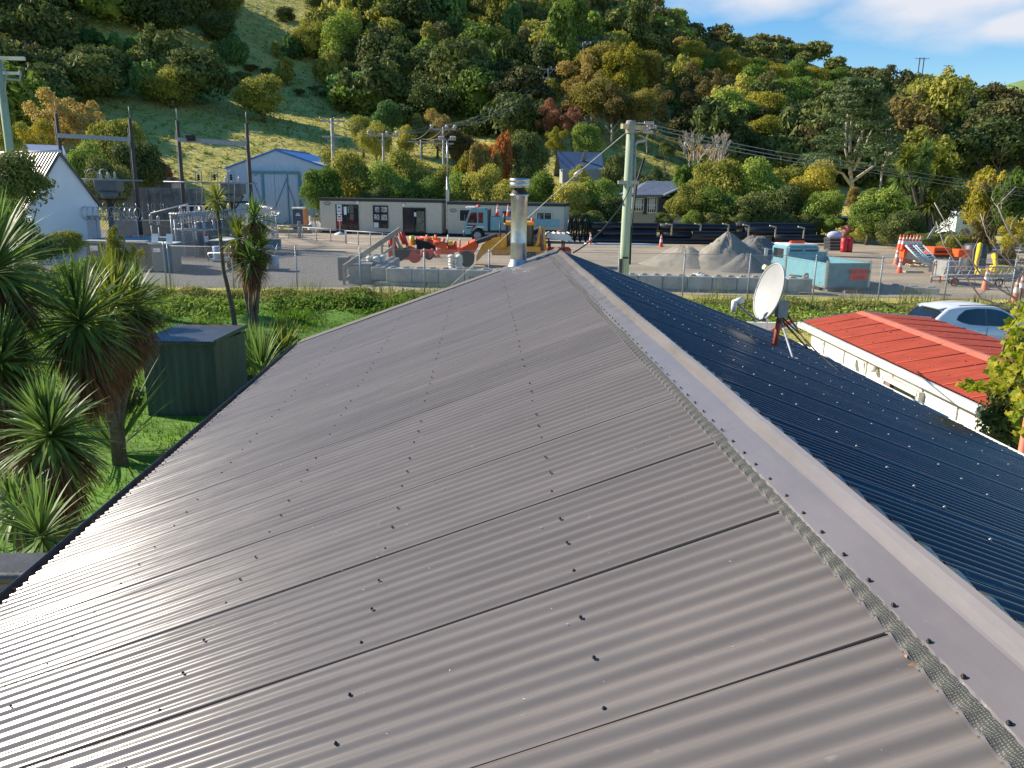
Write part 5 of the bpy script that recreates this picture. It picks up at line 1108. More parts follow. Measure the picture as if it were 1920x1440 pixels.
def cabtruck(t, W=2.1):
    """forward control cab, front towards -x, origin under the front of the cab on the ground"""
    side = [(.05, .55), (0, .95), (.04, 1.35), (.38, 2.25), (.62, 2.42), (1.55, 2.45), (1.72, 2.3), (1.75, 1.0), (1.75, .8), (1.45, .8), (1.40, 1.0), (1.2, 1.15), (.8, 1.15), (.58, .98), (.5, .72), (.45, .55)]
    mb = MB(); mb.prism(side, -W/2, W/2); body = part(mb, 'cab', 'truckblue', t)
    mb = MB(); mb.prism([(.22, 1.38), (.5, 2.12), (.95, 2.14), (.95, 1.38)], -W/2-.012, W/2+.012); part(mb, 'door_window', 'glass', body)
    mb = MB(); mb.prism([(1.05, 1.38), (1.05, 2.14), (1.4, 2.14), (1.4, 1.38)], -W/2-.012, W/2+.012); part(mb, 'rear_side_window', 'glass', body)
    m = MB(); m.add([(.03, -W/2+.12, 1.40), (.365, -W/2+.18, 2.2), (.365, W/2-.18, 2.2), (.03, W/2-.12, 1.40)], [(0, 1, 2, 3)]); m.v = [(v[0]-.012, v[1], v[2]) for v in m.v]; part(m, 'windscreen', 'glass', body)
    m = MB(); m.prism([(.2, .95), (.2, 1.25), (.9, 1.22), (.75, .98)], -W/2-.015, -W/2-.005); part(m, 'door_emblem', 'charcoal', body)
    m = MB(); m.box((.42, -W/2-.02, 1.10), (.45, .01, .06)); m.box((1.25, -W/2-.02, 1.10), (.5, .01, .06)); part(m, 'stripe', 'signwhite', body)
    m = MB(); m.box((.0, 0, .55), (.16, W, .28), bev=.04); part(m, 'bumper', 'charcoal', t)
    for s in (-1, 1): m = MB(); m.box((-.07, s*W*.36, .72), (.05, .36, .17), bev=.02); part(m, 'headlight', 'reflect', t)
    m = MB(); m.box((.45, 0, 2.47), (.75, W*.85, .12), bev=.05); part(m, 'sun_visor', 'offwhite', t)
    m = MB(); m.lathe([(.16, 2.5), (.15, 2.62), (.06, 2.68), (.01, 2.68)], (1.0, 0, 0), 12); part(m, 'beacon', 'orange', t)
    m = MB(); m.box((.05, -W/2-.2, 1.75), (.06, .16, .42), bev=.02); m.tube([(.15, -W/2, 1.9), (.05, -W/2-.2, 1.95)], .015); part(m, 'mirror', 'charcoal', t)
p = gp(872, 452, .7); t = thing('blue_truck', 'pale blue tray truck parked in front of the right site cabin', 'truck', (p.x, p.y+.6, .7), R_(-3), scale=1.08)
cabtruck(t)
mb = MB(); mb.box((3.9, 0, .75), (6.2, .8, .22)); part(mb, 'chassis', 'charcoal', t)
mb = MB(); mb.box((3.0, 0, 1.35), (2.1, 2.1, 1.0), bev=.02); mb.box((3.0, -1.06, 1.38), (2.05, .02, .03)); part(mb, 'tool_locker', 'truckblue', t)
mb = MB(); mb.box((5.6, 0, 1.2), (3.0, 2.2, .12)); 
for s in (-1, 1): mb.box((5.6, s*1.08, 1.42), (3.0, .05, .42))
part(mb, 'tray', 'truckblue', t)
mb = MB(); mb.box((1.86, 0, 1.6), (.12, 1.9, 1.5)); part(mb, 'air_intake', 'charcoal', t)
for x in (.98, 5.6):
    for s in (-1, 1): wheel(t, (x, s*.9, .46), .46, .26, rim='steel')
for i, dx in enumerate((2.45, 3.25)): 
    q = t.matrix_basis @ Vector((dx, -.5, 1.86)); cone(0, 0, ('left', 'right')[i]+' traffic cone standing on the locker of the blue truck', Y=1); 
    c_ = [o for o in bpy.data.objects if o.name.startswith('traffic_cone')]; last = max(c_, key=lambda o: int(o.name.split('.')[-1]) if '.' in o.name else 0); last.location = q; last.rotation_euler = (0, 0, .3); last.scale = (1.05,)*3
# blue tray truck in the foreground yard: tray in metres, seen from behind
rl_, rr_ = dp(1541, 540, 35.6), dp(1633, 540, 35.2)
ax = Vector((rr_.x-rl_.x, rr_.y-rl_.y, 0)).normalized(); W = (Vector((rr_.x-rl_.x, rr_.y-rl_.y))).length*.98
an = atan2(ax.y, ax.x)
t = thing('tray_truck', 'light blue drop side tray truck seen from behind with an orange sign on its tailgate', 'truck', ((rl_.x+rr_.x)/2, (rl_.y+rr_.y)/2, .7), an+R_(19))
zt = dp(1541, 492, 35.6).z-.7; zbm = dp(1541, 536, 35.6).z-.7; Lt = 3.6; hh = zt-zbm
mb = MB(); mb.box((0, Lt/2, zbm-.02), (W, Lt, .1)); mb.box((0, Lt/2, zbm-.14), (W*.9, Lt, .1)); part(mb, 'tray_floor', 'traydark', t)
mb = MB(); mb.box((0, 0, zbm+hh/2), (W, .05, hh)); mb.box((0, -.035, zt-.03), (W, .04, .06)); mb.box((0, -.035, zbm+.04), (W, .04, .07)); mb.box((0, -.032, zbm+hh*.5), (W*.96, .02, .03)); tg = part(mb, 'tailgate', 'trayshade', t)
for s in (-1, 1):
    mb = MB(); mb.box((s*W/2, Lt/2, zbm+hh/2), (.05, Lt, hh)); mb.box((s*(W/2+.02), Lt/2, zt-.03), (.05, Lt, .06)); 
    for k in range(6): mb.box((s*(W/2+.03), .5+k*.5, zbm+.12), (.03, .1, .1))
    part(mb, 'side_panel', 'truckblue', t)
    mb = MB(); mb.box((s*(W/2+.02), -.01, zbm+hh/2+.04), (.09, .11, hh+.14)); part(mb, 'corner_post', 'galv', t); mb = MB(); mb.box((s*(W/2+.02), Lt, zbm+hh/2+.15), (.09, .11, hh+.4)); part(mb, 'corner_post', 'galv', t)
mb = MB(); mb.box((0, Lt, zbm+hh*.6), (W, .06, hh*1.2)); part(mb, 'headboard', 'truckblue', t)
mb = MB(); mb.box((0, Lt*.6, zbm-.2), (.9, Lt+2, .2)); mb.box((0, .12, zbm-.18), (W*.8, .15, .16)); part(mb, 'chassis', 'rust', t)
for s in (-1, 1): 
    for x_ in (.92, .62): wheel_o = None
    mb = MB(); mb.cyl((s*W*.38-.22, .95, zbm-.1), (s*W*.38+.22, .95, zbm-.1), .40, n=20); part(mb, 'rear_tyre', 'rubber', t); mb = MB(); mb.cyl((s*W*.42-.14, 5.0, .42), (s*W*.42+.14, 5.0, .42), .42, n=20); part(mb, 'front_tyre', 'rubber', t)
    mb = MB(); mb.box((s*W*.40, .42, zbm*.5-.05), (.5, .02, zbm-.1)); part(mb, 'mud_flap', 'charcoal', t)
cz0, cz1 = zbm-.05, zbm+1.55
ca = MB(); ca.box((0, Lt+1.1, (cz0+cz1)/2), (W*.86, 1.6, cz1-cz0), bev=.12); cb = part(ca, 'cab', 'truckblue', t)
mb = MB(); mb.box((0, Lt+1.1, cz1+.0), (W*.8, 1.5, .1), bev=.05); part(mb, 'cab_roof', 'offwhite', cb)
for s in (-.5, .5): mb = MB(); mb.box((s*W*.4, Lt+.29, cz1-.42), (W*.3, .02, .42)); part(mb, 'rear_window', 'glass', cb)
for s in (-1, 1):
    mb = MB(); mb.box((s*W*.431, Lt+1.15, cz1-.42), (.02, 1.0, .46)); part(mb, 'side_window', 'glass', cb)
    mb = MB(); mb.box((s*(W*.43+.28), Lt+1.9, cz1-.45), (.2, .06, .42), bev=.03); mb.tube([(s*W*.43, Lt+1.8, cz1-.3), (s*(W*.43+.28), Lt+1.9, cz1-.3)], .015); part(mb, 'mirror', 'offwhite', t)
mb = MB(); mb.box((0, Lt+1.0, cz1+.12), (W*.4, .2, .12), bev=.04); part(mb, 'beacon_bar', 'orange', t)
sx, sz = W*.245, zbm+hh*.52
mb = MB(); mb.box((sx, -.06, sz), (W*.40, .02, hh*.50), bev=.008); sp = part(mb, 'orange_sign', 'dayglo', t)
text('PASS WITH', hh*.215, 'charcoal', sp, Matrix.Translation((sx, -.074, sz+hh*.11)) @ FR); text('CARE', hh*.21, 'charcoal', sp, Matrix.Translation((sx, -.074, sz-hh*.12)) @ FR)
# rolled cream mat and timber trestle in front of the tray truck
p = dp(1432, 500, 36.0); mb = MB(); mb.cyl((p.x, 36.0, p.z), (p.x+.75, 36.2, p.z-.38), .12, n=12); tag(mb.build('cream_roll', Mt['brightyellow'] if False else mat('cream roll', (.75, .66, .38), .6)), 'cream coloured roll leaning behind the satellite dish', 'roll')
t = thing('timber_trestle', 'timber trestle with a crossed brace between the dish and the tray truck', 'trestle', (dp(1500, 530, 35.2).x, 35.2, .6)); q0 = Vector(t.location)
for a_, b_ in (((1514, 512), (1516, 560)), ((1478, 548), (1517, 547)), ((1512, 512), (1485, 545)), ((1480, 520), (1497, 542)), ((1478, 515), (1516, 520)), ((1433, 510), (1434, 530))):
    mb = MB(); mb.tube([dp(*a_, 35.2)-q0, dp(*b_, 35.2)-q0], .055, 4); part(mb, 'beam', 'wood', t)
# ---------------------------------------------------------------- backhoe loader
p = gp(950, 478, .7); t = thing('backhoe_loader', 'yellow orange backhoe loader behind the steel flue', 'digger', (p.x, 45, .7), 0)
def bx(px, py, Y=45): q = dp(px, py, Y); return Vector((q.x-p.x, Y-45, q.z-.7))
bd = bx(950, 470)
mb = MB(); mb.box((.4, .9, 1.0), (3.0, 1.3, .75), bev=.08); part(mb, 'engine_body', 'yellow', t)
c0_, c1_ = bx(948, 418), bx(1000, 475)
mb = MB(); mb.box(((c0_.x+c1_.x)/2, .9, c0_.z-.04), (c1_.x-c0_.x+.15, 1.7, .2), bev=.06); part(mb, 'cab_roof', 'yellow', t)
mb = MB(); 
for x in (c0_.x+.1, c1_.x-.05):
    for y in (.2, 1.6): mb.box((x, y, (c0_.z+1.1)/2), (.1, .1, c0_.z-1.1))
part(mb, 'cab_post', 'charcoal', t); mb = MB(); mb.box(((c0_.x+c1_.x)/2, .9, (c0_.z+1.1)/2), (c1_.x-c0_.x-.2, 1.4, c0_.z-1.2)); part(mb, 'cab_glass', 'glass', t)
mb = MB(); mb.lathe([(.09, c0_.z+.06), (.09, c0_.z+.24), (.03, c0_.z+.28)], (c1_.x-.05, .5, 0), 10); part(mb, 'beacon', 'orange', t)
# front loader arm: dark hood and curved yellow arms reaching down left
P_ = [bx(950, 452), bx(925, 458), bx(905, 470), bx(893, 488)]
for dy in (0, 1.1):
    mb = MB(); v = []; 
    for q, w_ in zip(P_, (.30, .34, .28, .16)): v.append((q, w_))
    mb.add([Vector((q.x, q.y+dy+s*.09, q.z+z_*w_)) for q, w_ in v for s, z_ in ((-1, -1), (1, -1), (1, 1), (-1, 1))], [(4*i+j, 4*i+(j+1) % 4, 4*i+4+(j+1) % 4, 4*i+4+j) for i in range(3) for j in range(4)]+[(0, 3, 2, 1), (12, 13, 14, 15)])
    part(mb, 'loader_arm', 'yellow', t)
mb = MB(); A_, B_ = bx(893, 455), bx(932, 442); d = B_-A_; mb.box(((A_.x+B_.x)/2, .6, (A_.z+B_.z)/2), (d.length, 1.0, .22), ry=-atan2(d.z, d.x), bev=.03); part(mb, 'engine_hood', 'charcoal', t)
q = bx(882, 465); mb = MB(); mb.prism([(q.x-.6, q.z-.05), (q.x+.25, q.z+.42), (q.x+.45, q.z+.1), (q.x+.2, q.z-.3), (q.x-.5, q.z-.25)], -.1, 1.5); part(mb, 'bucket', 'orange', t)
q = bx(875, 487); 
for y in (.0, 1.4): mb = MB(); mb.cyl((q.x, y-.16, .44), (q.x, y+.16, .44), .44, n=18); part(mb, 'front_wheel', 'rubber', t)
q = bx(985, 480)
for y in (.0, 1.6): mb = MB(); mb.cyl((q.x, y-.22, .6), (q.x, y+.22, .6), .62, n=20); part(mb, 'rear_wheel', 'rubber', t)
mb = MB(); mb.tube([bx(1000, 470), bx(1010, 455), bx(1013, 425), bx(1018, 427), bx(1021, 470)], [.16, .15, .1, .1, .14], 6); part(mb, 'backhoe_boom', 'yellow', t)
mb = MB(); mb.tube([bx(1015, 428)+Vector((0, -.15, 0)), bx(1016, 470)+Vector((0, -.15, 0))], .08, 6); mb.tube([bx(1003, 440), bx(1001, 470)], .06, 6); part(mb, 'hydraulic_ram', 'rust', t)
mb = MB(); mb.tube([bx(938, 418), bx(938, 448)], .045, 6); mb.tube([bx(946, 400), bx(946, 418)], .07, 6); part(mb, 'exhaust', 'darksteel', t)
mb = MB(); mb.box(bx(998, 466)+Vector((0, -.2, 0)), (.9, .3, .28), bev=.03); part(mb, 'rear_bracket', 'yellow', t)
# second machine with white canopy
p2 = gp(1045, 480, .7); t = thing('ride_on_roller', 'small machine under a white ribbed canopy right of the digger', 'roller', (dp(1045, 460, 46).x, 46, .7)); o2 = Vector(t.location)
def bz(px, py): q = dp(px, py, 46); return q-o2
a, b = bz(1022, 445), bz(1072, 448); mb = MB(); mb.prism([(a.x, a.z), (b.x, b.z-.1), (b.x-.15, b.z+.2), (b.x-.45, b.z+.3), (a.x+.1, a.z+.26)], -.7, .7); 
for i in range(5): mb.box((a.x+.25+i*.27, 0, a.z+.27), (.1, 1.3, .06), bev=.02)
part(mb, 'canopy', 'offwhite', t)
mb = MB(); 
for px in (1030, 1056): 
    for y in (-.55, .55): q = bz(px, 450); mb.box((q.x, y, q.z/2), (.09, .09, q.z))
part(mb, 'canopy_post', 'charcoal', t); mb = MB(); mb.box((.1, 0, .8), (1.3, 1.1, .5), bev=.06); part(mb, 'body', 'machred', t); mb = MB(); 
for x in (-.6, .7): mb.cyl((x, -.5, .35), (x, .5, .35), .36, n=18)
part(mb, 'drum', 'darksteel', t)
mb = MB(); mb.lathe([(.22, a.z+.32), (.22, a.z+.36), (.05, a.z+.4)], (.15, 0, 0), 12); part(mb, 'hazard_lamp', 'redoxide', t)
# ---------------------------------------------------------------- red implements heap: separate machines
def bpt(px, py, Y): return dp(px, py, Y)
def frame(label, name, cat, Y, segs, polys=(), discs=(), base=(0, 0)):
    q0 = dp(base[0], base[1], Y); t = thing(name, label, cat, (q0.x, Y, .7)); o_ = Vector(t.location)
    for i, (pts, r, mt, nm) in enumerate(segs):
        mb = MB(); mb.tube([dp(x, y, Y+(dy[0] if dy else 0))-o_ for x, y, *dy in pts], r*(1.5 if mt.startswith('mach') else 1.1), 6); part(mb, nm, mt, t)
    for pts, y0, y1, mt, nm in polys:
        mb = MB(); mb.prism([((dp(x, y, Y)-o_).x, (dp(x, y, Y)-o_).z) for x, y in pts], y0, y1); part(mb, nm, mt, t)
    for px, py, r, mt, nm in discs:
        q = dp(px, py, Y)-o_; mb = MB(); mb.cyl((q.x, -.25, q.z), (q.x, .35, q.z), r, n=20); part(mb, nm, mt, t)
    return t
frame('upright red reel mower with black and white struts leaning by the timber handrail', 'red_reel', 'implement', 43,
 [([(730, 446), (742, 470)], .12, 'machred', 'arm'), ([(741, 440), (755, 476)], .07, 'steel', 'ram'), ([(748, 436), (757, 458)], .05, 'machred', 'hose'), ([(752, 434), (761, 458)], .05, 'machred', 'hose'), ([(756, 436), (764, 460)], .05, 'machred', 'hose'), ([(728, 452), (736, 485)], .07, 'darksteel', 'leg'), ([(760, 445), (766, 480)], .05, 'steel', 'strut'), ([(735, 470), (775, 485)], .14, 'darksteel', 'axle'), ([(751, 460), (756, 470)], .07, 'brightyellow', 'fitting')],
 [([(728, 466), (742, 470), (744, 484), (730, 486)], -.2, .4, 'machred', 'housing'), ([(733, 443), (738, 441), (745, 452), (737, 458)], -.1, .25, 'machorange', 'cover')], [(748, 478, .34, 'rubber', 'wheel'), (760, 474, .26, 'rubber', 'wheel')], (745, 480))
frame('black and yellow auger attachment lying in the red implement row', 'auger', 'implement', 43.5,
 [([(772, 442), (774, 460)], .13, 'brightyellow', 'post'), ([(778, 456), (796, 466)], .06, 'brightyellow', 'arm'), ([(795, 450), (800, 453)], .14, 'brightyellow', 'cap'), ([(780, 448), (812, 455)], .09, 'machred', 'bar'), ([(800, 470), (818, 482)], .06, 'machred', 'strut'), ([(782, 472), (784, 450)], .05, 'darksteel', 'strut')],
 [([(778, 450), (800, 452), (815, 462), (817, 470), (803, 474), (786, 468)], -.3, .5, 'rubber', 'drum_guard')], [(778, 480, .36, 'machred', 'flywheel'), (805, 478, .25, 'rubber', 'wheel')], (790, 482))
frame('long orange red drawbar frame lying behind the fence post', 'drawbar_frame', 'implement', 44.5,
 [([(808, 455), (838, 462)], .14, 'machorange', 'boom'), ([(815, 470), (858, 470)], .06, 'machorange', 'rail'), ([(815, 474), (852, 475)], .06, 'machorange', 'rail'), ([(833, 447), (830, 458)], .06, 'machorange', 'lever'), ([(840, 440), (839, 462)], .04, 'offwhite', 'pole'), ([(853, 452), (854, 464)], .06, 'machorange', 'upright'), ([(840, 464), (856, 462)], .09, 'machred', 'crossbar'), ([(804, 445), (798, 455)], .04, 'machorange', 'hoop'), ([(811, 443), (813, 456)], .04, 'brightyellow', 'hoop')], (), [(845, 456, .12, 'brightyellow', 'coupling')], (835, 474))
frame('small red tined cultivator frame on the gravel', 'cultivator', 'implement', 42,
 [([(790, 470), (812, 470)], .05, 'machred', 'bar'), ([(792, 468), (790, 482)], .04, 'machred', 'tine'), ([(798, 468), (797, 482)], .04, 'machred', 'tine'), ([(805, 468), (806, 482)], .04, 'machred', 'tine'), ([(811, 466), (808, 480)], .05, 'machred', 'tine'), ([(788, 480), (812, 481)], .04, 'darksteel', 'skid')], (), [], (800, 482))
cone(821, 483, 'faded orange pole cone in front of the red implements', 'coneold', z=.9, k=1.0)
frame('crumpled red mower deck between the reel and the auger', 'mower_deck', 'implement', 43.2, [([(762, 462), (778, 470)], .10, 'machorange', 'bar'), ([(766, 470), (790, 478)], .08, 'machred', 'bar')], [([(756, 474), (776, 470), (786, 476), (780, 486), (758, 486)], -.4, .4, 'machred', 'deck')], [(770, 480, .22, 'brightyellow', 'pulley')], (770, 486))
frame('orange folded harrow lying behind the auger', 'harrow', 'implement', 45.5, [([(788, 446), (826, 450)], .07, 'machorange', 'bar'), ([(800, 440), (806, 458)], .05, 'machorange', 'tine'), ([(816, 440), (822, 458)], .05, 'machorange', 'tine'), ([(826, 466), (862, 468)], .09, 'machorange', 'beam'), ([(820, 460), (846, 470)], .07, 'machred', 'beam')], (), [], (820, 470))
frame('thin orange marker stake left of the digger bucket', 'marker_stake', 'stake', 44, [([(862, 450), (862, 476)], .035, 'machorange', 'stake'), ([(862, 448), (862, 454)], .036, 'offwhite', 'tip')], base=(862, 476))
frame('second orange marker stake behind the digger bucket', 'marker_stake', 'stake', 45, [([(878, 452), (878, 470)], .035, 'machorange', 'stake')], base=(878, 470))
# ---------------------------------------------------------------- main utility pole and wires
Yp = 21.5; pt = dp(1183, 229, Yp); pb = dp(1170, 512, Yp); zg = Hs(pt.x, Yp)
t = thing('utility_pole', 'pale green weathered timber utility pole standing beyond the roof ridge', 'utility pole', (pt.x, Yp, zg)); o_ = Vector(t.location); hz = pt.z-zg
mb = MB(); mb.cyl((0, 0, -.3), (0, 0, hz), .155, .105, 14); part(mb, 'pole', 'pole', t)
mb = MB(); mb.lathe([(.13, hz-.28), (.135, hz-.02), (.11, hz+.04), (.01, hz+.05)], n=14); part(mb, 'pole_cap', 'conc', t)
mb = MB(); d = Vector((.78, .62, 0)).normalized(); mb.box((.12, .08, hz-.12), (1.0, .09, .12), rz=atan2(d.y, d.x)); part(mb, 'crossarm', 'timber', t)
for i, (dx, dy, dz) in enumerate(((.22, .0, -.02), (.32, .12, -.10), (.18, -.1, -.24))):
    mb = MB(); 
    prof = []
    for q in range(5): prof += [(.025, q*.055), (.055, q*.055+.02), (.025, q*.055+.04)]
    m = Matrix.Translation((.12+dx, dy, hz+dz)) @ Matrix.Rotation(pi/2, 4, 'Y'); mb.lathe(prof, n=8); mb.v = [tuple(m @ Vector(v)) for v in mb.v]; mb.cyl((.1, dy, hz+dz), (.12+dx, dy, hz+dz), .014); part(mb, 'insulator', 'porcelain', t)
z2 = dp(1200, 264, Yp).z-zg
mb = MB(); mb.tube([(.1, 0, z2-.15), (.2, 0, z2-.02), (.42, 0, z2+.02)], .045, 7); mb.tube([(.14, -.05, z2-.1), (.17, -.06, z2-1.3), (.13, 0, z2-2.2)], .025, 5); part(mb, 'cable_bracket', 'steel', t)
mb = MB(); mb.tube([(.42, 0, z2+.02), (.52, 0, z2+.35), (.62, 0, hz-.12)], .02, 5); mb.tube([(.4, 0, z2+.02), (.45, 0, z2-.3), (.42, 0, z2+.28), (.58, 0, hz-.14)], .016, 5); part(mb, 'jumper_wire', 'steel', t)
mb = MB(); mb.tube([(.42, .1, z2-.42), (.26, .1, z2-1.0), (.16, 0, z2-1.9), (.14, .0, z2-2.5), (.15, 0, z2-3.2)], .03, 6); part(mb, 'black_cable', 'black', t)
z3 = dp(1175, 342, Yp).z-zg; mb = MB(); mb.box((0, -.05, z3), (.55, .12, .09)); part(mb, 'clamp', 'steel', t)
mb = MB(); q = dp(1166, 502, Yp)-o_; mb.box((-.12, -.12, q.z), (.06, .1, .5)); mb.box((0, -.14, q.z+.28), (.16, .02, .05)); part(mb, 'number_plate', 'charcoal', t)
def wire(pts, r, mt, label, name='overhead_wire', sag=0, grp=None):
    P_ = [Vector(p) for p in pts]; Q = []
    for a, b in zip(P_[:-1], P_[1:]):
        for i in range(10): k = i/10; Q.append(a.lerp(b, k)-Vector((0, 0, sag*4*k*(1-k))))
    Q.append(P_[-1]); mb = MB(); mb.tube(Q, r, 4); return tag(mb.build(name, Mt[mt]), label, 'wire', grp)
wire([dp(1172, 250, Yp), dp(1086, 322, Yp+.5), dp(990, 408, Yp+1.5), dp(960, 432, Yp+2), dp(846, 535, Yp+3)], .011, 'whitewire', 'pale stay wire running down from the utility pole behind the flue', 'stay_wire')
mb = MB(); q = dp(1084, 324, Yp+.5); mb.tube([q+Vector((-.1, 0, -.08)), q+Vector((.1, 0, .08))], .05, 8); tag(mb.build('stay_insulator', Mt['porcelain']), 'egg shaped insulator on the pale stay wire', 'insulator')
wire([dp(1183, 348, Yp), dp(1150, 405, 18.5), dp(1075, 474, 13.1)], .013, 'black', 'black service cable from the utility pole to the far end of the ridge', 'service_cable', .08)
for i, (ya, yb, y2) in enumerate(((236, 328, 298), (242, 336, 306), (251, 344, 311))):
    wire([Vector((pt.x+.42, Yp+(0, .12, -.1)[i], zg+hz-(.02, .10, .24)[i])), dp(1560, y2, 42), dp(2080, yb+44, 62)], .017, 'wire', ('highest', 'middle', 'lowest')[i]+' of the three overhead wires leaving the utility pole to the right', sag=.12)
# pole at the left edge
Yl = 31; a = dp(6, 108, Yl); t = thing('utility_pole', 'pale green utility pole cut by the left edge of the view', 'utility pole', (a.x, Yl, .6)); mb = MB(); mb.cyl((-.2, 0, -.2), (-.2, 0, a.z-.6), .18, .13, 12); part(mb, 'pole', 'pole', t)
mb = MB(); mb.box((.1, 0, a.z-.62), (1.3, .1, .12)); z_ = dp(6, 137, Yl).z-.6; mb.box((.1, 0, z_), (.9, .08, .1)); part(mb, 'crossarm', 'offwhite', t)
mb = MB(); z1_ = dp(6, 148, Yl).z-.6; mb.tube([(-.05, -.1, a.z-.7), (.1, -.1, a.z-1.2), (.05, -.1, z1_), (-.1, -.1, z1_-.8)], .025, 5); mb.tube([(.05, -.1, z1_), (.55, -.1, z1_-.05), (.58, -.1, z_+.1)], .04, 6); part(mb, 'switch', 'steel', t)
# light pole in front of the cabin gap
p = gp(841, 440); t = thing('light_pole', 'tall slim steel pole with twin floodlights between the two site cabins', 'light pole', (p.x, p.y-1.5, .7)); zt = dp(838, 262, p.y-1.5).z-.7
mb = MB(); mb.cyl((0, 0, 0), (0, 0, zt*.62), .13, .11, 10); mb.cyl((0, 0, zt*.62), (0, 0, zt), .09, .07, 8); part(mb, 'pole', 'galv', t)
for s in (-1, 1): mb = MB(); mb.tube([(0, 0, zt-.1), (s*.35, 0, zt+.1)], .04); mb.box((s*.5, -.1, zt+.12), (.5, .3, .32), rx=.5, bev=.04); part(mb, 'floodlight', 'steel', t)
mb = MB(); mb.box((0, -.1, zt*.28), (.3, .2, zt*.42)); part(mb, 'riser_duct', 'galv', t)
# power poles on the flat and up the hill
PP = {}
def ppole(key, px, pyt, Y, label, w=2.2, ins=True, arms=1, r=.14, mt='darksteel', base=None, polemt='palebark'):
    a = dp(px, pyt, Y); gz = Hs(a.x, Y); t = thing('power_pole', label, 'power pole', (a.x, Y, gz)); h = a.z-gz
    mb = MB(); mb.cyl((0, 0, -.3), (0, 0, h), r*1.2, r*.8, 8); part(mb, 'pole', polemt, t)
    for k in range(arms):
        mb = MB(); mb.box((0, 0, h-.25-k*1.5), (w*(1-.2*k), .14, .16)); mb.tube([(-w*.3, 0, h-.3-k*1.5), (0, 0, h-1-k*1.5), (w*.3, 0, h-.3-k*1.5)], .04, 4); part(mb, 'crossarm', 'palebark', t)
    if ins:
        for x in (-w*.46, w*.14, w*.46): mb = MB(); mb.lathe([(.05, 0), (.17, .08), (.17, .3), (.06, .42)], (x, 0, h-.16), 8); part(mb, 'insulator', 'porcelain', t)
    PP[key] = Vector((a.x, Y, a.z)); return t
ppole('a', 718, 250, 88, 'power pole with three insulators rising from the bushes behind the left cabin', 3.2)
ppole('b', 831, 238, 92, 'power pole with a crowded crossarm behind the slim light pole', 2.8, arms=2)
ppole('c', 789, 262, 105, 'small power pole with a wide thin crossarm left of the light pole', 3.4, False)
ppole('d', 622, 222, 84, 'timber power pole behind the round tree beside the blue roofed shed', 2.6, False, 2, .2)
ppole('e', 1028, 127, 150, 'power pole on the hillside against dark forest', 3.6, True, 2)
ppole('f', 1093, 80, 190, 'distant power pole above the orange tree group', 3.8, True, 1)
ppole('g', 1230, 12, 268, 'distant power pole on the skyline among the hilltop trees', 4.5, True, 2, .2)
for i, (px, py) in enumerate(((1725, 108), (1733, 108), (1779, 122))): ppole('s%d' % i, px, py, 300, ('left', 'right')[i]+' one of the close pair of skyline pylons' if i < 2 else 'single skyline pylon right of the close pair', 4.0, False, 1, .22, polemt='darksteel')
j = 0
for a, b, sg in (('a', 'b', .3), ('c', 'b', .5), ('b', 'e', 2.2), ('e', 'f', 1.2), ('f', 'g', 2.5), ('d', 'a', .4)):
    for s in (-1.2, 0.2, 1.2):
        A_, B_ = PP[a]+Vector((s, 0, .1)), PP[b]+Vector((s, 0, .1)); pos = 'left' if s < 0 else ('middle' if s < 1 else 'right')
        lab = {'ab': 'between the two poles behind the left cabin', 'cb': 'from the small wide armed pole to the crowded pole', 'be': 'climbing from the crowded pole to the hillside pole', 'ef': 'between the hillside pole and the pole above the orange trees', 'fg': 'climbing over the forest to the skyline pole', 'da': 'between the tree hidden timber pole and the three insulator pole'}[a+b]
        wire([A_, B_], .032 if a+b in ('ab', 'cb', 'be', 'da') else .05, 'wire', '%s wire %s' % (pos, lab), sag=sg)
# ---------------------------------------------------------------- red roofed garage on the right
e0, e1 = Vector((7.33, 17.5, 2.3)), Vector((7.10, 10.5, 2.3)); ud = (e0-e1).normalized(); nd = Vector((ud.y, -ud.x, 0))
an = atan2(ud.y, ud.x)-pi/2
t = thing('garage', 'low white walled garage with a rusty red corrugated roof beside the main house', 'garage', (e1.x, e1.y, 0), an)
Lg = (e0-e1).length; rx_, rzh = 1.25, 2.52; ex, ez = 2.85, 2.40
mb = MB(); corrsheet(mb, (-.05, -.05, 2.3), (-.05, Lg, 2.3), (rx_, Lg, rzh), (rx_, -.05, rzh), .0762, .009); sh1 = part(mb, 'roof', 'red', t); mb = MB()
for y in np.arange(.3, Lg, .762):
    mb.tube([(-.05, y, 2.313), (rx_, y, rzh+.012)], .011, 4); mb.tube([(rx_, y, rzh+.012), (ex, y, ez+.012)], .011, 4)
part(mb, 'sheet_lap', 'red', t)
mb = MB(); corrsheet(mb, (rx_, -.05, rzh), (rx_, Lg, rzh), (ex, Lg, ez), (ex, -.05, ez), .0762, .009); part(mb, 'roof', 'red', t)
mb = MB(); mb.add([(rx_-.16, -.06, rzh-.012), (rx_, -.06, rzh+.03), (rx_+.16, -.06, rzh+.0), (rx_-.16, Lg+.02, rzh-.012), (rx_, Lg+.02, rzh+.03), (rx_+.16, Lg+.02, rzh+.0)], [(0, 1, 4, 3), (1, 2, 5, 4)]); part(mb, 'ridge_cap', 'redcap', t)
mb = MB(); mb.add([(-.05, Lg+.01, 2.33), (rx_, Lg+.01, rzh+.03), (ex, Lg+.01, ez+.03), (ex, Lg+.01, ez-.12), (rx_, Lg+.01, rzh-.12), (-.05, Lg+.01, 2.18)], [(0, 1, 4, 5), (1, 2, 3, 4)]); mb.box((-.11, Lg/2, 2.22), (.1, Lg+.1, .13), bev=.015); mb.box((.0, Lg/2, 2.14), (.03, Lg, .1)); part(mb, 'fascia', 'offwhite', t)
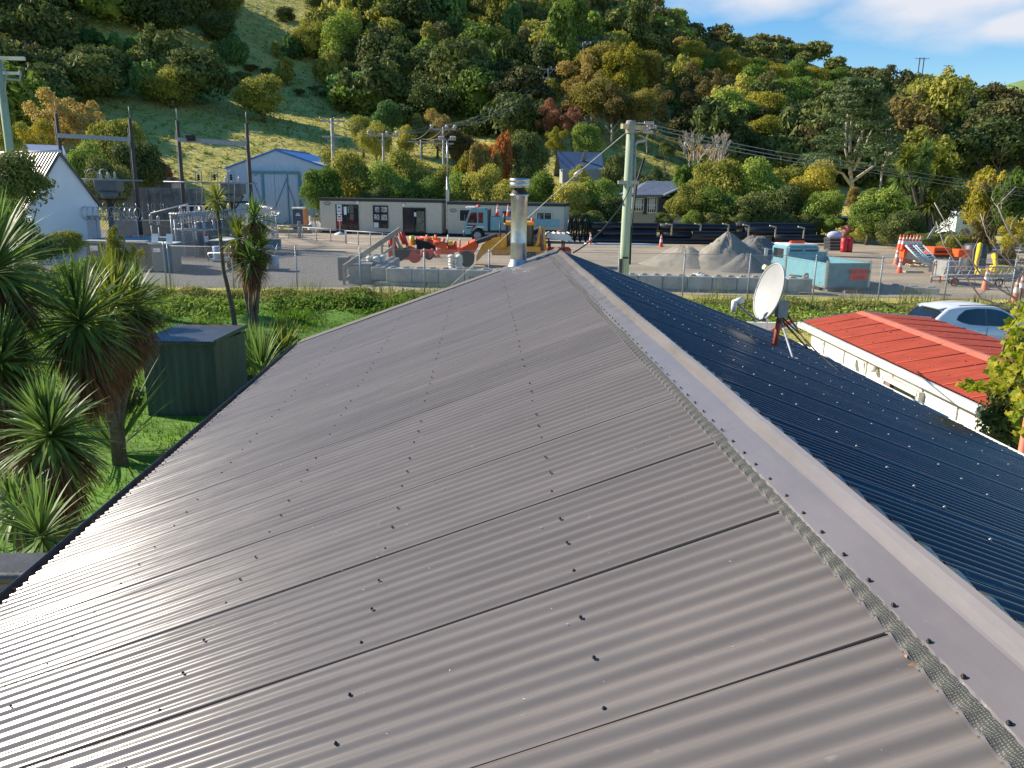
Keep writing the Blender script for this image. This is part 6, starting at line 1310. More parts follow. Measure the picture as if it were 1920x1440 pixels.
mb = MB(); mb.box((.14+1.3, Lg/2-.02, 1.05), (2.6, Lg-.15, 2.1)); part(mb, 'wall', 'white', t)
mb = MB()
for y in np.arange(.9, Lg, 1.05): mb.box((.125, y, 1.05), (.03, .035, 2.1))
part(mb, 'wall_batten', 'offwhite', t)
wy = 2.55; mb = MB(); mb.box((.115, wy, 1.25), (.05, 1.15, 1.3)); w_ = part(mb, 'window', 'glass', t)
mb = MB(); mb.box((.09, wy+.62, 1.25), (.1, .09, 1.4)); mb.box((.09, wy, 1.93), (.1, 1.35, .09)); mb.box((.09, wy-.62, 1.25), (.1, .09, 1.4)); part(mb, 'frame', 'offwhite', w_)
mb = MB(); mb.box((.08, wy+.45, 1.25), (.06, .2, 1.25)); part(mb, 'shutter', 'rust', w_)
mb = MB(); mb.lathe([(.09, 0), (.1, .03), (.07, .08), (.01, .09)], (.05, 3.6, 1.93), 12); part(mb, 'wall_lamp', 'offwhite', t)
mb = MB(); mb.box((1.6, -.12, 2.28), (2.8, .05, .25)); part(mb, 'gable_trim', 'red', t)
mb = MB()
for x, z in ((.25, 2.365), (.85, 2.465), (1.8, 2.50), (2.5, 2.45)):
    for y in np.arange(.3, Lg, .3): mb.cyl((x, y+random.uniform(-.03, .03), z), (x, y, z+.015), .009, n=5)
tag(part(mb, 'screw', 'rust', t), kind='stuff')
# low white garden wall and red post
mb = MB(); a, b = rrp(1495, 640), 0; p = dp(1440, 610, 15.5); mb.box((p.x, 15.5, p.z), (1.1, .1, .12), rz=-.05); tag(mb.build('board', Mt['white']), 'white board lying beyond the roof edge behind the satellite dish', 'board')
mb = MB(); p = dp(1465, 612, 15.2); mb.box((p.x, 15.2, p.z), (.5, .06, .08), ry=-.5); tag(mb.build('red_beam', Mt['redoxide']), 'faded red beam leaning behind the satellite dish', 'beam')
mb = MB(); p = dp(1921, 825, 8.0); mb.cyl((p.x, 8.0, 0), (p.x, 8.0, p.z+.25), .045, n=8); tag(mb.build('red_post', Mt['redcap']), 'faded red post at the right edge by the roof corner', 'post')
# dark vinyl covered frame at lower left
p = dp(40, 1058, 6.6); t = thing('covered_tub', 'dark vinyl covered tub with a ribbed hose along its rim at the lower left', 'tub', (p.x-.5, 6.6, 0)); zt = p.z; mb = MB(); mb.box((0, .12, zt/2-.03), (2.0, .7, zt-.06), bev=.12); part(mb, 'cover', 'vinyl', t)
mb = MB(); mb.tube([(-1.1+i*.03, -.25, zt+.0) for i in range(68)], [.05+.012*(i % 2) for i in range(68)], 8); part(mb, 'ribbed_hose', 'vinyl', t)
# ---------------------------------------------------------------- white car
def car():
    r0 = gp(1708, 640, .02); f0 = gp(1905, 652, .02); yaw = R_(6)
    # nearside lower edge of the car runs through these two places
    base = Vector((14.15, 25.35, -.08))
    t = thing('parked_car', 'white hatchback style sport utility car parked behind the red roofed garage', 'car', base, yaw)
    # stations from tail (x=0) to nose (x=4.65): x, sill, belt, roof/bonnet height, half width at belt, half width of top
    st = [(0, .55, .75, .80, .72, .60), (.06, .40, .95, 1.02, .86, .70), (.22, .32, 1.06, 1.16, .91, .70), (.50, .28, 1.10, 1.43, .935, .66), (.72, .28, 1.10, 1.60, .94, .65), (1.1, .26, 1.08, 1.665, .94, .655), (1.7, .25, 1.04, 1.69, .94, .665), (2.3, .25, 1.01, 1.67, .94, .66), (2.7, .25, .99, 1.60, .94, .64), (3.1, .25, .98, 1.42, .94, .62), (3.45, .25, .98, 1.16, .935, .64), (3.62, .25, .97, 1.045, .93, .70), (4.0, .26, .93, 1.00, .92, .70), (4.35, .28, .84, .90, .87, .66), (4.55, .32, .70, .75, .78, .58), (4.64, .42, .56, .60, .62, .45)]
    from bisect import bisect
    X = np.linspace(0, 4.64, 60); S_ = np.array(st); I = lambda c: np.interp(X, S_[:, 0], S_[:, c])
    def sm(a): b = a.copy(); b[1:-1] = (a[:-2]+2*a[1:-1]+a[2:])/4; return b
    sill, belt, top, wb, wt = [sm(sm(I(c))) for c in (1, 2, 3, 4, 5)]
    # roof spoiler lip
    rings = []
    for i, x in enumerate(X):
        mid = (sill[i]+belt[i])/2; tz = max(top[i], belt[i]+.02)
        ring = [(0, sill[i]), (wb[i]*.86, sill[i]), (wb[i]*.97, sill[i]+.12), (wb[i]*1.0, mid), (wb[i]*.985, belt[i]-.12), (wb[i]*.95, belt[i]-.015), (wb[i]*.9, belt[i]+.01), (wt[i]+.75*(wb[i]*.9-wt[i]), belt[i]+(tz-belt[i])*.25), (wt[i]+.30*(wb[i]*.9-wt[i]), belt[i]+(tz-belt[i])*.7), (wt[i]+.02, tz-.035*(tz-belt[i]>.15)), (wt[i]*.88, tz), (wt[i]*.45, tz+.02), (0, tz+.026)]
        rings.append(ring)
    mb = MB(); q = len(rings[0])
    def arch(x, z): return any((x-a)**2+(z-.36)**2 < .40**2 for a in (.86, 3.72))
    for s in (1, -1):
        v = [(X[i], s*r[0], r[1]) for i, rr in enumerate(rings) for r in rr]; f = []
        for i in range(len(X)-1):
            for j in range(q-1):
                a_, b_, c_, d_ = i*q+j, (i+1)*q+j, (i+1)*q+j+1, i*q+j+1
                cx_ = (v[a_][0]+v[c_][0])/2; cz_ = (v[a_][2]+v[c_][2])/2
                if 1 <= j <= 3 and arch(cx_, cz_): continue
                f.append((a_, b_, c_, d_) if s < 0 else (d_, c_, b_, a_))
        mb.add(v, f, True)
    for k in (0, len(X)-1): mb.add([(X[k], s*r[0], r[1]) for s in (1,) for r in rings[k]]+[(X[k], -r[0], r[1]) for r in reversed(rings[k])], [tuple(range(2*q))])
    body = part(mb, 'body', 'carpaint', t)
    mb = MB(); mb.box((2.3, 0, .5), (4.0, 1.5, .5)); part(mb, 'underbody', 'black', t)
    def surf(x, k, s, out=.008):           # point on the greenhouse side at height fraction k above the belt
        i = min(len(X)-2, max(0, int(x/4.64*59))); b_, tp, w0, w1 = [float(np.interp(x, X, a_)) for a_ in (belt, top, wb, wt)]
        y = w0*.9+(w1-w0*.9)*min(1, k*1.02); return Vector((x, s*(y+out), b_+.015+(tp-b_)*k))
    for s in (-1, 1):
        for nm, pts in (('side_window', [(1.02, .30), (1.10, .52), (1.35, .80), (1.75, .86), (2.06, .87), (2.06, .05), (1.45, .08), (1.2, .16)]), ('front_side_window', [(2.08, .87), (2.45, .86), (2.75, .84), (3.05, .78), (3.22, .62), (3.30, .10), (2.7, .06), (2.08, .06)])):
            n = 14; xs = np.linspace(min(p[0] for p in pts), max(p[0] for p in pts), n); up = []; lo = []
            for x in xs:
                ks = []
                for (xa, ka), (xb, kb) in zip(pts, pts[1:]+pts[:1]):
                    if (xa-x)*(xb-x) <= 0 and xa != xb: ks.append(ka+(kb-ka)*(x-xa)/(xb-xa))
                if not ks: ks = [.5]
                up.append(max(ks)); lo.append(min(ks))
            mb = MB(); v = [surf(x, l+(u-l)*r, s, .012) for x, u, l in zip(xs, up, lo) for r in (0, .35, .7, 1)]
            f = [(4*i+j, 4*i+4+j, 4*i+5+j, 4*i+1+j) for i in range(n-1) for j in range(3)]
            mb.add(v, f if s < 0 else [tuple(reversed(a_)) for a_ in f], True); part(mb, nm, 'glass', t)
        mb = MB(); mb.box((3.12, s*.99, 1.12), (.12, .22, .15), bev=.05); part(mb, 'wing_mirror', 'carpaint', t)
        for x in (1.75, 2.75): mb = MB(); mb.tube([(x, s*.955, .92), (x+.08, s*.975, .935), (x+.2, s*.955, .93)], .014, 6); part(mb, 'door_handle', 'carpaint', t)
        mb = MB(); mb.tube([(1.15, s*.64, 1.70), (1.7, s*.65, 1.72), (2.5, s*.64, 1.69)], .013, 6); part(mb, 'roof_rail', 'charcoal', t)
        mb = MB(); 
        for x in (2.05, 3.05, 1.2): mb.box((x, s*.938, .70), (.012, .008, .72))
        part(mb, 'door_seam', 'kiosk', t)
        mb = MB(); mb.box((.13, s*.79, 1.0), (.14, .12, .12), bev=.04); part(mb, 'tail_light', 'signred', t)
        mb = MB(); mb.box((4.36, s*.70, .78), (.3, .22, .12), bev=.05); part(mb, 'headlight', 'reflect', t)
        for x in (.86, 3.72):
            o = wheel(t, (x, s*.84, .35), .35, .22)
            for a_ in range(5): mb = MB(); mb.box((x+cos(a_*1.256)*.13, s*.95, .35+sin(a_*1.256)*.13), (.2, .02, .05), ry=-a_*1.256); part(mb, 'spoke', 'galv', t)
    # rear window and windscreen, windows set on the tapering ends
    mb = MB(); v = []
    for x in np.linspace(.22, .60, 5):
        tp = float(np.interp(x, X, top)); w1 = float(np.interp(x, X, wt))
        for k in np.linspace(-1, 1, 9): v.append((x-.012, k*w1*.93, tp+.03-.02*k*k))
    mb.add(v, [(9*i+j, 9*i+9+j, 9*i+10+j, 9*i+1+j)[::-1] for i in range(4) for j in range(8)], True); part(mb, 'rear_window', 'glass', t)
    mb = MB(); v = []
    for x in np.linspace(2.72, 3.5, 6):
        tp = float(np.interp(x, X, top)); w1 = float(np.interp(x, X, wt))
        for k in np.linspace(-1, 1, 9): v.append((x+.01, k*w1*.92, tp+.032-.02*k*k))
    mb.add(v, [(9*i+j, 9*i+9+j, 9*i+10+j, 9*i+1+j)[::-1] for i in range(5) for j in range(8)], True); part(mb, 'windscreen', 'glass', t)
    mb = MB(); mb.prism([(.50, 1.585), (.80, 1.64), (.80, 1.61), (.52, 1.57)], -.55, .55); part(mb, 'spoiler', 'carpaint', t)
    return t
car()
# ---------------------------------------------------------------- things stored on the right of the yard
n_ = 0
def stk(px, py, Y, label): return None
# block of stacked orange water filled barriers with cones stacked on them
a, b = gp(1690, 497), gp(1726, 497); Yb = a.y; zb_ = dp(1700, 470, Yb).z-.7; t = thing('barrier_stack', 'block of stacked bright orange plastic barriers at the right of the yard', 'barrier', (a.x, Yb, .7)); w_ = b.x-a.x
for i in range(5):
    mb = MB(); x = w_*(i+.5)/5; mb.prism([(x-w_*.095, 0), (x+w_*.095, 0), (x+w_*.085, zb_*.5), (x+w_*.07, zb_+.05), (x-w_*.07, zb_+.05), (x-w_*.085, zb_*.5)], random.uniform(-.08, 0), .9); part(mb, 'barrier', 'orange', t)
ck = 0
for r_ in range(2):
    for i in range(6):
        q = Vector((a.x+w_*(i+.3)/6, Yb+.25+.4*r_, .7+zb_+.02)); cone(0, 0, '', Y=1); cs = [o for o in bpy.data.objects if o.name.startswith('traffic_cone')]; o = max(cs, key=lambda o: int(o.name.split('.')[-1]) if '.' in o.name else 0)
        o.location = q; o.rotation_euler = (0, 0, i); o.scale = (.95, .95, 1.0); o['label'] = 'traffic cone standing in the crowd on top of the orange barrier stack'; o['group'] = 'cones on the barrier stack'
cone(1680, 497, 'faded cone leaning against the left side of the orange barrier stack', 'coneold', k=1.2)
def obx(name, label, cat, px0, px1, pt_, pb_, mt, dep=1.0, Y=None, extra=None, **k):
    g_ = gp((px0+px1)/2, pb_); Y = Y or g_.y; a = dp(px0, pt_, Y); b = dp(px1, pt_, Y); z0 = dp((px0+px1)/2, pb_, Y).z
    t = thing(name, label, cat, ((a.x+b.x)/2, Y, z0)); w = b.x-a.x; h = a.z-z0; mb = MB(); mb.box((0, dep/2, h/2), (w, dep, h), bev=.03, **k); part(mb, 'body', mt, t); return t, w, h
# loading ramps
q0 = dp(1715, 460, 42.5); q1 = dp(1748, 494, 41.5)
for i in range(2):
    t = thing('loading_ramp', ('left', 'right')[i]+' pale blue steel loading ramp leaning from the trailer', 'ramp', (q1.x+i*.55-.3, 41.5, q1.z)); d = q0-q1
    mb = MB()
    for s in (-.2, .2): mb.tube([(s, 0, 0), (s+d.x, d.y, d.z)], .05, 4)
    for k in range(9): mb.tube([(-.2+d.x*k/8, d.y*k/8, d.z*k/8), (.2+d.x*k/8, d.y*k/8, d.z*k/8)], .035, 4)
    mb.box((d.x/2, d.y/2, d.z/2), (.3, .02, .02)); part(mb, 'ramp', mat('pale blue ramp', (.42, .55, .60), .5), t)
g_ = gp(1735, 500); t = thing('pallet', 'timber pallet carrying a cream plank in front of the ramps', 'pallet', (g_.x-.2, g_.y-.3, .7), R_(-12)); mb = MB()
for i in range(5): mb.box((-.9+i*.45, 0, .13), (.12, 1.0, .03))
for s in (-.4, 0, .4): mb.box((0, s, .06), (2.0, .1, .1))
part(mb, 'pallet_boards', 'timber', t)
mb = MB(); mb.box((g_.x+.1, g_.y-.3, .98), (1.9, .35, .14), rz=-.2, ry=.08, bev=.03); tag(mb.build('cream_plank', mat('cream plank', (.72, .68, .45), .6)), 'cream plank lying on the pallet', 'plank')
obx('orange_machine', 'orange and black machine box behind the loading ramps', 'machine', 1752, 1783, 464, 478, 'orange', 1.0, 43.5)
obx('machine_band', 'black slotted bumper of the orange machine', 'bumper', 1754, 1782, 471, 474, 'black', .2, 43.3)
obx('orange_crate', 'plain bright orange crate hanging over the steel frame', 'crate', 1798, 1820, 468, 483, 'orange', .7, 42.8)
obx('trailer_deck', 'dark low loader deck under the orange machine', 'trailer', 1735, 1800, 477, 492, 'darksteel', 2.0, 43.9)
obx('skip_bin', 'grey steel skip bin between the two faded cones', 'skip bin', 1776, 1802, 490, 520, 'conc', 1.2, 38.3)
mb = MB(); q = gp(1758, 515); mb.box((q.x, q.y, .8), (.5, .4, .2), bev=.02); mb.box((q.x-.9, q.y+.9, .76), (1.0, .3, .1)); tag(mb.build('timber_offcut', Mt['wood']), 'timber offcuts lying left of the faded cones', 'timber')
obx('plate_compactor', 'black and yellow compactor standing in a steel cage', 'compactor', 1757, 1772, 492, 512, 'darksteel', .7, 39.5)
t = thing('steel_cage', 'rusty steel carrying frame left of the grey skip bin', 'frame', (dp(1764, 515, 39.2).x, 39.2, .7)); mb = MB()
for x in (-.45, .0, .45): mb.tube([(x, 0, 0), (x*.9, 0, 1.0), (x*.6+.1, 0, 1.25)], .035, 5)
mb.tube([(-.5, 0, .9), (.5, 0, .9)], .03); mb.tube([(-.5, 0, .1), (.5, 0, .1)], .03); part(mb, 'frame', 'rust', t)
t = thing('water_tank', 'round dark water tank behind the orange crate', 'tank', (dp(1828, 470, 46).x, 46, .7)); z_ = dp(1828, 457, 46).z-.7; mb = MB(); mb.lathe([(.65, 0), (.65, z_-.15), (.55, z_), (.01, z_+.04)], n=20); part(mb, 'tank', 'darksteel', t)
def arm(pts, label, r=.10, mt='brightyellow'):
    q = dp(*pts[-1][:2], pts[-1][2]); t = thing('digger_arm', label, 'digger arm', (q.x, pts[-1][2], .7)); o_ = Vector(t.location); mb = MB(); mb.tube([dp(x, y, Y_)-o_ for x, y, Y_ in pts], [r*1.4]+[r*1.1]*(len(pts)-2)+[r*.8], 4); part(mb, 'boom', mt, t)
    mb = MB(); e_ = dp(*pts[-1])-o_; mb.box(e_, (.6, .5, .4), bev=.06); part(mb, 'bucket', mt, t); mb = MB(); s_ = [dp(x+4, y+3, Y_)-o_ for x, y, Y_ in pts[:2]]; mb.tube(s_, r*.4, 5); part(mb, 'ram', 'steel', t)
arm([(1838, 457, 42), (1832, 485, 41.5), (1830, 500, 41), (1842, 512, 40.5)], 'yellow digger arm folded down beside the round dark tank')
arm([(1864, 477, 41), (1868, 505, 40.5)], 'upright yellow boom in the middle of the right hand equipment', .10)
obx('yellow_deck', 'bright yellow machine deck behind the bare branches', 'machine', 1882, 1905, 500, 511, 'brightyellow', 1.0, 40.5)
t = thing('frame_trailer', 'long black steel trailer frame lying along the right of the yard', 'trailer', (dp(1850, 525, 37.8).x, 37.8, .7)); mb = MB(); L_ = 4.2
for z, y in ((.35, 0), (.55, .0), (.35, 1.2)): mb.tube([(-L_/2, y, z), (L_/2, y, z)], .05, 5)
for i in range(9): x = -L_/2+L_*i/8; mb.tube([(x, 0, .35), (x+.25, 0, .95)], .03, 4); mb.tube([(x, 0, .95), (x+.3, .6, .5)], .03, 4)
mb.tube([(-L_/2, 0, .95), (L_/2, 0, .95)], .03, 5); part(mb, 'frame', 'steel', t)
for x in (-1.6, .6): mb = MB(); mb.tube([(x+.18*cos(a_), -.05, .2+.18*sin(a_)) for a_ in [2*pi*i/14 for i in range(15)]], .035, 5); part(mb, 'castor_wheel', 'rubber', t)
obx('loose_panel', 'pale weathered panel leaning over the trailer frame at the right edge', 'panel', 1903, 1925, 507, 527, 'sand', .1, 38)
for i, (a_, b_) in enumerate((((1753, 425), (1738, 448)), ((1756, 423), (1742, 448)))):
    mb = MB(); mb.tube([dp(*a_, 46), dp(*b_, 46)], .04, 5); tag(mb.build('steel_rod', Mt['steel']), ('left', 'right')[i]+' of two leaning steel rods above the cone stack', 'rod')
# drums, boxes, bin and net at the back right
g0_ = gp(1580, 471); 
for i, px in enumerate((1581, 1591)): 
    o = MB(); o.lathe([(.01, 0), (.30, 0), (.31, .3), (.29, .32), (.31, .6), (.30, .9), (.01, .9)], n=16); q = o.build('red_drum', Mt['signred'], None, (gp(px, 473).x, gp(px, 473).y, .7)); q.scale = (.8, .8, 1.15); tag(q, ('left', 'right')[i]+' red drum beside the stacked dark crates', 'drum')
for i in range(4):
    t, w, h = obx('dark_crate', ('lowest', 'second lowest', 'second highest', 'topmost')[i]+' dark crate in the stack behind the tray truck', 'crate', 1556, 1577, 464-6*i, 470-6*i, 'charcoal', 1.0, 54, None)
    mb = MB(); mb.box((0, -.02, h*.9), (w+.04, .04, h*.16)); part(mb, 'rim', 'wood', t)
mb = MB(); q = dp(1570, 442, 54); mb.sphere((q.x, 54.4, q.z), .5, 10, 6, (1.1, .8, .6)); tag(mb.build('blue_bundle', mat('lilac sheet', (.45, .45, .65), .8)), 'pale lilac wrapped bundle on top of the dark crates', 'bundle')
t, w, h = obx('green_bin', 'dark green wheelie bin with pale lid by the hedge gap', 'bin', 1581, 1594, 408, 424, 'green', 1.2, 70); mb = MB(); mb.box((0, .5, h+.06), (w*1.3, 1.3, .14), bev=.04); part(mb, 'lid', 'offwhite', t)
mb = MB(); v = []
for i in range(9):
    for j in range(5): q = dp(1579+i*4, 423+j*5+max(0, i-4)*1.5, 68); v.append((q.x, 68+.25*sin(i*1.3+j), q.z))
mb.add(v, [(5*i+j, 5*i+5+j, 5*i+6+j, 5*i+1+j) for i in range(8) for j in range(4)], True); tag(mb.build('safety_netting', mat('faded net', (.50, .20, .15), .9, 0, .3, 3)), 'sagging faded red safety netting by the green bin', 'netting')
# ---------------------------------------------------------------- houses beyond
t = thing('house', 'grey house with dark roof and white windows between the hedges', 'house', (dp(1240, 400, 82).x, 82, .7)); o_ = Vector(t.location)
def hb_(px, py, Y): q = dp(px, py, Y)-o_; return q
a, b, c_ = hb_(1186, 365, 82), hb_(1240, 366, 82), hb_(1300, 345, 82)
zt = a.z; mb = MB(); mb.box(((a.x+b.x)/2, 3, zt/2), (b.x-a.x, 6, zt)); part(mb, 'wall', 'weather', t)
mb = MB(); mb.box((b.x+1.6, 4.6, zt/2-.1), (3.2, 5, zt-.2)); part(mb, 'side_wall', 'charcoal', t)
mb = MB(); r1, r2 = hb_(1218, 339, 84), hb_(1306, 339, 84); zr = r1.z; mb.add([(a.x-.3, -.6, zt), (b.x+.1, -.6, zt+.05), (r2.x, 3, zr), (r1.x, 3, zr), (a.x-.3, 6.5, zt), (r2.x+2, 6.5, zt)], [(0, 1, 2, 3), (3, 2, 5, 4), (0, 3, 4)]); mb.add([(a.x-.3, -.6, zt-.2), (b.x+.1, -.6, zt-.15), (b.x+.1, -.6, zt+.045), (a.x-.3, -.6, zt-.005)], [(0, 1, 2, 3)]); part(mb, 'roof', 'greyroof', t)
mb = MB(); mb.tube([(b.x+.1, -.6, zt), (r2.x, 3, zr-.05)], .12, 4); part(mb, 'barge_board', 'shedcor', t)
for (x0, x1, y0, y1) in ((1189, 1206, 372, 396), (1215, 1230, 370, 399)):
    A_, B_ = hb_(x0, y0, 81.9), hb_(x1, y1, 81.9); mb = MB(); mb.box(((A_.x+B_.x)/2, -.03, (A_.z+B_.z)/2), (B_.x-A_.x, .06, A_.z-B_.z)); w_ = part(mb, 'window', 'glass', t); mb = MB()
    for k in range(5): mb.box((A_.x+(B_.x-A_.x)*k/4, -.08, (A_.z+B_.z)/2), (.07, .05, A_.z-B_.z))
    for z in (A_.z, B_.z, (A_.z+B_.z)/2): mb.box(((A_.x+B_.x)/2, -.085, z), (B_.x-A_.x, .05, .09))
    part(mb, 'frame', 'white', w_); mb = MB(); mb.box(((A_.x+B_.x)/2, -.065, (A_.z+B_.z)/2+.1), ((B_.x-A_.x)*.7, .01, (A_.z-B_.z)*.7)); part(mb, 'curtain', 'curtain', w_)
mb = MB(); A_, B_ = hb_(1207, 372, 81.9), hb_(1214, 402, 81.9); mb.box(((A_.x+B_.x)/2, -.03, (A_.z+B_.z)/2), (B_.x-A_.x, .05, A_.z-B_.z)); part(mb, 'door', 'charcoal', t)
mb = MB(); A_, B_ = hb_(1236, 372, 81.9), hb_(1244, 412, 81.9); mb.box(((A_.x+B_.x)/2, -.1, (A_.z+B_.z)/2), (B_.x-A_.x, .3, A_.z-B_.z)); part(mb, 'porch_panel', 'charcoal', t)
mb = MB(); q = dp(1275, 408, 80); mb.box((q.x, 80, q.z-.8), (3.2, 1, 2.2), bev=.05); tag(mb.build('white_caravan', Mt['offwhite']), 'white rounded caravan side beneath the hedge by the grey house', 'caravan')
t = thing('house', 'pale blue weatherboard cottage behind the bare branches at the right', 'house', (dp(1825, 400, 84).x, 84, .7)); o_ = Vector(t.location)
a, b = hb_(1795, 403, 84), hb_(1862, 407, 84); mb = MB(); mb.box(((a.x+b.x)/2, 2.5, a.z/2), (b.x-a.x, 5, a.z)); 
for k in range(9): mb.box(((a.x+b.x)/2, -.02, a.z*k/9+.1), (b.x-a.x, .04, .03))
part(mb, 'wall', 'paleblue', t)
r1, r2 = hb_(1806, 381, 87), hb_(1846, 383, 87); mb = MB(); mb.add([(a.x-.3, -.3, a.z), (b.x+.3, -.3, b.z+.1), (r2.x, 2.5, r1.z), (r1.x, 2.5, r1.z), (a.x-.3, 5.3, a.z), (b.x+.3, 5.3, a.z)], [(0, 1, 2, 3), (3, 2, 5, 4), (0, 3, 4), (1, 5, 2)]); part(mb, 'roof', 'shedcor', t)
for x0, x1 in ((1808, 1816), (1818, 1828)): A_, B_ = hb_(x0, 408, 83.9), hb_(x1, 420, 83.9); mb = MB(); mb.box(((A_.x+B_.x)/2, -.04, (A_.z+B_.z)/2), (B_.x-A_.x, .05, A_.z-B_.z)); part(mb, 'window', 'glass', t)
t = thing('barn', 'dark blue roofed barn half hidden by bushes behind the yard', 'barn', (dp(1086, 300, 105).x, 105, Hs(dp(1086, 300, 105).x, 105))); o_ = Vector(t.location)
a, b, c_, d_ = hb_(1044, 284, 108), hb_(1128, 286, 108), hb_(1131, 316, 103), hb_(1052, 322, 103)
mb = MB(); mb.add([a, b, c_, d_, a-Vector((0, -5, 4)), b-Vector((0, -5, 4))], [(3, 2, 1, 0), (0, 1, 5, 4)]); part(mb, 'roof', mat('dark blue roof', (.055, .085, .15), .4, 0, .1, 2), t)
mb = MB(); q = a.lerp(b, .55); r_ = d_.lerp(c_, .58); mb.box((q+r_)/2+Vector((0, 0, .05)), (.5, (r_-q).length, .04), rx=-atan2(r_.z-q.z, r_.y-q.y)+pi); part(mb, 'clear_sheet', 'steel', t)
mb = MB(); mb.box(((c_.x+d_.x)/2, 1.5-2, (c_.z)/2-.6), (c_.x-d_.x-.3, 4, c_.z+1.0)); part(mb, 'wall', 'weather', t)
# distant white farm box and posts on the green paddock
for i, (px, py) in enumerate(((1284, 292), (1236, 300))):
    q = hit(px, py, 85); mb = MB(); 
    if i == 0: mb.box((q.x, q.y, q.z+1.0), (.35, .35, 2.2)); tag(mb.build('gate_post', Mt['paleblue']), 'pale gate post at the edge of the green paddock', 'post')
    else: mb.prism([(q.x-1, q.z), (q.x+1, q.z), (q.x+.8, q.z+.6), (q.x-.8, q.z+.6)], q.y, q.y+.8); tag(mb.build('feed_trough', Mt['darksteel']), 'dark feed trough on the green paddock', 'trough')
# ---------------------------------------------------------------- trees behind the yard (each its own tree)
T = tree
rowG = None
T(603, 342, 46, 78, 'round', 'bright', 'bright green round tree overhanging the right side of the blue roofed shed')
T(660, 335, 62, 82, 'round', 'olive', 'large olive tree behind the left end of the long site cabin')
T(640, 300, 42, 86, 'round', 'olive', 'tree top behind the large olive tree next to the timber power pole')
T(722, 345, 52, 80, 'round', 'mid', 'mid green tree behind the window of the left site cabin')
T(700, 372, 34, 78, 'round', 'dark', 'dark bush low behind the left site cabin roof')
T(765, 320, 50, 84, 'round', 'olive', 'yellow green tree between the two crossarmed poles')
T(790, 360, 42, 79, 'round', 'mid', 'mid green tree behind the right end of the left cabin')
T(820, 330, 36, 82, 'round', 'olive', 'olive tree left of the slim light pole')
T(868, 350, 44, 79, 'round', 'mid', 'dark green tree just right of the slim light pole')
T(905, 345, 46, 78, 'round', 'olive', 'yellow green tree behind the blue truck cab')
T(950, 365, 40, 77, 'round', 'olive', 'olive bush behind the left of the steel flue')
T(1015, 358, 46, 78, 'round', 'bright', 'fresh green tree right of the steel flue')
T(1068, 372, 46, 76, 'round', 'olive', 'olive green bush behind the right end of the right cabin')
T(1085, 340, 36, 82, 'sparse', 'olive', 'feathery yellow green tree below the blue barn roof')
T(1120, 365, 46, 77, 'round', 'mid', 'green bush left of the utility pole')
T(1150, 395, 40, 74, 'round', 'dark', 'dark bush low left of the utility pole')
T(1105, 420, 34, 72, 'round', 'dark', 'dark hedge bush above the hose coils')
T(1070, 420, 30, 73, 'round', 'dark', 'dark bush at the end of the right site cabin')
T(1200, 328, 30, 88, 'round', 'dark', 'dark bush behind the grey house roof')
T(1290, 322, 40, 84, 'shaggy', 'bright', 'light green bush behind the right end of the grey house')
T(1345, 338, 62, 78, 'round', 'olive', 'large billowing olive tree right of the grey house')
T(1292, 378, 42, 74, 'round', 'olive', 'yellow tinged bush in front of the grey house corner')
T(1350, 385, 48, 73, 'round', 'mid', 'deep green bush below the large billowing olive tree')
T(1418, 345, 60, 77, 'round', 'mid', 'large green tree in the middle of the right hedge row')
T(1400, 392, 44, 72, 'round', 'dark', 'dark bush under the middle of the right hedge row')
T(1465, 385, 48, 73, 'round', 'dark', 'dark bush below the orange tinted hedge tree')
T(1478, 340, 48, 79, 'round', 'olive', 'olive tree left of the orange tinted hedge tree')
T(1532, 345, 56, 76, 'round', 'yellow', 'orange tinted rounded hedge tree in front of the pine trunk')
T(1540, 392, 50, 72, 'round', 'mid', 'green bush under the orange tinted hedge tree')
T(1600, 375, 22, 80, 'tall', 'gold', 'small golden conifer at the foot of the big pine')
T(1665, 382, 58, 68, 'round', 'mid', 'rounded green tree left of the tall cabbage tree')
T(1630, 410, 48, 66, 'round', 'mid', 'green bush by the hedge gap behind the green bin')
T(1690, 425, 44, 62, 'round', 'dark', 'dark bush behind the orange barrier stack')
T(1755, 385, 62, 70, 'round', 'dark', 'dark tree behind the tall cabbage tree')
T(1850, 350, 60, 74, 'shaggy', 'yellow', 'bright yellow green tree above the pale blue cottage')
T(1905, 340, 50, 70, 'shaggy', 'bright', 'light green feathery tree at the right edge above the cottage')
T(1862, 420, 24, 72, 'tall', 'dark', 'small dark conifer right of the pale blue cottage')
T(1790, 460, 32, 50, 'round', 'olive', 'yellow green bush behind the orange machine')
T(1835, 445, 38, 52, 'sparse', 'brown', 'rust tinged bush behind the bare branches')
T(1895, 440, 42, 50, 'sparse', 'yellow', 'yellow brown bush at the right edge of the yard')
T(1890, 490, 36, 46, 'sparse', 'brown', 'brown leaved shrub behind the yellow machine deck')
for i, (x, y, r, Y, m) in enumerate([(1245, 412, 22, 73, 'dark'), (1300, 410, 26, 72, 'mid'), (1340, 415, 26, 71, 'dark'), (1385, 415, 28, 71, 'dark'), (1430, 415, 30, 71, 'dark'), (1475, 418, 30, 71, 'dark'), (1515, 420, 30, 70, 'dark'), (1555, 420, 30, 70, 'mid'), (1600, 425, 26, 69, 'dark'), (1640, 440, 26, 66, 'dark'), (1665, 448, 26, 63, 'dark'), (1705, 452, 26, 60, 'dark'), (1740, 455, 28, 58, 'dark'), (1775, 450, 26, 60, 'dark'), (1615, 440, 20, 67, 'olive')]):
    shrub(x, y, r, Y, 'flat', m, 'low shaded bush under the hedge trees behind the black pipes', 1.3, base=.7)
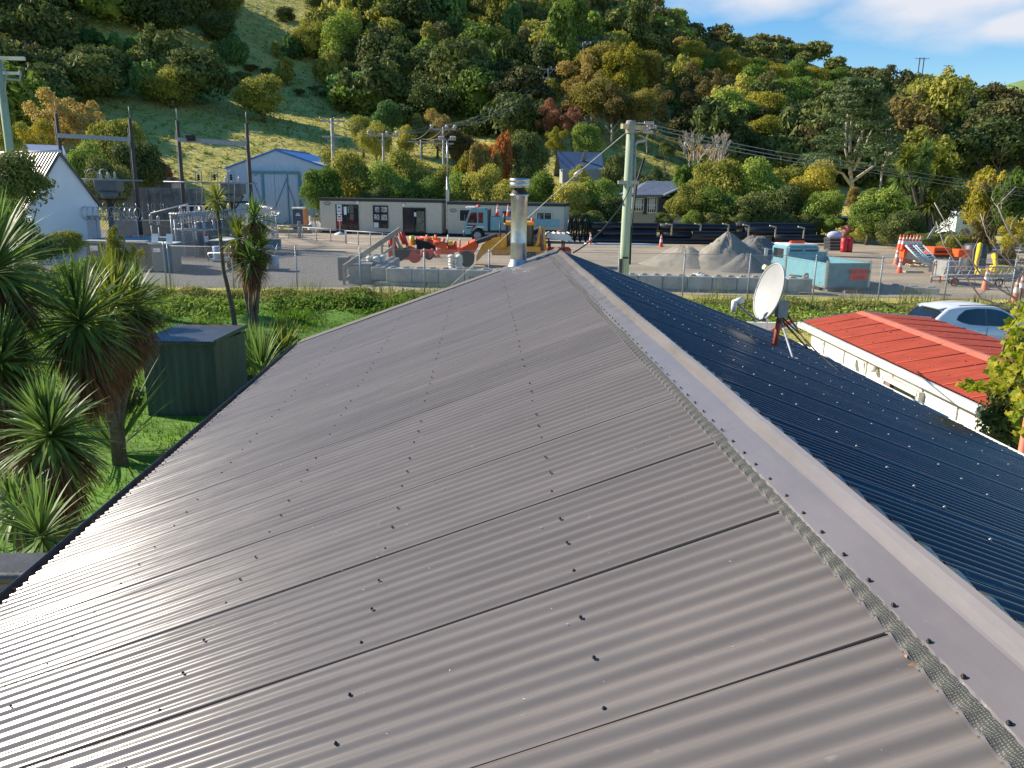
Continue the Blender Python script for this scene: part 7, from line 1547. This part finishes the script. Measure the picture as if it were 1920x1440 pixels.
for o in [o for o in bpy.data.objects if o.get('label', '').startswith('low shaded bush under')]: o['group'] = 'low bushes under the hedge trees'
# tall cabbage tree with many heads
hs_ = [(1700, 300), (1735, 292), (1765, 305), (1725, 330), (1755, 345), (1715, 365), (1745, 385), (1708, 400), (1735, 415), (1722, 440), (1775, 335), (1690, 335)]
cabbage([(dp(x, y, 62+(i % 3)*.7), 1.05, 1.0) for i, (x, y) in enumerate(hs_)], Vector((dp(1735, 450, 62.5).x, 62.5, .7)), 'tall many headed cabbage tree in the hedge behind the orange barriers',   .16, 170, 1.15, .13, False, 'swordy', mt2='sword')
# trees round the left paddock and the substation
T(105, 225, 62, 92, 'sparse', 'gold', 'golden autumn tree behind the white gabled building', v=0)
T(165, 235, 50, 96, 'sparse', 'gold', 'second golden autumn tree left of the second gantry pole', v=1)
T(70, 262, 40, 88, 'sparse', 'yellow', 'low yellow bush beyond the small outbuilding')
T(215, 262, 62, 84, 'round', 'olive', 'yellow topped olive tree behind the second gantry pole')
T(255, 300, 58, 80, 'round', 'dark', 'dark tree between the second and third gantry poles')
T(165, 295, 48, 74, 'round', 'mid', 'green tree behind the left gantry beam')
T(200, 330, 48, 70, 'round', 'dark', 'dark tree behind the left transformer box')
T(312, 325, 22, 84, 'sparse', 'pink', 'thin bare reddish shrub beside the third gantry pole')
# autumn trees beyond the cabins
T(905, 290, 42, 96, 'shaggy', 'gold', 'tall golden yellow tree behind the slim light pole')
T(935, 270, 36, 100, 'shaggy', 'orange', 'orange red autumn tree beside the golden one')
T(880, 310, 30, 98, 'shaggy', 'yellow', 'yellow bush left of the golden tree')
T(990, 270, 44, 102, 'round', 'dark', 'dark leafy tree right of the orange autumn tree')
T(985, 310, 30, 98, 'round', 'dark', 'low dark bush left of the blue roofed barn')
T(1030, 218, 36, 125, 'sparse', 'pink', 'pinkish bare topped autumn tree below the hillside pole')
T(1075, 225, 30, 122, 'sparse', 'pink', 'smaller pinkish bare tree right of the first')
T(1100, 250, 34, 112, 'round', 'mid', 'rounded green tree behind the blue roofed barn')
T(1045, 262, 26, 112, 'sparse', 'yellow', 'small yellow tree left of the rounded green tree')
T(820, 222, 28, 118, 'round', 'gold', 'golden green bush above the crowded power pole')
T(855, 262, 36, 110, 'round', 'brown', 'dull brown bush right of the crowded power pole')
T(760, 262, 26, 112, 'tall', 'olive', 'narrow olive tree left of the small power pole')
T(725, 205, 30, 120, 'round', 'cool', 'rounded blue green tree on the lower slope')
T(705, 250, 34, 108, 'round', 'olive', 'olive bush behind the three insulator pole')
T(680, 235, 30, 115, 'round', 'olive', 'rough olive bush on the lower slope')
T(790, 232, 24, 118, 'round', 'dark', 'dark bush on the slope above the small power pole')
T(1155, 300, 26, 100, 'round', 'dark', 'dark shrub by the blue barn roof right end')
T(1250, 282, 20, 100, 'round', 'dark', 'round dark shrub on the edge of the green paddock')
T(1235, 330, 26, 92, 'round', 'dark', 'dark bush under the green paddock')
# hillside feature trees
for a in ((205, 155, 38, 'round', 'cool', 'rounded grey green tree in the middle of the left slope'), (320, 165, 48, 'round', 'olive', 'broad olive tree above the third gantry pole'), (490, 187, 54, 'round', 'olive', 'broad dark tree casting a long shadow on the left pasture'), (412, 55, 40, 'round', 'dark', 'dark round tree on the upper pasture edge'), (437, 95, 38, 'shaggy', 'cool', 'bright blue green tree with upswept branches'), (402, 92, 12, 'round', 'gold', 'small golden shrub beside the upswept tree'), (532, 28, 20, 'round', 'dark', 'small dark tree on the upper pasture'), (592, 8, 18, 'round', 'dark', 'second small dark tree on the upper pasture'), (535, 140, 28, 'tall', 'olive', 'pale olive tree above the blue roofed shed'), (518, 98, 16, 'tall', 'olive', 'small upright yellow green shrub on the slope'), (550, 90, 28, 'shaggy', 'cool', 'blue green bush beside the upright shrub'), (430, 5, 34, 'round', 'dark', 'dark tree at the top of the view over the pasture'), (20, 95, 48, 'round', 'brown', 'brownish rounded tree at the left edge of the slope'), (85, 185, 52, 'shaggy', 'cool', 'spreading blue green bush above the golden trees'), (110, 90, 40, 'round', 'olive', 'pale rounded olive tree at the left end of the willow row'), (875, 100, 26, 'tall', 'gold', 'golden upright tree in the dark forest'), (915, 155, 22, 'tall', 'yellow', 'yellow green upright tree in the dark forest'), (935, 180, 14, 'tall', 'gold', 'small golden bush at the forest foot'), (1085, 8, 22, 'round', 'gold', 'golden crown on the skyline'), (640, 95, 60, 'tall', 'mid', 'tall mid green tree on the forest edge above the shed'), (590, 75, 45, 'round', 'olive', 'grey olive tree on the forest edge'), (665, 140, 30, 'round', 'dark', 'dark green tree at the foot of the forest edge')):
    T(a[0], a[1], a[2], 0, a[3], a[4], a[5], lod='f' if a[2] > 30 else 'c')
wl = [(100, 62), (140, 72), (180, 80), (215, 85), (250, 92), (285, 88), (320, 98), (355, 108), (380, 118), (165, 105), (110, 118), (240, 118), (300, 125), (345, 135)]
for i, (x, y) in enumerate(wl): T(x, y+8, 38, 0, 'shaggy', 'willow', 'bright blue green willow in the long row across the left slope', group='willows in the long row on the left slope', lod='f', v=i % 3)
# big autumn group and yellow green group in the middle of the slope
for i, (x, y, r, m, k) in enumerate([(1085, 150, 44, 'gold', 'sparse'), (1120, 130, 48, 'brown', 'sparse'), (1160, 135, 50, 'yellow', 'sparse'), (1195, 140, 48, 'brown', 'sparse'), (1225, 150, 42, 'brown', 'sparse'), (1110, 190, 42, 'brown', 'sparse'), (1150, 200, 42, 'brown', 'sparse'), (1190, 205, 40, 'brown', 'sparse'), (1230, 200, 36, 'brown', 'sparse'), (1070, 200, 28, 'gold', 'sparse')]):
    T(x, y, r*1.15, 0, 'round' if i % 2 else k, 'olivegold' if m == 'brown' and i % 2 else m, 'slender trunked autumn tree in the brown and golden group above the paddock', group='autumn trees in the group above the paddock', tk=1, v=i % 3, lift=1.5)
for i, (x, y, r, m) in enumerate([(1300, 88, 34, 'yellow'), (1335, 110, 36, 'bright'), (1370, 112, 40, 'yellow'), (1405, 120, 38, 'bright'), (1445, 128, 38, 'yellow'), (1485, 130, 38, 'bright'), (1525, 138, 36, 'yellow'), (1560, 140, 36, 'bright'), (1420, 165, 38, 'bright'), (1480, 185, 40, 'bright'), (1530, 180, 38, 'mid'), (1290, 125, 34, 'yellow'), (1310, 165, 40, 'brown'), (1350, 185, 42, 'brown'), (1300, 210, 40, 'brown'), (1440, 215, 44, 'yellow'), (1420, 255, 36, 'yellow'), (1370, 215, 40, 'mid'), (1480, 235, 40, 'dark'), (1340, 245, 34, 'dark'), (1390, 270, 30, 'dark')]):
    lab = {'yellow': 'yellowing crown in the tall tree group left of the big pine', 'bright': 'bright green crown in the tall tree group left of the big pine', 'brown': 'brown autumn crown in the tall tree group left of the big pine', 'mid': 'mid green crown in the tall tree group left of the big pine', 'dark': 'shaded dark crown in the tall tree group left of the big pine'}[m]
    T(x, y+(16 if y < 145 else 0), r*(random.uniform(.9, 1.05) if y < 145 else random.uniform(1.15, 1.4)), 0, 'round' if m != 'brown' else 'sparse', m, lab, group='crowns in the tall tree group', tk=1, v=i % 3, lift=1.4)
# big spreading pine
def pine():
    Y = 98; p0 = dp(1600, 372, Y); gz = Hs(p0.x, Y); t = thing('pine_tree', 'big spreading pine with several pale leaning trunks on the right slope', 'pine tree', (p0.x, Y, gz)); o_ = Vector(t.location)
    Q = lambda x, y, dy=0: dp(x, y, Y+dy)-o_
    for pts, r in ((((1600, 375), (1596, 335), (1594, 300)), .32), (((1594, 330), (1594, 260), (1600, 200), (1602, 175)), .2), (((1596, 310), (1612, 260), (1630, 215), (1638, 185)), .22), (((1600, 320), (1622, 275), (1636, 240)), .2), (((1594, 320), (1585, 280), (1588, 220), (1600, 190)), .2), (((1598, 340), (1640, 310), (1645, 280)), .2), (((1594, 345), (1580, 325), (1560, 318)), .2)):
        mb = MB(); mb.tube([Q(*q) for q in pts], [r]+[r*.75]*(len(pts)-2)+[r*.35], 8); part(mb, 'trunk', 'palebark', t)
    rg = np.random.default_rng(11); V = []; F = []; n0 = 0
    for i in range(150):
        yy = rg.uniform(150, 318); k = (yy-150)/168; wl_, wr_ = 12+k*88, 22+k*62; xx = 1605+rg.uniform(-wl_, wr_)
        if 1582 < xx < 1645 and yy > 225 and rg.uniform() < .7: continue
        c = Q(xx, yy, rg.uniform(-6, 6)); rr = rg.uniform(.8, 1.6)
        n = 200; d = rdir(n, rg); P_ = np.array(c)+d*np.array([rr*1.3, rr*1.1, rr*.28]); v, f = leaves(P_, d*np.array([.3, .3, 1])+np.array([0, 0, .6])+rg.normal(size=(n, 3))*.35, .19, 2.4, rg); V.append(v); F.append(f+n0); n0 += len(v)
    npmesh('foliage', np.vstack(V), np.vstack(F), L['pine'], t)
pine()
# bare pale trees
def bare(px, pyb, pyt, Y, label, seed, mt='palebark', spread=.5, lvl=4, parent=None, r0=.16):
    rd = random.Random(seed); b = dp(px, pyb, Y); tp = dp(px, pyt, Y); gz = Hs(b.x, Y) if parent is None else b.z; t = thing('bare_tree', label, 'bare tree', (b.x, Y, gz)); h = tp.z-gz
    T_, W_ = MB(), MB()
    def br(p, d, l, r, k):
        q1 = p+d*l*.5+Vector((rd.uniform(-.06, .06), rd.uniform(-.06, .06), .02))*l; q2 = p+d*l; T_.tube([p, q1, q2], [r, r*.8, r*.6], 6 if k > 1 else 3)
        if k <= 0: return
        for i in range(3 if k > 1 else 4):
            nd_ = (d+Vector((rd.uniform(-1, 1), rd.uniform(-1, 1), rd.uniform(-.1, .6)))*spread).normalized(); s = p.lerp(q2, rd.uniform(.5, 1)); br(s, nd_, l*rd.uniform(.5, .75), r*.55, k-1)
    br(Vector((0, 0, -.1)), Vector((rd.uniform(-.15, .15), 0, 1)).normalized(), h*.42, r0, lvl)
    part(T_, 'branches', mt, t); return t
bare(1308, 305, 222, 104, 'bare pale barked tree at the left of the pair behind the hedge', 3, lvl=5, r0=.22)
bare(1352, 298, 215, 104, 'bare pale barked tree at the right of the pair behind the hedge', 8, lvl=5, r0=.25)
bare(1335, 300, 240, 108, 'smaller bare tree between the two pale barked trees', 5, lvl=4)
T(1305, 285, 18, 112, 'sparse', 'gold', 'small orange tree behind the left bare tree'); T(1335, 290, 16, 112, 'sparse', 'gold', 'small orange bush between the bare trees'); T(1352, 318, 24, 90, 'round', 'gold', 'golden bush top behind the right hedge row')
bare(1885, 320, 265, 90, 'dark twiggy bare tree above the yellow tree at the right', 4, 'bark', .6, 4)
bare(1650, 245+60, 200, 112, 'slender bare tree right of the pine', 6, 'palebark', .4, 3)
# near bare branches entering from the right edge
def branch(ptsets, label, name='bare_branch', leafy=False):
    q0 = dp(*ptsets[0][0]); t = thing(name, label, 'branch', q0); o_ = Vector(q0)
    for i, (pts, r) in enumerate(((p[0:-1], p[-1]) for p in ptsets)):
        mb = MB(); P_ = [dp(*q)-o_ for q in pts]; mb.tube(P_, [r*(1-.6*k/(len(P_)-1)) for k in range(len(P_))], 6); part(mb, 'limb' if i == 0 else 'twig', 'palebark' if i < 4 else 'bark', t)
    return t
def rtwigs(seed, pts, n, l, Y):
    rd = random.Random(seed); out = []
    for i in range(n):
        k = rd.uniform(.1, .95); j = int(k*(len(pts)-1)); f = k*(len(pts)-1)-j; x = pts[j][0]*(1-f)+pts[j+1][0]*f; y = pts[j][1]*(1-f)+pts[j+1][1]*f; a = rd.uniform(-2.6, -.4); ll = l*rd.uniform(.4, 1)
        out.append([(x, y, Y), (x+cos(a)*ll*.5+rd.uniform(-4, 4), y+sin(a)*ll*.5, Y+.1), (x+cos(a+.3)*ll, y+sin(a+.3)*ll, Y+.2), .008])
    return out
Yr = 15.5
P1 = [(1925, 572), (1880, 545), (1845, 525), (1810, 470), (1780, 430), (1752, 380)]; P2 = [(1925, 600), (1885, 575), (1840, 560), (1800, 505), (1770, 460), (1755, 415)]; P3 = [(1925, 480), (1890, 430), (1870, 385), (1905, 350)]
branch([[(x, y, Yr) for x, y in P1]+[.022]]+rtwigs(1, P1, 16, 60, Yr), 'long bare branch arching in from the right edge over the yard equipment')
branch([[(x, y, Yr-.5) for x, y in P2]+[.018]]+rtwigs(2, P2, 12, 45, Yr-.5), 'lower bare branch crossing above the white car')
branch([[(x, y, Yr+.5) for x, y in P3]+[.02]]+rtwigs(3, P3, 18, 60, Yr+.5), 'upright bare twigs at the right edge in front of the cottage')
branch([[(1925, 520, Yr), (1900, 500, Yr), (1870, 470, Yr), (1850, 440, Yr), (1838, 400, Yr), .016]]+rtwigs(4, [(1925, 520), (1870, 470), (1838, 400)], 14, 50, Yr), 'bare branch between the yellow boom and the cottage')
# climbing vine and evergreen shrub at the right
Yv = 8.6
def vine():
    rg = np.random.default_rng(5); V = []; F = []; n0 = 0; c0_ = dp(1890, 720, Yv); t = thing('grape_vine', 'autumn yellow grape vine spilling over the corner of the red roof', 'vine', c0_); o_ = np.array(c0_)
    for (x, y, sx_, sy_, n) in ((1900, 640, 20, 30, 60), (1885, 700, 22, 28, 70), (1850, 725, 24, 12, 30), (1815, 722, 16, 9, 22), (1905, 760, 14, 40, 60), (1915, 700, 10, 60, 60), (1870, 690, 14, 18, 26), (1912, 800, 8, 30, 30), (1910, 600, 10, 22, 14)):
        for i in range(n):
            q = np.array(dp(x+rg.normal()*sx_*.6, y+rg.normal()*sy_*.6, Yv+rg.normal()*.35))-o_; r = rg.uniform(.035, .07); nn = rg.normal(size=3)+np.array([-.6, -.6, .6]); nn /= np.linalg.norm(nn); a = np.cross(nn, [0, 0, 1.]); a /= np.linalg.norm(a); b = np.cross(nn, a); ph = rg.uniform(0, 6.28)
            m_ = 10; v = [q]+[q+(a*cos(2*pi*k/m_+ph)+b*sin(2*pi*k/m_+ph))*r*(1.0 if k % 2 == 0 else .66)+nn*rg.normal()*r*.12 for k in range(m_)]
            V += v; F += [[n0, n0+1+k, n0+1+(k+1) % m_] for k in range(m_)]; n0 += m_+1
    npmesh('leaves', V, F, L['vine'], t)
    mb = MB()
    for pts in (((1925, 860), (1910, 760), (1900, 680), (1905, 600), (1915, 540)), ((1905, 740), (1870, 720), (1830, 722), (1800, 725)), ((1902, 690), (1880, 660), (1890, 620))): mb.tube([Vector(dp(x, y, Yv))-Vector(o_) for x, y in pts], .012, 5)
    part(mb, 'stem', 'bark', t)
vine()
def evergreen():
    c0_ = dp(1888, 800, 8.8); t = thing('evergreen_shrub', 'dark glossy evergreen shrub against the corner of the white garage', 'shrub', (c0_.x, 8.8, 0)); rg = np.random.default_rng(4); P_ = []; Nn = []
    for (x, y, r) in ((1885, 775, .32), (1868, 800, .24), (1905, 820, .34), (1880, 820, .24), (1900, 770, .28), (1895, 850, .25), (1862, 780, .14), (1920, 790, .3), (1880, 745, .16), (1915, 640, .18), (1912, 700, .2)):
        c = np.array(dp(x, y, 8.9))-np.array(t.location); d = rdir(260, rg); P_.append(c+d*r*rg.uniform(.6, 1.05, (260, 1))); Nn.append(d+rg.normal(size=d.shape)*.6)
    V, F = leaves(np.vstack(P_), np.vstack(Nn), .038, 1.9, rg); npmesh('foliage', V, F, L['mid' if False else 'dark'], t)
    mb = MB(); mb.tube([(0, 0, 0), (.05, 0, 1.2), (.1, 0, 2.0)], .04, 6); part(mb, 'stem', 'bark', t)
evergreen()
# ---------------------------------------------------------------- forest on the hill
def region(u, v):
    """what grows at this place of the slope: None for open pasture"""
    if v > 330: return None
    if u < 380:
        if v < 48: return 'dark'
        if u > 95 and v < 138: return None
        if v < 175: return 'dark' if rnd() < .85 else 'mixed'
        if u < 60 and v < 230: return 'dark'
        return None
    if u < 640:
        if 555 < u and v < 60: return 'mixed' if u > 600 else None
        if u < 400 and v < 90: return 'dark'
        if 600 < u and 60 < v < 150: return 'olive'
        return None
    if u < 1050:
        lim = 165+(u-640)*.16
        return ('mixed' if v < lim else ('dark' if v < lim+25 else None))
    if 1030 < u < 1300 and v > 212: return None
    if 1065 < u < 1255 and 100 < v < 212: return None
    if 1290 < u < 1550 and 112 < v < 225: return None
    if u < 1290:
        if v < 110: return 'mixed'
        if v < 235: return 'autumn'
        return None if 1120 < u < 1300 and v > 232 else 'dark'
    if v < 330: return 'ridge' if v < 170+max(0, (u-1600)*.25) else ('dark' if rnd() < .6 else 'autumnR')
    return None
rnd = random.random
cands = []
for d in np.arange(96, 335, 6.3):
    na = int(1.36*d/6.3)
    for i in range(na):
        az = -.62+1.30*(i+random.uniform(-.35, .35))/na; dd = d+random.uniform(-2.4, 2.4); x, y = dd*sin(az), dd*cos(az); z = Hs(x, y); u, v = proj((x, y, z+2.5))
        if not (-60 < u < 1980 and -45 < v < 335): continue
        if u > 1240 and d < 118: continue
        k = region(u, v)
        if k is None: continue
        if u < 640 and v < 110 and 375 < u < 620 and not (u > 500 and v > 60): continue
        cands.append((x, y, z, u, v, k, dd))
# keep only those that are not wholly behind the hill
pal = {'dark': [('dark', .72), ('kanuka', .16), ('mid', .12)], 'mixed': [('dark', .38), ('mid', .16), ('olive', .18), ('cool', .14), ('kanuka', .14)], 'olive': [('olive', .5), ('dark', .3), ('cool', .2)],
       'autumn': [('brown', .35), ('dark', .4), ('gold', .05), ('olive', .2)], 'autumnR': [('brown', .20), ('olive', .2), ('kanuka', .38), ('dark', .20), ('gold', .02)], 'ridge': [('kanuka', .66), ('dark', .32), ('brown', .02)]}
reg = {'dark': 'shaded slope', 'mixed': 'mixed forest', 'olive': 'forest edge', 'autumn': 'wood behind the autumn group', 'autumnR': 'right hand wood', 'ridge': 'ridge bush'}
matn = {'dark': 'dark evergreen', 'kanuka': 'brownish evergreen', 'mid': 'mid green', 'olive': 'olive green', 'cool': 'blue green', 'brown': 'brown autumn', 'gold': 'golden autumn'}
info = []
for (x, y, z, u, v, k, dd) in cands:
    r = random.uniform(2.7, 5.6 if dd < 240 else 4.4)*1.1*(1.0 if u < 1240 else 1.05)*(1.12 if dd < 220 else 1); q = random.random(); s = 0; m = pal[k][-1][0]
    for nm, w in pal[k]:
        s += w
        if q < s: m = nm; break
    info.append((r/dd, x, y, z, u, v, k, dd, r, m))
info.sort(key=lambda a: -a[0])
NI = 292
rest = []
for n, (_, x, y, z, u, v, k, dd, r, m) in enumerate(info):
    kind = random.choice(['round', 'round', 'flat', 'flat', 'tall', 'shaggy'] if k == 'mixed' else ['round', 'round', 'flat', 'shaggy'] if k in ('dark', 'olive') else (['flat', 'flat', 'round'] if k == 'ridge' else ['sparse', 'round', 'sparse']))
    if n < NI:
        me = getcrown(kind, 'c', m, n % 3); szz = r*random.uniform(.8, 1.15)*(1.25 if kind == 'tall' and dd > 165 else 1)
        o = addobj('bush_tree', me, None, (x, y, z-(.55 if kind == 'flat' else .15)*r-.2), random.uniform(0, 6.28), (r, r, szz)); tag(o, '%s tree crown in the %s of the hillside' % (matn[m], reg[k]), 'tree', '%s trees of the %s' % (matn[m], reg[k]))
    else: rest.append((x, y, z, r, m, kind))
# the smaller rest is one mass of forest per foliage colour
BASE = {}
def base_arr(kind, v):
    if (kind, v) not in BASE:
        V, F = None, None; me = getcrown(kind, 'x', 'dark', v); a = np.empty(len(me.vertices)*3, np.float32); me.vertices.foreach_get('co', a); f = np.empty(len(me.loops), np.int32); me.loops.foreach_get('vertex_index', f); BASE[(kind, v)] = (a.reshape(-1, 3), f.reshape(-1, 4))
    return BASE[(kind, v)]
# hillside forest is one countless mass: all colours in one object with several materials
VV = []; FF = []; MI = []; n0 = 0; mk = list(matn)
for (x, y, z, r, m, kind) in rest:
    V, F = base_arr(kind, random.randrange(2)); a = random.uniform(0, 6.28); c_, s_ = cos(a), sin(a); W_ = V*np.array([r, r, r*random.uniform(.8, 1.1)*(1.2 if kind == 'tall' else 1)]); W_ = np.stack([W_[:, 0]*c_-W_[:, 1]*s_+x, W_[:, 0]*s_+W_[:, 1]*c_+y, W_[:, 2]+z-(.5 if kind == 'flat' else .15)*r-.2], -1)
    VV.append(W_); FF.append(F+n0); MI.append(np.full(len(F), mk.index(m))); n0 += len(W_)
if VV:
    o = npmesh('distant_forest', np.vstack(VV), np.vstack(FF), L[mk[0]])
    for m in mk[1:]: o.data.materials.append(L[m])
    o.data.polygons.foreach_set('material_index', np.concatenate(MI).astype(np.int32)); tag(o, kind='stuff')
sc['forest'] = len(rest)
# low scrub patches on the pasture
for i, (px, py, r, m) in enumerate(((600, 165, 20, 'dark'), (630, 175, 24, 'dark'), (665, 180, 20, 'dark'), (640, 200, 16, 'dark'), (470, 125, 16, 'brown'), (500, 130, 12, 'brown'), (430, 150, 26, 'dark'), (455, 140, 20, 'dark'), (560, 170, 14, 'dark'))):
    T(px, py, r, 0, 'flat', m, 'low %s scrub bush on the pasture between the forest edge and the broad tree' % matn.get(m, m).split()[0], 'bush', 'bush', 'low scrub on the pasture', 'c', .6)
# ---------------------------------------------------------------- light and sky
SAZ, SEL = R_(-67), R_(28.5)                                            # measured clockwise from the view direction (+y)
sd = Vector((sin(SAZ)*cos(SEL), cos(SAZ)*cos(SEL), sin(SEL)))
sl = bpy.data.lights.new('sun', 'SUN'); sl.energy = 5.0; sl.angle = R_(.5); sl.color = (1, .90, .75); so = bpy.data.objects.new('sun', sl); col.objects.link(so); so.rotation_euler = sd.to_track_quat('Z', 'Y').to_euler(); so.location = (-30, 0, 60)
wd = bpy.data.worlds.new('World'); sc.world = wd; wd.use_nodes = True; nt = wd.node_tree; bg = nt.nodes['Background']
sk = N(nt, 'ShaderNodeTexSky', sky_type='NISHITA'); sk.sun_disc = False; sk.sun_elevation = SEL; sk.sun_rotation = SAZ; sk.air_density = 1.0; sk.dust_density = .1; sk.ozone_density = 3
tc = N(nt, 'ShaderNodeTexCoord'); mp = N(nt, 'ShaderNodeMapping'); mp.inputs['Scale'].default_value = (1, 1, 2.6); mp.inputs['Location'].default_value = (.35, .1, .2); nt.links.new(tc.outputs['Generated'], mp.inputs[0])
no = N(nt, 'ShaderNodeTexNoise'); no.inputs['Scale'].default_value = 3.2; no.inputs['Detail'].default_value = 7; no.inputs['Roughness'].default_value = .55; nt.links.new(mp.outputs[0], no.inputs['Vector'])
def dirblob(px, py, sz_, sy_=1.0):
    r = ray(px, py).normalized(); vs = N(nt, 'ShaderNodeVectorMath', operation='SUBTRACT'); vs.inputs[1].default_value = r; nt.links.new(tc.outputs['Generated'], vs.inputs[0])
    vm = N(nt, 'ShaderNodeVectorMath', operation='MULTIPLY'); vm.inputs[1].default_value = (1/sz_, 1/sz_, 1/(sz_*sy_)); nt.links.new(vs.outputs[0], vm.inputs[0])
    ln = N(nt, 'ShaderNodeVectorMath', operation='LENGTH'); nt.links.new(vm.outputs[0], ln.inputs[0]); m = N(nt, 'ShaderNodeMath', operation='SUBTRACT', use_clamp=True); m.inputs[0].default_value = 1; nt.links.new(ln.outputs['Value'], m.inputs[1]); return m
bl = [dirblob(1800, -15, .24, .42), dirblob(1450, -25, .20, .30), dirblob(1930, 40, .14, .3)]
s = bl[0]
for q in bl[1:]: a = N(nt, 'ShaderNodeMath', operation='MAXIMUM'); nt.links.new(s.outputs[0], a.inputs[0]); nt.links.new(q.outputs[0], a.inputs[1]); s = a
a = N(nt, 'ShaderNodeMath', operation='MULTIPLY_ADD'); a.inputs[1].default_value = .75; nt.links.new(s.outputs[0], a.inputs[0]); nt.links.new(no.outputs['Fac'], a.inputs[2])
cr = N(nt, 'ShaderNodeValToRGB'); cr.color_ramp.elements[0].position = .76; cr.color_ramp.elements[1].position = 1.0; cr.color_ramp.elements[0].color = (0, 0, 0, 1); nt.links.new(a.outputs[0], cr.inputs[0])
mx = N(nt, 'ShaderNodeMixRGB'); mx.inputs[2].default_value = (3.0, 3.15, 3.5, 1); hs = N(nt, 'ShaderNodeHueSaturation'); hs.inputs['Saturation'].default_value = 1.3; hs.inputs['Value'].default_value = .66; nt.links.new(sk.outputs[0], hs.inputs['Color']); nt.links.new(cr.outputs[0], mx.inputs[0]); nt.links.new(hs.outputs[0], mx.inputs[1]); nt.links.new(mx.outputs[0], bg.inputs['Color']); bg.inputs['Strength'].default_value = .15
sc.view_settings.view_transform = 'Standard'; sc.view_settings.look = 'None'; sc.view_settings.gamma = 1; sc.view_settings.exposure = .8
sc.render.engine = 'CYCLES'; sc.cycles.max_bounces = 6; sc.cycles.transparent_max_bounces = 8; sc.cycles.use_denoising = True
